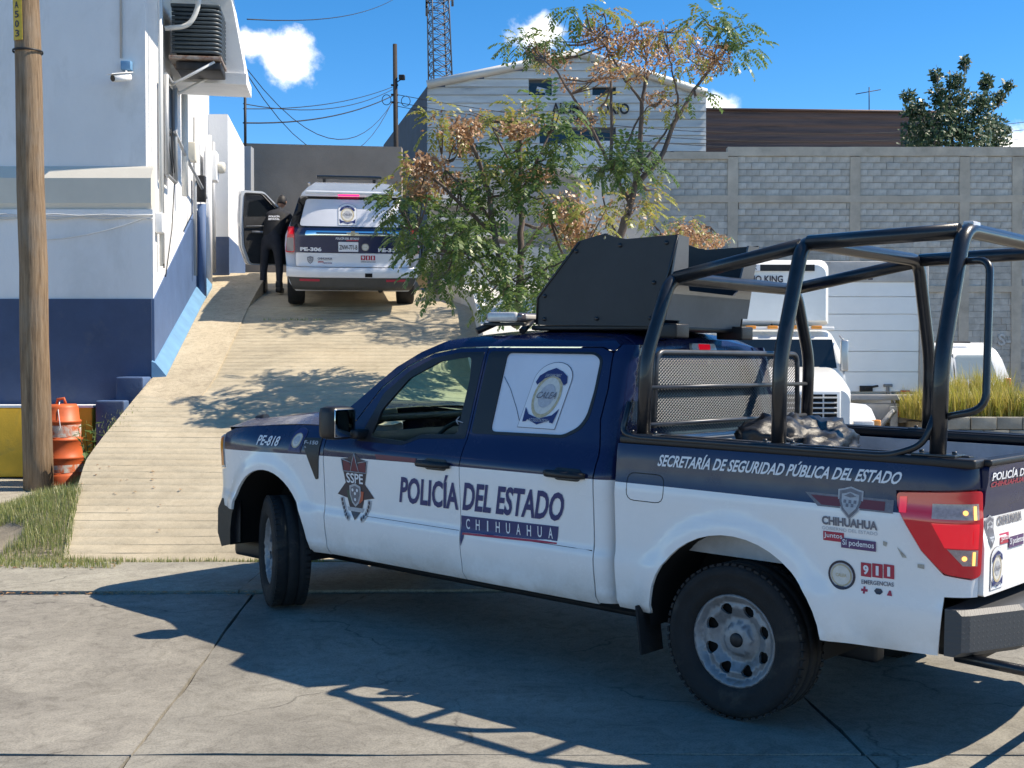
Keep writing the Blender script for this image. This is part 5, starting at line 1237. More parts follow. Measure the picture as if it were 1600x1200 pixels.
# ---------------------------------------------------------------- white wall and steps behind the tree
WW = thing('white_terrace', 'white masonry terrace with steps and railings behind the leafy tree', 'terrace', (-.2, 21.5, 2.6))
def tpart(b, name, mat):
    o = b.build(name, mat, WW); o.matrix_parent_inverse = Matrix.Translation(-WW.location); return o
ty = 23.0
def tp(u, v): return (wx(u, ty), wz(v, ty))
M('terrace_white', (.62, .61, .58), .85, var=.12, vs=1.5, bump=.2, bs=40, col2=(.42, .40, .37), c2s=1.2, c2r=(.52, .8))
M('terrace_grey', (.36, .35, .34), .9, var=.15, vs=2, bump=.2)
b = MB(); b.prism([tp(668, 500), tp(1030, 520), tp(1010, 330), tp(940, 293), tp(870, 262), tp(752, 268), tp(668, 270)], ty, ty+3.5, lambda a, c, h: (a, h, c)); tpart(b, 'back_wall', MC['terrace_grey'])
b = MB(); b.prism([tp(868, 266), tp(938, 296), tp(940, 289), tp(868, 258)], ty-.25, ty+.1, lambda a, c, h: (a, h, c)); tpart(b, 'coping', MC['terrace_white'])
b = MB(); b.prism([tp(905, 520), tp(944, 520), tp(944, 300), tp(905, 290)], ty-1.2, ty, lambda a, c, h: (a, h, c)); tpart(b, 'white_pier', MC['terrace_white'])
for k, (v, u0, u1) in enumerate(((312, 676, 760), (322, 672, 764), (350, 690, 790), (375, 700, 800))):
    b = MB(); b.box(((wx(u0, ty)+wx(u1, ty))/2, ty-.2-.1*k, wz(v, ty)), (wx(u1, ty)-wx(u0, ty), .4+.2*k, .07)); tpart(b, 'step_tread', MC['terrace_white'])
b = MB(); b.prism([(-1.25, 20.9), (-.62, 18.95), (-.44, 17.0), (-.22, 14.5), (.2, 13.4), (2.2, 13.4), (2.2, 17.1), (.6, 19.2), (-.2, 21.2)], .6, 3.35); o = tpart(b, 'low_retaining_wall', MC['terrace_white'])
for v in o.data.vertices:
    if v.co.z > 3: v.co.z = ramp_z(v.co.y)+.30+.05*mnoise.noise(v.co*2)
b = MB(); b.prism([tp(735, 480), tp(850, 500), tp(850, 410), tp(735, 400)], ty-3.0, ty-.5, lambda a, c, h: (a, h, c)); tpart(b, 'planter_wall', MC['terrace_white'])
b = MB(); b.prism([tp(656, 428), tp(672, 428), tp(700, 378), tp(690, 372)], ty-.9, ty-.2, lambda a, c, h: (a, h, c)); tpart(b, 'stair_stringer', MC['terrace_white'])
for k in range(9):
    u = 678+5*k; b = MB(); b.tube([(wx(u, ty), ty-.9, wz(430, ty)), (wx(u, ty), ty-.9, wz(404, ty))], .012, 4); tpart(b, 'railing_bar', MC['cornice'])
for k in range(5):
    u = 660+4*k; b = MB(); b.tube([(wx(u, ty), ty-.1, wz(402, ty)), (wx(u, ty), ty-.1, wz(382, ty))], .014, 4); tpart(b, 'window_bar', MC['dark_metal'])
# ================================================================ white police SUV on the ramp
def frame(name, label, cat, pos, fwd, up):
    o = thing(name, label, cat, pos); f = Vector(fwd).normalized(); u = Vector(up); l = u.cross(f).normalized(); u = f.cross(l)
    o.rotation_mode = 'QUATERNION'; o.rotation_quaternion = Matrix((f, l, u)).transposed().to_quaternion(); return o
BR = radians(9); PT = math.tan(radians(8.6))
SV = frame('police_suv', 'white and navy police SUV parked up the ramp with its left door open', 'suv', (-2.61, 19.6, ramp_z(19.6)-.005), (-sin(BR), cos(BR), PT), (0, 0, 1))
M('suv_white', (.72, .73, .75), .25, coat=.7, var=.05, vs=2); M('suv_navy', NAVY, .25, coat=.7); M('chrome', (.75, .76, .78), .08, metal=1)
HW = [(.30, .86), (.42, .95), (.55, .985), (.70, 1.0), (1.0, 1.02), (1.15, 1.01), (1.24, .975), (1.30, .95), (1.72, .80), (1.82, .74), (1.88, .66), (1.915, .5)]
XR = [(.28, -1.0), (.36, -1.14), (.54, -1.20), (.66, -1.20), (.70, -1.15), (1.2, -1.125), (1.28, -1.10), (1.70, -.88), (1.78, -.80), (1.9, -.55)]
def rf(a, z, off=0.):
    w = interp(HW, z); return Vector((sm_interp(XR, z, .02)+.16*min(1, abs(a)/w)**5-off, a, z))
def sf_(sg):
    def fn(a, z, off=0.):
        w = sm_interp(HW, z, .02); k = 1-.16*smooth(3.3, 4.1, a)**2; return Vector((a, sg*(w*k+off), z))
    return fn
# body shell
b = MB(); secs = []
zs_ = [.30, .36, .45, .6, .8, 1.0, 1.15, 1.25, 1.35, 1.5, 1.65, 1.78, 1.86, 1.90]
def nose(z): return interp([(.3, 3.85), (.5, 4.1), (.9, 4.12), (1.12, 4.02), (1.2, 2.85), (1.3, 2.75), (1.75, 1.95), (1.86, 1.7), (1.92, 1.3)], z)
N_ = 26
for i in range(N_+1):
    t = i/N_; ring = []
    for sg in (1, -1):
        for z in (zs_ if sg > 0 else zs_[::-1]):
            x0 = rf(interp(HW, z)*.999, z).x; x = lerp(x0, nose(z), t); w = interp(HW, z)*(1-.16*smooth(3.2, 4.1, x)**2)
            if z > 1.19: w = interp(HW, z)*(1-.12*smooth(1.3, 2.9, x))
            ring.append(Vector((x, sg*w, z+ (.035*(1-smooth(.0, .25, abs(t-.5)*0)) if z > 1.89 else 0))))
    secs.append(ring)
b.loft(secs); SH = b.build('body_shell', MC['suv_white'], SV, sharp=45)
wo = rounded([(-.80, 1.30), (.80, 1.30), (.70, 1.70), (-.70, 1.70)], .05)
rg_ = rounded([(-.955, 1.275), (.955, 1.275), (.80, 1.74), (-.80, 1.74)], .05)
panel('rear_surround', MC['black_gloss'], SV, rf, rg_, [wo], sp=.08, off=.006); 
rwn = panel('rear_window', MC['film_white'], SV, rf, wo, sp=.1, off=.002, rim=0)
panel('liftgate_upper', MC['suv_navy'], SV, rf, [(-.86, .905), (.86, .905), (.875, 1.272), (-.875, 1.272)], sp=.08, off=.008)
lg = panel('liftgate_lower', MC['suv_white'], SV, rf, rounded([(-.85, .695), (.85, .695), (.86, .90), (-.86, .90)], .03), sp=.08, off=.008)
panel('bumper_cover', MC['suv_white'], SV, rf, [(-1.0, .535), (1.0, .535), (1.0, .685), (-1.0, .685)], sp=.07, off=.014)
bl_ = panel('bumper_valance', M('valance_grey', (.07, .068, .065), .6, var=.2, vs=6), SV, rf, [(-.90, .335), (.90, .335), (.97, .53), (-.97, .53)], sp=.07, off=.02)
for sg in (-1, 1):
    tl_ = panel('tail_lamp', MC['lamp_red'], SV, rf, rounded([(sg*.875, .90), (sg*1.012, .90), (sg*.97, 1.285), (sg*.88, 1.285)], .02), sp=.05, off=.012)
    panel('lamp_lens', M('lens_smoke', (.22, .20, .2), .12, coat=.5), tl_, rf, rounded([(sg*.885, .915), (sg*1.0, .915), (sg*.99, 1.12), (sg*.885, 1.12)], .02), sp=.05, off=.016, rim=0)
    panel('lamp_lens', MC['lamp_bright'], tl_, rf, rounded([(sg*.90, 1.17), (sg*.96, 1.17), (sg*.95, 1.26), (sg*.90, 1.26)], .01), sp=.05, off=.016, rim=0)
    panel('reflector', MC['red_ink'], bl_, rf, [(sg*.5, .475), (sg*.80, .475), (sg*.80, .512), (sg*.5, .512)], sp=.06, off=.023, rim=0)
    # side glass and pillars
    fs_ = sf_(sg)
    panel('quarter_glass', MC['glass_dark'], SV, fs_, rounded([(-.62, 1.30), (.55, 1.30), (.55, 1.72), (-.35, 1.72)], .06), sp=.1, off=.004, rim=0)
    panel('door_glass', MC['glass_dark'], SV, fs_, rounded([(.63, 1.30), (1.52, 1.30), (1.50, 1.73), (.63, 1.73)], .04), sp=.1, off=.004, rim=0)
    if sg < 0: panel('door_glass', MC['glass_dark'], SV, fs_, rounded([(1.60, 1.30), (2.55, 1.30), (2.05, 1.72), (1.60, 1.73)], .04), sp=.1, off=-.06, rim=0)
    else: panel('door_opening', MC['hole'], SV, fs_, rounded([(1.58, .48), (2.62, .48), (2.66, 1.25), (2.1, 1.72), (1.58, 1.74)], .05), sp=.1, off=.004, rim=0)
    panel('side_stripe', MC['suv_navy'], SV, fs_, [(-.95, .98), (3.4, .98), (3.4, 1.10), (-.95, 1.10)], sp=.12, off=.004, rim=0)
    for X in (0, 3.07):
        e = bpy.data.objects.new('wheel', None); COL.objects.link(e); e.parent = SV; e.location = (X, sg*.87, .40); e.empty_display_size = .1
        b = MB(); b.lathe([(.24, -.12), (.30, -.135), (.37, -.13), (.397, -.10), (.40, 0), (.397, .10), (.37, .13), (.30, .135), (.24, .12)], 36, 'Y'); b.build('tyre', MC['rubber'], e)
        b = MB(); b.lathe([(0, sg*.06), (.08, sg*.08), (.20, sg*.06), (.235, sg*.11), (.245, sg*.10)], 24, 'Y'); b.build('rim', MC['steel_grey'], e)
        panel('wheel_arch', MC['hole'], SV, fs_, circ(X, .42, .47, .47, 24, -.1, pi+.1), sp=.1, off=.003, rim=0)
    b = MB(); b.tube([(lerp(-.35, 1.6, i/8), sg*.66, 1.93-.03*abs(i/8-.5)) for i in range(9)], .022, 6); b.build('roof_rail', MC['chrome'], SV)
b = MB(); b.rbox((.9, 0, .42), (3.2, 1.5, .22), .06); b.tube([(0, -.8, .38), (0, .8, .38)], .07, 8); b.build('underbody', MC['dark_metal'], SV)
b = MB(); b.tube([(-1.05, -.42, .33), (-.6, -.42, .35)], .04, 8); b.build('exhaust_tip', MC['dark_metal'], SV)
b = MB(); b.rbox((-.83, 0, 1.80), (.22, 1.42, .05), .02); b.build('spoiler', MC['suv_white'], SV)
panel('brake_lamp', M('lamp_pink', (.7, .03, .12), .15, emit=(1, .02, .22), es=1.1), SV, rf, rounded([(-.10, 1.75), (.22, 1.75), (.22, 1.79), (-.10, 1.79)], .01), sp=.08, off=.05, rim=.03)
cb_ = panel('chrome_strip', MC['chrome'], SV, rf, rounded([(-.72, 1.165), (.72, 1.165), (.70, 1.235), (-.70, 1.235)], .02), sp=.08, off=.025, rim=.02)
panel('strip_inset', MC['suv_navy'], cb_, rf, rounded([(-.55, 1.188), (.55, 1.188), (.55, 1.212), (-.55, 1.212)], .01), sp=.08, off=.028, rim=0)
panel('emblem', MC['gold_ink'], cb_, rf, [(-.09, 1.185), (-.03, 1.185), (-.03, 1.165), (.03, 1.165), (.03, 1.185), (.09, 1.185), (.10, 1.215), (.03, 1.215), (.03, 1.235), (-.03, 1.235), (-.03, 1.215), (-.08, 1.215)], sp=.08, off=.031, rim=0)
pl_ = panel('licence_plate', MC['wh_ink'], SV, rf, rounded([(-.08, .925), (.22, .925), (.22, 1.07), (-.08, 1.07)], .01), sp=.08, off=.022, rim=.01)
decal_text('lettering', 'ZNW-771-B', MC['dark_ink'], pl_, rf, [(.205, .955), (-.065, .955), (-.065, 1.025), (.205, 1.025)], off=.026, bold=.02)
decal_text('lettering', 'PE-306', MC['wh_ink'], SV, rf, [(.79, .925), (.47, .925), (.47, .985), (.79, .985)], off=.012, bold=.05)
decal_text('lettering', 'PE-306', MC['wh_ink'], SV, rf, [(-.38, .925), (-.70, .925), (-.70, .985), (-.38, .985)], off=.012, bold=.05)
decal_text('lettering', 'POLIC\u00cdA DEL ESTADO', MC['wh_ink'], SV, rf, [(.26, 1.105), (-.09, 1.105), (-.09, 1.145), (.26, 1.145)], off=.012, bold=.03, shear=.15)
decal_poly('name_band', MC['red_ink'], SV, rf, [(.10, 1.085), (-.08, 1.085), (-.08, 1.102), (.10, 1.102)], off=.012)
seal(SV, lambda a, z, off=0.: rf(a, z, off+.008), -.185, .995, .065)
shield_sticker(lg, lambda a, z, off=0.: rf(a, z, off+.008), .64, .79, .10, .13)
gov_sticker(lg, lambda a, z, off=0.: rf(a, z, off+.008), .42, .80, .22)
for i, ch in enumerate('911'):
    y = -.15-.075*i; decal_poly('emergency_square', MC['red_ink'], lg, rf, [(y+.033, .80), (y-.033, .80), (y-.033, .87), (y+.033, .87)], off=.012); decal_text('lettering', ch, MC['wh_ink'], lg, rf, [(y+(.018 if ch == '9' else .009), .81), (y-(.018 if ch == '9' else .009), .81), (y-(.018 if ch == '9' else .009), .86), (y+(.018 if ch == '9' else .009), .86)], off=.015, bold=.03)
decal_text('lettering', 'EMERGENCIAS', MC['grey_ink'], lg, rf, [(-.12, .765), (-.34, .765), (-.34, .785), (-.12, .785)], off=.012, bold=.02)
decal_poly('hitch_cover', MC['hole'], SV, rf, [(-.18, .545), (-.29, .545), (-.29, .605), (-.18, .605)], off=.018)
calea(rwn, lambda a, z, off=0.: rf(a, z, off+.006), .08, 1.48, .28, .32)
b = MB(); b.rbox((1.35, 0, 2.02), (.30, 1.10, .06), .02); lb2 = b.build('light_bar', MC['black_gloss'], SV)
for sg in (-1, 1): MB().rbox((1.35, sg*.42, 1.965), (.2, .05, .09), .01).build('foot', MC['black_trim'], lb2)
# open front left door, hinged at its leading edge
dh = bpy.data.objects.new('open_door', None); COL.objects.link(dh); dh.parent = SV; dh.location = (2.62, 1.0, 0); dh.rotation_euler = (0, 0, pi-radians(-82)+0)
dh.rotation_euler = (0, 0, radians(180-60)); dh.empty_display_size = .1
od = rounded([(.02, .42), (.90, .46), (1.03, .80), (1.04, 1.28), (.98, 1.76), (.56, 1.74), (.10, 1.30), (0, 1.25)], .06)
gw = rounded([(.97, 1.30), (.92, 1.70), (.58, 1.69), (.20, 1.30)], .04)
df = lambda a, z, off=0.: Vector((a, -.05*max(0, z-1.2)*2-off-.0, z))
di = lambda a, z, off=0.: Vector((a, .10-.05*max(0, z-1.2)*2+off, z))
panel('door_skin', MC['suv_white'], dh, df, od, [gw], sp=.1, rim=-.05)
panel('door_lining', MC['interior'], dh, di, [(lerp(a, .5, .10), lerp(z, 1.0, .05)) for a, z in od], [gw], sp=.1, rim=.03)
panel('door_edge', M('door_grey', (.50, .53, .56), .35, coat=.4), dh, lambda a, z, off=0.: di(a, z, off-.02), od, [[(lerp(a, .5, .09), lerp(z, 1.0, .045)) for a, z in od]], sp=.1, rim=.05)
panel('door_window', MC['glass_dark'], dh, lambda a, z, off=0.: df(a, z, off-.05), gw, sp=.1, rim=0)
b = MB(); b.tube([(.35, .13, 1.02), (.85, .13, 1.04)], .022, 6); b.tube([(.3, .12, 1.14), (.95, .12, 1.14)], .01, 5); b.build('armrest', MC['steel_grey'], dh)
# ================================================================ refrigerated lorry facing the street
M('lorry_white', (.76, .76, .74), .35, coat=.4, var=.06, vs=2, col2=(.60, .58, .53), c2s=1.2, c2r=(.58, .8)); M('lorry_grey', (.5, .5, .49), .5, var=.1, vs=3)
LX, LZ = 3.56, -.45
LO = thing('refrigerated_lorry', 'white bonneted lorry with a refrigeration unit over its cab', 'lorry', (LX, 15.0, LZ))
def Lp(x, y, z): return Vector((x-LX, y-15.0, z-LZ))
def sect(y, hw, z0, z1, r=.15, n=5, top=1., ox=0.):
    pts = [Vector((-hw, y-15.0, z0-LZ)), Vector((hw, y-15.0, z0-LZ))]
    for k in range(n+1): a = pi/2*k/n; pts.append(Vector((hw*top-r+r*cos(a), y-15.0, z1-r+r*sin(a)-LZ)))
    for k in range(n+1): a = pi/2+pi/2*k/n; pts.append(Vector((-hw*top+r+r*cos(a), y-15.0, z1-r+r*sin(a)-LZ)))
    return [p+Vector((ox, 0, 0)) for p in pts]
b = MB(); b.loft([sect(16.35, .98, .55, 1.62, .2), sect(16.45, .98, .55, 2.05, .2, top=.93), sect(16.75, .98, .55, 2.20, .2, top=.93), sect(17.6, .98, .55, 2.22, .2, top=.93)]); b.build('cab', MC['lorry_white'], LO, sharp=50)
b = MB(); b.loft([sect(14.92, .62, .75, 1.40, .14), sect(15.1, .68, .75, 1.50, .16), sect(15.8, .80, .75, 1.62, .2), sect(16.4, .90, .75, 1.68, .2)]); b.build('bonnet', MC['lorry_white'], LO, sharp=50)
for sg in (-1, 1):
    b = MB(); secs = []
    for k in range(9):
        a = pi*k/8; secs.append([Lp(LX+sg*.60, 15.55-.62*cos(a), .62+.62*sin(a)), Lp(LX+sg*1.0, 15.55-.62*cos(a), .62+.58*sin(a)), Lp(LX+sg*1.03, 15.55-.58*cos(a), .55+.50*sin(a)), Lp(LX+sg*.60, 15.55-.55*cos(a), .55+.5*sin(a))])
    b.loft(secs); b.build('wing', MC['lorry_white'], LO, sharp=60)
    b = MB(); b.rbox(Lp(LX+sg*.80, 14.98, .92), (.26, .10, .20), .02); hb = b.build('headlight', MC['lamp_clear'], LO)
    b = MB(); b.rbox(Lp(LX+sg*.97, 15.0, .92), (.09, .12, .22), .015); b.build('indicator', M('indicator_orange', (.85, .30, .03), .2, coat=.5), LO)
    b = MB(); b.rbox(Lp(LX+sg*.94, 16.35, 1.83), (.10, .07, .42), .02); mm = b.build('mirror', M('mirror_case', (.42, .43, .44), .3, metal=.6), LO)
    b = MB(); b.tube([Lp(LX+sg*.90, 16.45, 2.10), Lp(LX+sg*.94, 16.35, 2.02)], .014, 5); b.tube([Lp(LX+sg*.93, 16.4, 1.50), Lp(LX+sg*.94, 16.35, 1.62)], .014, 5); b.tube([Lp(LX+sg*.93, 16.45, 1.9), Lp(LX+sg*.93, 16.35, 1.64)], .008, 5); b.build('mirror_arm', MC['grey_pipe'], LO)
    b = MB(); b.lathe([(0, -.14), (.3, -.14), (.48, -.12), (.50, 0), (.48, .12), (.3, .14), (0, .14)], 28, 'X', Lp(LX+sg*.92, 15.6, .05)); b.build('wheel', MC['rubber'], LO)
    b = MB(); b.lathe([(0, -.14), (.3, -.14), (.48, -.12), (.50, 0), (.48, .12), (.3, .14), (0, .14)], 28, 'X', Lp(LX+sg*.92, 21.5, .05)); b.build('wheel', MC['rubber'], LO)
b = MB(); b.add([Lp(LX+x, y-.012, z) for x, y, z in ((-.84, 16.36, 1.66), (.84, 16.36, 1.66), (.80, 16.46, 2.05), (-.80, 16.46, 2.05))], [(0, 1, 2, 3)]); b.build('windscreen', MC['glass_dark'], LO)
b = MB(); b.rbox(Lp(LX+.45, 16.44, 1.78), (.12, .02, .28), .01); b.rbox(Lp(LX-.3, 16.44, 1.72), (.3, .02, .1), .01); b.build('windscreen_sticker', MC['film_white'], LO)
b = MB(); b.rbox(Lp(LX, 16.60, 2.20), (1.7, .16, .05), .015); vz = b.build('sun_visor', MC['lorry_white'], LO)
for k in range(5): MB().rbox(Lp(LX-.6+.3*k, 16.50, 2.215), (.14, .05, .045), .01).build('marker_light', MC['indicator_orange'], LO)
b = MB(); b.rbox(Lp(LX, 14.93, 1.12), (1.02, .06, .56), .04); gr_ = b.build('grille_shell', MC['lorry_white'], LO)
b = MB(); b.box(Lp(LX, 14.895, 1.12), (.90, .02, .46)); b.build('grille_back', MC['hole'], gr_)
for k in range(7): MB().rbox(Lp(LX, 14.88, .93+.063*k), (.90, .03, .022), .006).build('grille_bar', MC['lorry_grey'], gr_)
for k in (-1, 0, 1): MB().rbox(Lp(LX+.28*k, 14.885, 1.12), (.02, .025, .46), .005).build('grille_bar', MC['lorry_grey'], gr_)
b = MB(); b.rbox(Lp(LX, 14.80, .52), (2.2, .18, .26), .04); b.build('bumper', MC['lorry_grey'], LO)
b = MB(); b.loft([sect(17.75, 1.16, .72, 3.16, .14, ox=-.28), sect(17.85, 1.2, .7, 3.24, .14, ox=-.28), sect(24.2, 1.2, .7, 3.24, .14, ox=-.28)]); b.build('cargo_box', MC['lorry_white'], LO, sharp=40)
b = MB(); b.loft([sect(17.25, .92, 2.33, 3.12, .14), sect(17.35, .98, 2.28, 3.20, .14), sect(17.76, .98, 2.26, 3.20, .14)]); fr_ = b.build('refrigeration_unit', MC['lorry_white'], LO, sharp=40)
b = MB(); b.box(Lp(LX, 17.235, 3.08), (1.5, .03, .09)); b.build('unit_vent', MC['dark_metal'], fr_)
lf = lambda a, z, off=0.: Lp(a, 17.235-off, z)
decal_text('lettering', 'THERMO KING', MC['dark_ink'], fr_, lf, [(LX-.46, 2.87), (LX+.30, 2.87), (LX+.30, 2.97), (LX-.46, 2.97)], off=.012, bold=.03)
decal_poly('logo_patch', MC['wh_ink'], fr_, lf, [(LX-.16, 3.035), (LX-.03, 3.035), (LX-.03, 3.125), (LX-.16, 3.125)], off=.03)
decal_text('lettering', 'K', MC['dark_ink'], fr_, lf, [(LX-.12, 3.05), (LX-.07, 3.05), (LX-.07, 3.11), (LX-.12, 3.11)], off=.034, bold=.02)
b = MB(); b.tube([Lp(LX+.15, 17.3, 2.28), Lp(LX+.25, 17.25, 2.12), Lp(LX+.4, 17.5, 2.05), Lp(LX+.6, 17.7, 1.9)], .014, 5); b.build('refrigerant_hose', MC['cable'], LO)
b = MB(); b.rbox(Lp(LX, 19.5, .45), (.9, 8, .3), .03); b.build('chassis', MC['dark_metal'], LO)
# ================================================================ box trailer, rear towards the street
TX0, TX1, TYY = 4.62, 7.22, 21.0
TRL = thing('box_trailer', 'white box trailer with a shutter door, numbered S-12', 'trailer', ((TX0+TX1)/2, TYY, LZ))
tc_ = Vector(TRL.location)
def Tp(x, y, z): return Vector((x, y, z))-tc_
tz = lambda v: wz(v, TYY)
M('trailer_grey', (.42, .41, .40), .55, var=.2, vs=4, col2=(.25, .19, .15), c2s=3, c2r=(.6, .85)); M('shutter', (.80, .82, .82), .45, var=.04, vs=2)
z0, z1 = tz(617), tz(409)
b = MB(); b.rbox(Tp((TX0+TX1)/2, TYY+4.05, (z0+z1)/2), (TX1-TX0, 8, z1-z0), .03); b.build('cargo_body', MC['lorry_white'], TRL)
for x in (TX0+.07, TX1-.075): MB().rbox(Tp(x, TYY+.0, (z0+z1)/2), (.15, .12, z1-z0), .012).build('door_post', MC['trailer_grey'], TRL)
MB().rbox(Tp((TX0+TX1)/2, TYY, z1-.18), (TX1-TX0-.3, .12, .36), .012).build('door_header', MC['trailer_grey'], TRL)
MB().rbox(Tp((TX0+TX1)/2, TYY-.03, z0-.04), (TX1-TX0, .22, .10), .012).build('sill', MC['trailer_grey'], TRL)
vs_ = [441, 464, 491, 517, 549, 581, 612]
for a, c in zip(vs_, vs_[1:]): MB().box(Tp((TX0+TX1)/2, TYY-.015, (tz(a)+tz(c))/2), (TX1-TX0-.32, .04, tz(a)-tz(c)-.010)).build('shutter_panel', MC['shutter'], TRL)
tf = lambda a, z, off=0.: Tp(a, TYY-.065-off, z)
decal_text('lettering', 'S-12', MC['dark_ink'], TRL, tf, [(wx(1334, TYY), tz(438)), (wx(1361, TYY), tz(438)), (wx(1361, TYY), tz(426)), (wx(1334, TYY), tz(426))], off=.006, bold=.03)
MB().rbox(Tp((TX0+TX1)/2, TYY-.05, tz(645)), (TX1-TX0-.1, .10, .34), .02).build('rear_frame', MC['trailer_grey'], TRL)
for u in (1403, 1419, 1434): MB().lathe([(0, -.03), (.055, -.03), (.062, 0)], 14, 'Y', Tp(wx(u, TYY), TYY-.10, tz(645))).build('tail_lamp', MC['lamp_red'], TRL)
b = MB(); b.rbox(Tp(wx(1352, TYY), TYY-.06, tz(607)), (.22, .05, .10), .01); b.tube([Tp(wx(1350, TYY), TYY-.08, tz(606)), Tp(wx(1370, TYY), TYY-.08, tz(603))], .02, 5); b.build('door_latch', MC['dark_metal'], TRL)
b = MB(); b.rbox(Tp(wx(1386, TYY), TYY-.06, tz(602)), (.15, .05, .05), .01); b.rbox(Tp(wx(1386, TYY), TYY-.05, tz(609)), (.05, .05, .12), .01); b.tube([Tp(wx(1388, TYY), TYY-.09, tz(612)), Tp(wx(1400, TYY), TYY-.1, tz(645))], .008, 4); b.build('door_latch', MC['steel_grey'], TRL)
MB().rbox(Tp(wx(1413, TYY), TYY-.05, tz(611)), (.16, .012, .03), .004).build('reflector', MC['red_ink'], TRL)
b = MB(); b.rbox(Tp(wx(1393, TYY), TYY-.14, tz(662)), (.13, .06, .62), .01); b.tube([Tp(wx(1393, TYY), TYY-.16, tz(640)), Tp(wx(1366, TYY), TYY-.16, tz(672))], .05, 5); b.build('tail_lift_leg', MC['lorry_grey'], TRL)
for x in (TX0+.45, TX1-.45):
    for yy in (22.2, 26.5): MB().lathe([(0, -.2), (.3, -.2), (.48, -.18), (.5, 0), (.48, .18), (.3, .2), (0, .2)], 24, 'X', Tp(x, yy, .05)).build('wheel', MC['rubber'], TRL)
# ================================================================ white van standing side-on
VY = 24.0
VN = thing('white_van', 'white passenger van half hidden behind yellow grass', 'van', (wx(1474, VY), VY, .26))
vc = Vector(VN.location)
def Vp(u, v, y=VY): return D(u, v, y)-vc
vh = [(.0, .80), (.15, .9), (.5, .95), (.9, .95), (1.05, .93), (1.55, .80), (1.75, .66), (1.83, .3)]
xr = [(.2, 1.02), (.5, 1.06), (.9, 1.05), (1.1, 1.0), (1.6, .84), (1.8, .70)]
b = MB(); secs = []
for i in range(21):
    t = i/20; ring = []
    for sg in (1, -1):
        for z in ((.2, .4, .7, .95, 1.1, 1.3, 1.5, 1.68, 1.78, 1.83) if sg > 0 else (1.83, 1.78, 1.68, 1.5, 1.3, 1.1, .95, .7, .4, .2)):
            xa = interp(xr, z); xb = interp([(.2, -3.6), (.9, -3.65), (1.05, -3.1), (1.6, -2.2), (1.83, -1.9)], z); r_ = 1-.12*(1-smooth(0, .08, t))
            ring.append(Vector((lerp(xa, xb, t), sg*interp(vh, z)*r_, z)))
    secs.append(ring)
b.loft(secs); b.build('body', MC['lorry_white'], VN, sharp=45)
vf = lambda a, z, off=0.: Vector((a, -interp(vh, z)-off, z))
for x0, x1, x0t, x1t in ((-.05, .72, -.05, .60), (-1.15, -.15, -1.15, -.15), (-2.3, -1.3, -1.9, -1.3)):
    panel('side_window', M('van_glass', (.30, .36, .38), .12, spec=.7), VN, vf, rounded([(x0, 1.12), (x1, 1.12), (x1t, 1.58), (x0t, 1.58)], .05), sp=.1, off=.004, rim=0)
MB().tube([vf(-.10, z, .004) for z in (.3, .7, 1.05, 1.3, 1.6)], .008, 4).build('door_seam', MC['hole'], VN)
MB().tube([vf(x, .86, .004) for x in (-2, -1, 0, .9)], .006, 4).build('door_seam', MC['hole'], VN)
b = MB(); b.rbox((.93, -.86, 1.02), (.10, .10, .24), .02); b.build('tail_lamp', MC['amber'], VN)
for x in (.2, -2.8): MB().lathe([(0, -.1), (.2, -.1), (.32, -.09), (.33, 0), (.32, .1), (0, .1)], 24, 'Y', (x, -.82, .33)).build('wheel', MC['rubber'], VN)
b = MB(); b.tube([(.3, -.6, 1.83), (-1.6, -.6, 1.86)], .02, 5); b.build('roof_rack', MC['black_trim'], VN)
# raised verge held by a low block wall
GY = 18.6
gz = wz(651, GY)
b = MB(); b.prism([(wx(1474, GY), GY+.1), (18, GY+.1), (18, 30), (wx(1474, GY)+1.0, 30)], -.45, gz-.1); 
for i, v in enumerate(b.v):
    if v[2] > 0 and v[1] > 25: b.v[i] = (v[0], v[1], .30)
struct(b.build('verge', MC['earth']))
LWL = thing('low_block_wall', 'low pale block retaining wall below the yellow grass', 'wall', (wx(1560, GY), GY, -.45))
M('block_tan', (.30, .28, .235), .9, var=.25, vs=4, bump=.4, bs=40, island=.2)
bb_ = MB(); bb_.rbox((0, 0, 0), (.388, .16, .19), .012); o_ = bb_.build('block', MC['block_tan'], None); bm_ = o_.data; bpy.data.objects.remove(o_)
x0 = wx(1474, GY)
b = MB(); b.box((x0+3.0-LWL.location.x, .06, (gz-.45)/2+.2), (6.0, .10, gz+.40)); b.build('mortar_core', MC['mortar'], LWL)
for r in range(6):
    for i in range(14): share('block', bm_, LWL, (x0+.2+.4*i+(.2 if r % 2 else 0)-LWL.location.x, rg.uniform(-.01, .01), gz+.45-.10-.2*r), (rg.uniform(-.02, .02), 0, rg.uniform(-.02, .02)))
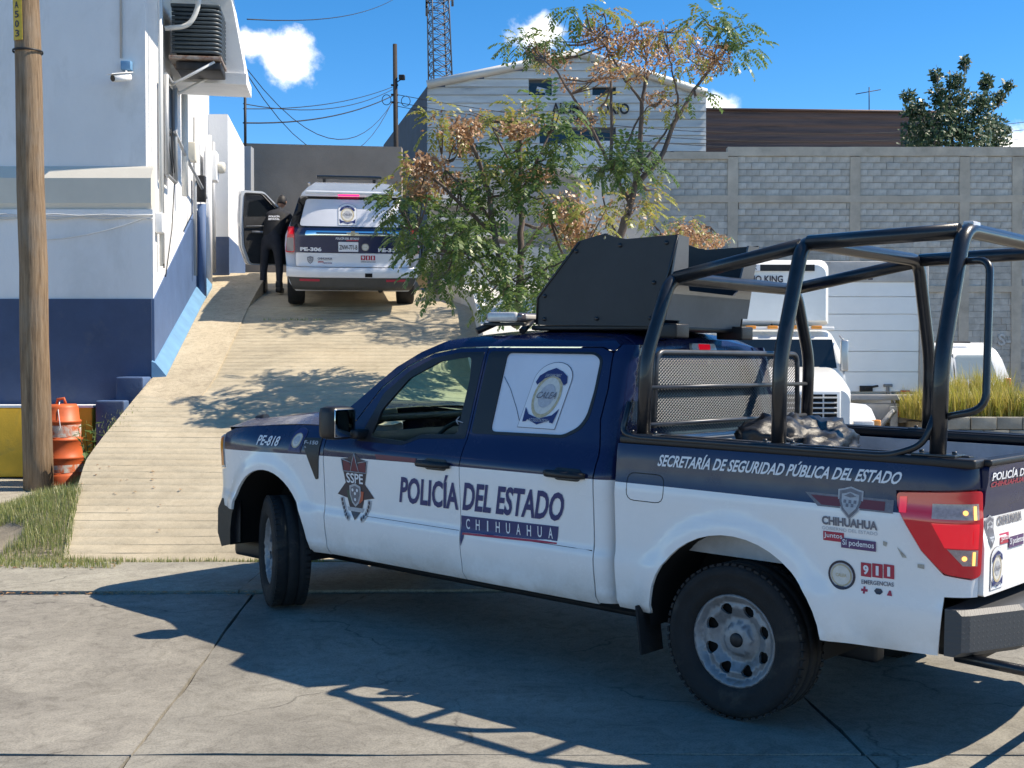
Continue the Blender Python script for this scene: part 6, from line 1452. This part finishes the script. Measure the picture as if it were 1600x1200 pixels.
# ================================================================ vegetation
LG = leafmat('leaf_green', [(.055, .105, .03), (.085, .155, .04), (.13, .20, .05), (.075, .135, .055), (.18, .23, .06)])
LY = leafmat('leaf_yellow', [(.16, .20, .05), (.28, .27, .06), (.22, .24, .055), (.36, .27, .07)])
LD = leafmat('leaf_dry', [(.34, .18, .08), (.44, .26, .13), (.26, .12, .06), (.48, .33, .19)], .3)
LE = leafmat('leaf_dark', [(.045, .085, .045), (.075, .125, .06), (.10, .15, .075)], .35)
BK = M('bark', (.13, .10, .085), .9, var=.35, vs=10, bump=.5, bs=40, stretch=(1, 1, .3))
def compound_leaf(b, p, d, length, rnd, mi=0, pairs=6, lw=.30):
    # drooping pinnate leaf: leaflets in pairs along a bending stalk
    d = d.normalized(); side = d.cross(Vector((0, 0, 1)))
    if side.length < .1: side = Vector((1, 0, 0))
    side.normalize(); q = p.copy(); st = length/pairs; dd = d.copy()
    for k in range(pairs):
        dd = (dd+Vector((0, 0, -.20))).normalized(); q = q+dd*st
        for sg in (-1, 1):
            l = length*lw*rnd.uniform(.75, 1.15)*(1-.35*abs(k/pairs-.45)); w = l*.25
            ld = (dd*.65+side*sg*.85+Vector((0, 0, -rnd.uniform(.15, .7)))).normalized(); wv = ld.cross(dd).cross(ld).normalized()*w+Vector((0, 0, rnd.uniform(-.3, .3)*w))
            m = q+ld*l*.42; b.add([q, m+wv, q+ld*l, m-wv], [(0, 1, 2, 3)], mi)
def clump(b, c, r, n, rnd, L=.30, mi=0, pairs=6, squash=1.):
    for i in range(n):
        v = Vector((rnd.gauss(0, 1), rnd.gauss(0, 1), rnd.gauss(0, 1))); v.normalize(); v *= rnd.random()**.45
        p = c+Vector((v.x*r[0], v.y*r[1], v.z*r[2]))
        d = Vector((v.x, v.y, v.z*.5))+Vector((rnd.uniform(-.5, .5), rnd.uniform(-.5, .5), rnd.uniform(-.2, .5)))
        compound_leaf(b, p, d, L*rnd.uniform(.7, 1.2), rnd, mi, pairs)
def drybits(b, c, r, n, rnd, s=.035, mi=0):
    for i in range(n):
        v = Vector((rnd.gauss(0, 1), rnd.gauss(0, 1), rnd.gauss(0, 1))).normalized()*rnd.random()**.4
        p = c+Vector((v.x*r[0], v.y*r[1], v.z*r[2])); a = Vector((rnd.gauss(0, 1), rnd.gauss(0, 1), rnd.gauss(0, 1))).normalized(); e = a.orthogonal().normalized()
        l = s*rnd.uniform(.6, 1.4); w = l*.38
        b.add([p, p+a*l*.5+e*w, p+a*l, p+a*l*.5-e*w], [(0, 1, 2, 3)], mi)
def limb(b, pts, r0, r1, rnd, y, dy=.0, n=8):
    P = []
    for i, (u, v) in enumerate(pts):
        t = i/(len(pts)-1); P.append(D(u, v, y+dy*t+rnd.uniform(-.08, .08)))
    Q = []
    for i in range(len(P)-1):
        for j in range(4): Q.append(P[i].lerp(P[i+1], j/4)+Vector((rnd.uniform(-1, 1), rnd.uniform(-1, 1), rnd.uniform(-1, 1)))*.012)
    Q.append(P[-1]); b.tube(Q, [lerp(r0, r1, i/(len(Q)-1)) for i in range(len(Q))], n); return Q
def photo_tree(name, label, base, y, limbs, clumps, seed, L=.30, twig=True, dens_=1., mats=(LG, LY, LD)):
    rnd = random.Random(seed); T = thing(name, label, 'tree', tuple(base))
    tb = MB(); skel = []
    for pts, r0, r1, dy in limbs: skel += limb(tb, pts, r0, r1, rnd, y, dy)
    crown = MB(); dry = MB()
    for (u, v, ru, rv, n, kind) in clumps:
        yy = y+rnd.uniform(-.9, .9); c = D(u, v, yy); s = yy/FPX; r = (ru*s, (ru+rv)*.5*s, rv*s)
        near = min(skel, key=lambda q: (q-c).length)
        for k in range(3):
            e = c+Vector((rnd.uniform(-.6, .6)*r[0], rnd.uniform(-.6, .6)*r[1], rnd.uniform(-.4, .6)*r[2])); m = near.lerp(e, .5)+Vector((0, 0, -.06))
            tb.tube([near, m, e], [.016, .010, .005], 5)
        if kind == 'd': drybits(dry, c, r, int(n*14*dens_), rnd, .05); clump(crown, c, r, int(n*.22*dens_), rnd, L*.8, 1)
        else:
            clump(crown, c, r, int(n*dens_), rnd, L, 0 if kind == 'g' else 1)
            if kind == 'y': drybits(dry, c, r, int(n*3), rnd, .045)
    def fin(m_, nm, mt):
        m_.v = [tuple(Vector(v)-Vector(base)) for v in m_.v]; o = m_.build(nm, mt, T, fix=False)
    fin(tb, 'trunk', BK); fin(crown, 'crown', [mats[0], mats[1]]); 
    if dry.v: fin(dry, 'dry_clusters', mats[2])
    return T
yA = 14.7
baseA = D(800, 500, yA); baseA.z = ramp_z(yA)-.1
limA = [([(806, 512), (812, 470), (812, 400), (815, 330), (814, 260), (812, 190)], .055, .02, .2), ([(800, 500), (786, 430), (772, 360), (762, 290), (735, 220), (712, 190)], .05, .015, -.4), ([(776, 370), (720, 320), (680, 280), (650, 250)], .028, .012, -.5), ([(770, 350), (735, 300), (700, 270), (690, 240)], .02, .01, .3), ([(812, 400), (850, 350), (880, 310), (900, 290)], .026, .01, .3), ([(800, 460), (830, 430), (865, 415), (900, 400)], .02, .008, -.3), ([(812, 330), (800, 260), (780, 220), (770, 200)], .018, .008, -.2), ([(780, 440), (740, 400), (690, 380), (650, 360)], .02, .008, -.6), ([(815, 300), (845, 240), (860, 200), (865, 180)], .02, .008, .2)]
clA = [(640, 330, 40, 34, 46, 'g'), (622, 325, 22, 22, 18, 'g'), (660, 380, 46, 36, 50, 'g'), (695, 395, 50, 40, 54, 'g'), (700, 345, 42, 30, 40, 'g'), (742, 335, 44, 36, 44, 'g'), (690, 430, 32, 34, 28, 'g'), (755, 400, 42, 40, 44, 'g'), (765, 445, 34, 34, 28, 'g'), (812, 425, 48, 44, 52, 'g'), (800, 470, 48, 22, 34, 'g'), (855, 430, 42, 34, 38, 'g'), (870, 455, 30, 24, 22, 'g'), (835, 370, 46, 36, 44, 'g'), (890, 410, 36, 32, 26, 'g'), (845, 300, 46, 34, 42, 'g'), (790, 300, 44, 30, 38, 'g'), (745, 280, 40, 22, 26, 'g'), (790, 245, 44, 24, 34, 'g'), (850, 245, 46, 28, 42, 'g'), (875, 215, 34, 18, 22, 'g'), (695, 195, 34, 22, 24, 'y'), (745, 185, 34, 16, 18, 'y'), (815, 185, 44, 22, 32, 'y'), (862, 175, 34, 20, 24, 'g'), (930, 330, 30, 30, 20, 'y'), (665, 260, 40, 20, 26, 'd'), (700, 285, 44, 18, 26, 'd'), (728, 205, 28, 22, 18, 'd'), (810, 205, 36, 16, 16, 'd'), (885, 335, 42, 34, 40, 'd'), (905, 370, 34, 26, 22, 'd'), (840, 275, 30, 16, 12, 'd'), (720, 230, 24, 16, 10, 'd'), (655, 300, 26, 14, 10, 'd'), (780, 265, 30, 14, 12, 'y'), (720, 365, 40, 30, 36, 'g'), (640, 285, 34, 20, 16, 'y')]
photo_tree('chinaberry_tree', 'broad leafy tree with browning clusters growing at the right edge of the ramp', baseA, yA, limA, clA, 5, L=.28, dens_=1.25)
yB = 18.2
baseB = D(962, 395, yB); baseB.z = 2.2
limB = [([(950, 470), (968, 372), (985, 320), (1000, 250), (1003, 160), (1012, 110)], .075, .02, .1), ([(992, 290), (1030, 250), (1055, 190), (1085, 140), (1120, 95), (1150, 60)], .045, .012, .4), ([(1055, 190), (1060, 150), (1050, 110), (1045, 80)], .02, .008, -.3), ([(985, 320), (955, 262), (930, 210), (900, 160), (870, 110), (850, 95)], .035, .010, -.4), ([(955, 270), (955, 180), (955, 120), (950, 70), (945, 20)], .03, .008, .3), ([(1003, 160), (970, 115), (945, 70), (925, 50)], .022, .008, -.3), ([(1003, 170), (1010, 90), (1030, 50)], .018, .006, .2), ([(970, 250), (1000, 180), (1015, 165)], .02, .008, .1), ([(1085, 140), (1110, 110), (1120, 70), (1125, 35)], .018, .006, .1), ([(968, 372), (945, 330), (940, 280)], .02, .01, .2), ([(1000, 260), (1030, 220), (1060, 180), (1075, 165)], .022, .008, .2)]
clB = [(898, 14, 30, 12, 16, 'g'), (945, 20, 30, 14, 10, 'y'), (815, 72, 34, 16, 22, 'g'), (838, 62, 30, 16, 18, 'g'), (868, 70, 28, 12, 12, 'g'), (1110, 30, 38, 14, 22, 'g'), (1150, 38, 30, 16, 18, 'g'), (1168, 72, 20, 20, 14, 'g'), (1150, 85, 24, 16, 10, 'g'), (1075, 45, 24, 14, 8, 'y'), (1045, 45, 22, 12, 8, 'y'), (862, 95, 34, 20, 18, 'd'), (840, 85, 24, 14, 8, 'd'), (925, 55, 36, 20, 24, 'd'), (960, 75, 38, 26, 28, 'd'), (1000, 62, 38, 28, 28, 'd'), (1040, 85, 40, 28, 28, 'd'), (995, 110, 30, 18, 14, 'd'), (1100, 100, 26, 26, 14, 'd'), (1122, 92, 26, 24, 18, 'd'), (945, 115, 28, 18, 10, 'd'), (885, 130, 22, 14, 6, 'd'), (1030, 155, 26, 16, 8, 'd'), (1080, 70, 26, 18, 10, 'd'), (970, 245, 46, 20, 36, 'g'), (1000, 265, 40, 20, 30, 'g'), (940, 265, 36, 18, 22, 'g'), (1010, 300, 36, 22, 18, 'y'), (985, 325, 30, 20, 12, 'y'), (930, 165, 24, 18, 10, 'y'), (1050, 165, 24, 14, 6, 'y'), (915, 190, 22, 16, 6, 'd'), (1085, 150, 20, 14, 8, 'g'), (955, 350, 24, 26, 10, 'y'), (1000, 230, 26, 12, 10, 'g'), (1085, 95, 30, 20, 10, 'y')]
photo_tree('tall_thin_tree', 'tall open-branched tree with dry orange-brown clusters above the roof shield', baseB, yB, limB, clB, 9, L=.30, dens_=1.4)
yC = 19.5
baseC = D(1070, 400, yC); baseC.z = 1.5
photo_tree('autumn_shrub', 'low orange and green shrub behind the roof shield', baseC, yC, [([(1070, 470), (1072, 400), (1065, 360), (1060, 345)], .03, .01, 0), ([(1072, 400), (1090, 370), (1110, 355)], .02, .008, 0), ([(1070, 410), (1040, 380), (1030, 360)], .02, .008, 0)],
    [(1030, 362, 26, 16, 18, 'g'), (1012, 340, 22, 26, 16, 'y'), (1070, 352, 24, 14, 16, 'y'), (1075, 365, 36, 18, 34, 'd'), (1105, 378, 34, 14, 30, 'd'), (1120, 368, 22, 10, 10, 'g'), (1050, 375, 36, 14, 24, 'd'), (1085, 345, 14, 12, 6, 'g'), (1030, 380, 30, 12, 14, 'd')], 21, L=.2)
# round-leaved tree beyond the block wall
def bushy(name, label, y, clumps, limbs, seed, n=420, s=.15, mat=LE):
    rnd = random.Random(seed); base = D(clumps[0][0], 236, y); base.z = 6.2; T = thing(name, label, 'tree', tuple(base))
    tb = MB()
    for pts, r0, r1, dy in limbs: limb(tb, pts, r0, r1, rnd, y, dy, 6)
    cr = MB()
    for u, v, ru, rv, k in clumps:
        c = D(u, v, y+rnd.uniform(-1.2, 1.2)); q = y/FPX; drybits(cr, c, (ru*q, ru*q, rv*q), int(n*k), rnd, s)
    for m_, nm, mt in ((tb, 'trunk', BK), (cr, 'crown', mat)):
        m_.v = [tuple(Vector(v)-base) for v in m_.v]; m_.build(nm, mt, T, fix=False)
    return T
bushy('round_leaved_tree', 'dark green tree rising behind the block wall by the brown shed', 40.0,
    [(1490, 225, 60, 26, 2.2), (1430, 170, 20, 16, .9), (1440, 205, 34, 28, 1.6), (1418, 150, 12, 8, .3), (1463, 120, 9, 14, .4), (1465, 150, 14, 20, .6), (1485, 195, 34, 28, 1.5), (1492, 130, 14, 16, .6), (1508, 100, 7, 12, .3), (1500, 160, 20, 24, .9), (1520, 200, 34, 26, 1.4), (1540, 130, 10, 16, .5), (1535, 165, 18, 24, .9), (1550, 200, 22, 22, .9), (1560, 155, 10, 14, .4), (1575, 135, 8, 10, .25), (1568, 205, 12, 12, .4), (1555, 225, 24, 14, .7), (1430, 228, 26, 14, .8), (1478, 170, 20, 20, .7)],
    [([(1490, 260), (1485, 200), (1484, 150), (1484, 110)], .09, .02, 0), ([(1490, 240), (1520, 190), (1540, 140), (1545, 115)], .06, .015, .4), ([(1490, 240), (1450, 200), (1430, 165)], .05, .015, -.4), ([(1488, 200), (1505, 140), (1508, 100)], .04, .012, .2), ([(1488, 210), (1468, 150), (1463, 115)], .04, .012, -.2), ([(1520, 200), (1560, 165), (1578, 130)], .03, .01, .3)], 31)
# grass: blades as one uncountable mass each
def grass(name, label_kind, pts_fn, n, h, w, mat, seed, lean=.35):
    rnd = random.Random(seed); b = MB()
    for i in range(n):
        p, hs = pts_fn(rnd); hh = h*hs*rnd.uniform(.5, 1.25); a = rnd.uniform(0, 2*pi); d = Vector((cos(a), sin(a), 0)); le = rnd.uniform(.05, lean)*hh; sd = Vector((-d.y, d.x, 0))*w
        m = p+d*le*.35+Vector((0, 0, hh*.55)); t = p+d*le+Vector((0, 0, hh*rnd.uniform(.8, 1)))
        b.add([p-sd, p+sd, m+sd*.7, m-sd*.7, t], [(0, 1, 2, 3), (3, 2, 4)])
    o = b.build(name, mat, None, fix=False); struct(o, 'stuff'); return tag(o, label_kind, 'grass')
GR = leafmat('grass_green', [(.16, .21, .06), (.22, .26, .08), (.34, .33, .14), (.19, .23, .07), (.46, .41, .24)], .3)
GY_ = leafmat('grass_yellow', [(.26, .27, .04), (.42, .37, .06), (.50, .42, .12), (.34, .26, .09), (.20, .26, .04)], .35)
def verge_pt(rnd):
    for _ in range(40):
        y = rnd.uniform(9.95, 14.6); t = (y-9.95)/4.65
        xl = lerp(-6.2, -5.9, t); xr_ = interp(LEFT, max(10.3, y))+.05
        if y < 10.35: xr_ = -3.3; xl = -6
        x = rnd.uniform(xl+.6, xr_); k = mnoise.noise(Vector((x*1.4, y*1.1, 3)))
        if k > -.12 - (.2 if x > -5.2 else 0): break
    z = bank_z(x, y) if y > 10.3 else .06
    return Vector((x, y, z)), (.55 if y < 10.5 else 1)*(1 if x > -5.4 else .7)
grass('verge_grass', 'short dry green grass around the foot of the timber pole', verge_pt, 20000, .14, .003, GR, 2)
def tall_pt(rnd):
    x = rnd.uniform(wx(1476, GY), wx(1660, GY)); y = GY+rnd.uniform(.12, 2.6); return Vector((x, y, gz-.12)), .75+.5*mnoise.noise(Vector((x*1.1, y, 0)))
grass('tall_yellow_grass', 'tall yellow green grass in front of the white van', tall_pt, 9000, .78, .008, GY_, 3, .45)
def crack_pt(rnd):
    k = rnd.random()
    if k < .5: x = rnd.uniform(-4.3, -1.6); return Vector((x, 10.28+rnd.uniform(-.03, .03), .05)), .5
    if k < .8: x = rnd.uniform(-4.5, -1.5); return Vector((x, 9.05+.02*x+rnd.uniform(-.03, .03), .02)), .35*max(0, .6+mnoise.noise(Vector((x*2, 0, 0))))
    x = rnd.gauss(-4.5, .12); yy = rnd.gauss(13.8, .25); return Vector((x, yy, ramp_z(yy)-.02)), .5*rnd.random()
grass('crack_weeds', 'thin weeds sprouting along the foot of the ramp', crack_pt, 1500, .12, .004, GR, 4)
def ramp_weed(rnd): return Vector((rnd.gauss(-3.25, .3), 18.35+rnd.gauss(0, .03), ramp_z(18.35))), .6
grass('ramp_weeds', 'few weeds in a ramp joint behind the SUV', ramp_weed, 90, .08, .005, GR, 6)
# broad-leaved weed beside the drum
WD = thing('leafy_weed', 'leafy green weed growing between the drum and the ramp edge', 'weed', tuple(Vector((-4.95, 14.2, foot_z(14.2)))))
rnd = random.Random(12); b = MB(); st = MB()
for k in range(9):
    a = rnd.uniform(0, 2*pi); l = rnd.uniform(.3, .85); tip = Vector((cos(a)*.28*l+.05, sin(a)*.2*l, l)); st.tube([(0, 0, 0), tip*.5, tip], [.008, .006, .003], 5)
    for j in range(9):
        p = tip*(.25+.75*j/8); d = Vector((rnd.gauss(0, 1), rnd.gauss(0, 1), rnd.uniform(-.2, .6))).normalized(); e = d.cross(Vector((0, 0, 1))).normalized(); ll = rnd.uniform(.09, .17); w = ll*.24
        b.add([p, p+d*ll*.45+e*w, p+d*ll-Vector((0, 0, .02)), p+d*ll*.45-e*w], [(0, 1, 2, 3)])
st.build('stem', LG, WD, fix=False); b.build('leaves', LG, WD, fix=False)
# dead leaves and gravel bits along the kerb
rnd = random.Random(17); b = MB()
for i in range(420):
    k = rnd.random()
    if k < .55: x = rnd.uniform(-6, -1.8); p = Vector((x, 9.03+.02*x+rnd.gauss(0, .05), .055))
    elif k < .85: p = Vector((rnd.uniform(-4.6, -3.3), rnd.uniform(9.9, 10.6), .075)); 
    else: p = Vector((rnd.gauss(-4.2, .5), rnd.uniform(10.4, 12.5), 0)); p.z = (ramp_z(p.y) if p.x > interp(LEFT, p.y) else foot_z(p.y))+.012
    s = rnd.uniform(.008, .028); a = rnd.uniform(0, pi); c, q = cos(a)*s, sin(a)*s
    b.add([p+Vector((c, q, 0)), p+Vector((-q*.5, c*.5, s*.4)), p+Vector((-c, -q, .002)), p+Vector((q*.5, -c*.5, s*.3))], [(0, 1, 2, 3)])
tag(struct(b.build('leaf_litter', LD, None, fix=False), 'stuff'), 'brown leaf litter scattered along the kerb joint', 'leaf litter')
# ================================================================ police officer leaning in at the open door
M('uniform', (.022, .025, .034), .85, var=.3, vs=12, bump=.3, bs=30); M('skin', (.38, .20, .13), .55); M('hair', (.012, .010, .009), .6); M('boot', (.01, .01, .01), .45)
def skin_mesh(name, verts, edges, mat, parent, levels=2, root=0):
    me = bpy.data.meshes.new(name); me.from_pydata([v[0] for v in verts], edges, []); o = bpy.data.objects.new(name, me); COL.objects.link(o); o.parent = parent
    bm = bmesh.new(); bm.from_mesh(me); ly = bm.verts.layers.skin.verify(); bm.verts.ensure_lookup_table()
    for i, v in enumerate(verts):
        r = v[1]; bm.verts[i][ly].radius = r if isinstance(r, tuple) else (r, r); bm.verts[i][ly].use_root = (i == root)
    bm.to_mesh(me); bm.free()
    o.modifiers.new('skin', 'SKIN').use_smooth_shade = True; s = o.modifiers.new('sub', 'SUBSURF'); s.levels = levels; s.render_levels = levels
    dg = bpy.context.evaluated_depsgraph_get(); em = bpy.data.meshes.new_from_object(o.evaluated_get(dg)); o.modifiers.clear(); o.data = em; em.materials.append(mat)
    for p in em.polygons: p.use_smooth = True
    return o
oy = 21.35; ox = (424-800)/FPX*oy
PO = thing('person', 'person in dark police uniform leaning into the open SUV door', 'person', (ox, oy, ramp_z(oy)))
# local frame: x right, y away from the camera, z up; the figure leans forward and to the right
V = [((.02, .02, .93), (.155, .12)), ((.03, .03, 1.08), (.15, .115)), ((.06, .08, 1.26), (.175, .12)), ((.09, .14, 1.40), (.165, .10)), ((.11, .19, 1.48), .06), ((.13, .23, 1.55), .055),
     ((-.10, .02, .84), .10), ((-.13, .04, .48), .072), ((-.15, .00, .12), .052), ((-.155, .08, .05), (.05, .04)),
     ((.13, -.06, .84), .10), ((.17, -.10, .48), .072), ((.19, -.22, .12), .052), ((.19, -.14, .05), (.05, .04)),
     ((.28, .16, 1.40), .062), ((.40, .22, 1.22), .048), ((.46, .36, 1.38), .040),
     ((-.09, .16, 1.40), .062), ((-.17, .20, 1.16), .050), ((-.10, .36, 1.06), .042)]
E_ = [(0, 1), (1, 2), (2, 3), (3, 4), (4, 5), (0, 6), (6, 7), (7, 8), (8, 9), (0, 10), (10, 11), (11, 12), (12, 13), (3, 14), (14, 15), (15, 16), (3, 17), (17, 18), (18, 19)]
body = skin_mesh('body', V, E_, MC['uniform'], PO)
def hand(name, root, d, up, sc=1.):
    d = Vector(d).normalized(); s = d.cross(Vector(up)).normalized(); u = s.cross(d); P = []; E = []
    root = Vector(root); P.append((root, .030*sc)); P.append((root+d*.05*sc, (.036*sc, .016*sc))); P.append((root+d*.09*sc, (.038*sc, .014*sc))); E += [(0, 1), (1, 2)]
    for k, (o_, l) in enumerate(((-.030, .062), (-.010, .075), (.011, .070), (.030, .052))):
        b0 = len(P); a = root+d*.09*sc+s*o_*sc
        P += [(a, .0095*sc), (a+d*l*.5*sc-u*.008*sc, .009*sc), (a+d*l*.85*sc-u*.028*sc, .0075*sc)]; E += [(2, b0), (b0, b0+1), (b0+1, b0+2)]
    b0 = len(P); P += [(root+d*.03*sc-s*.035*sc, .011*sc), (root+d*.07*sc-s*.06*sc-u*.01*sc, .009*sc)]; E += [(1, b0), (b0, b0+1)]
    return skin_mesh(name, P, E, MC['skin'], PO, 1)
skin_mesh('forearm', [((.405, .235, 1.24), .046), ((.44, .31, 1.33), .042), ((.475, .40, 1.41), .032)], [(0, 1), (1, 2)], MC['skin'], PO, 2)
hand('hand', (.475, .40, 1.41), (.35, .75, .3), (0, 0, 1)); hand('hand', (-.09, .38, 1.05), (.4, .8, -.2), (0, 0, 1))
# head: turned away, looking into the car
bm = bmesh.new(); bmesh.ops.create_uvsphere(bm, u_segments=24, v_segments=16, radius=1)
for v in bm.verts:
    p = v.co; f = max(0, p.y); jaw = 1-.28*smooth(.1, 1, -p.z)
    v.co = Vector((p.x*.076*jaw, p.y*.096*(1 if p.y < 0 else jaw)+(.012 if abs(p.x) < .25 and -.25 < p.z < .15 and p.y > .8 else 0), p.z*.118))
hm = MB(); hm.frombm(bm, Matrix.Translation((.15, .27, 1.645)) @ Matrix.Rotation(-.35, 4, 'Z') @ Matrix.Rotation(-.25, 4, 'X'), 0, True); hd = hm.build('head', MC['skin'], PO)
bm = bmesh.new(); bmesh.ops.create_uvsphere(bm, u_segments=24, v_segments=16, radius=1)
for v in bm.verts:
    p = v.co; k = 1.06 if (p.y < .35 or p.z > .45) else .80
    v.co = Vector((p.x*.078*k, p.y*.099*k, (p.z*.121*k if p.z > -.45 else -.45*.121*k)))
hm = MB(); hm.frombm(bm, Matrix.Translation((.15, .268, 1.65)) @ Matrix.Rotation(-.35, 4, 'Z') @ Matrix.Rotation(-.25, 4, 'X'), 0, True); hm.build('hair', MC['hair'], PO)
for sg in (-1, 1):
    MB().lathe([(0, -.008), (.018, -.006), (.026, .0), (.018, .006), (0, .008)], 10, 'X', (.15+sg*.08, .26-sg*.02, 1.635)).build('ear', MC['skin'], PO)
# tactical vest and lettering on the back
b = MB(); secs = []
for z, rx, ry, cx, cy in ((1.02, .185, .135, .03, .03), (1.12, .19, .14, .035, .04), (1.28, .205, .145, .06, .085), (1.40, .19, .125, .09, .135), (1.46, .13, .09, .105, .17)):
    secs.append([Vector((cx+rx*cos(a)*(1 if abs(cos(a)) < .9 else .95), cy+ry*sin(a), z)) for a in [2*pi*i/20 for i in range(20)]])
b.loft(secs); b.build('vest', M('vest_black', (.014, .015, .018), .8, bump=.3, bs=40), PO, sharp=60)
pf = lambda a, z, off=0.: Vector((.075+a, -.052+(z-1.28)*.38-off, z))
decal_text('lettering', 'POLIC\u00cdA', MC['wh_ink'], PO, pf, [(-.10, 1.335), (.10, 1.335), (.10, 1.375), (-.10, 1.375)], off=.03, bold=.05)
decal_text('lettering', 'ESTATAL', MC['wh_ink'], PO, pf, [(-.10, 1.285), (.10, 1.285), (.10, 1.322), (-.10, 1.322)], off=.03, bold=.05)
for x, y in ((-.155, .05), (.19, -.17)):
    b = MB(); b.rbox((x, y, .05), (.11, .28, .10), .035); b.rbox((x, y-.06, .14), (.115, .14, .14), .035); b.build('boot', MC['boot'], PO)
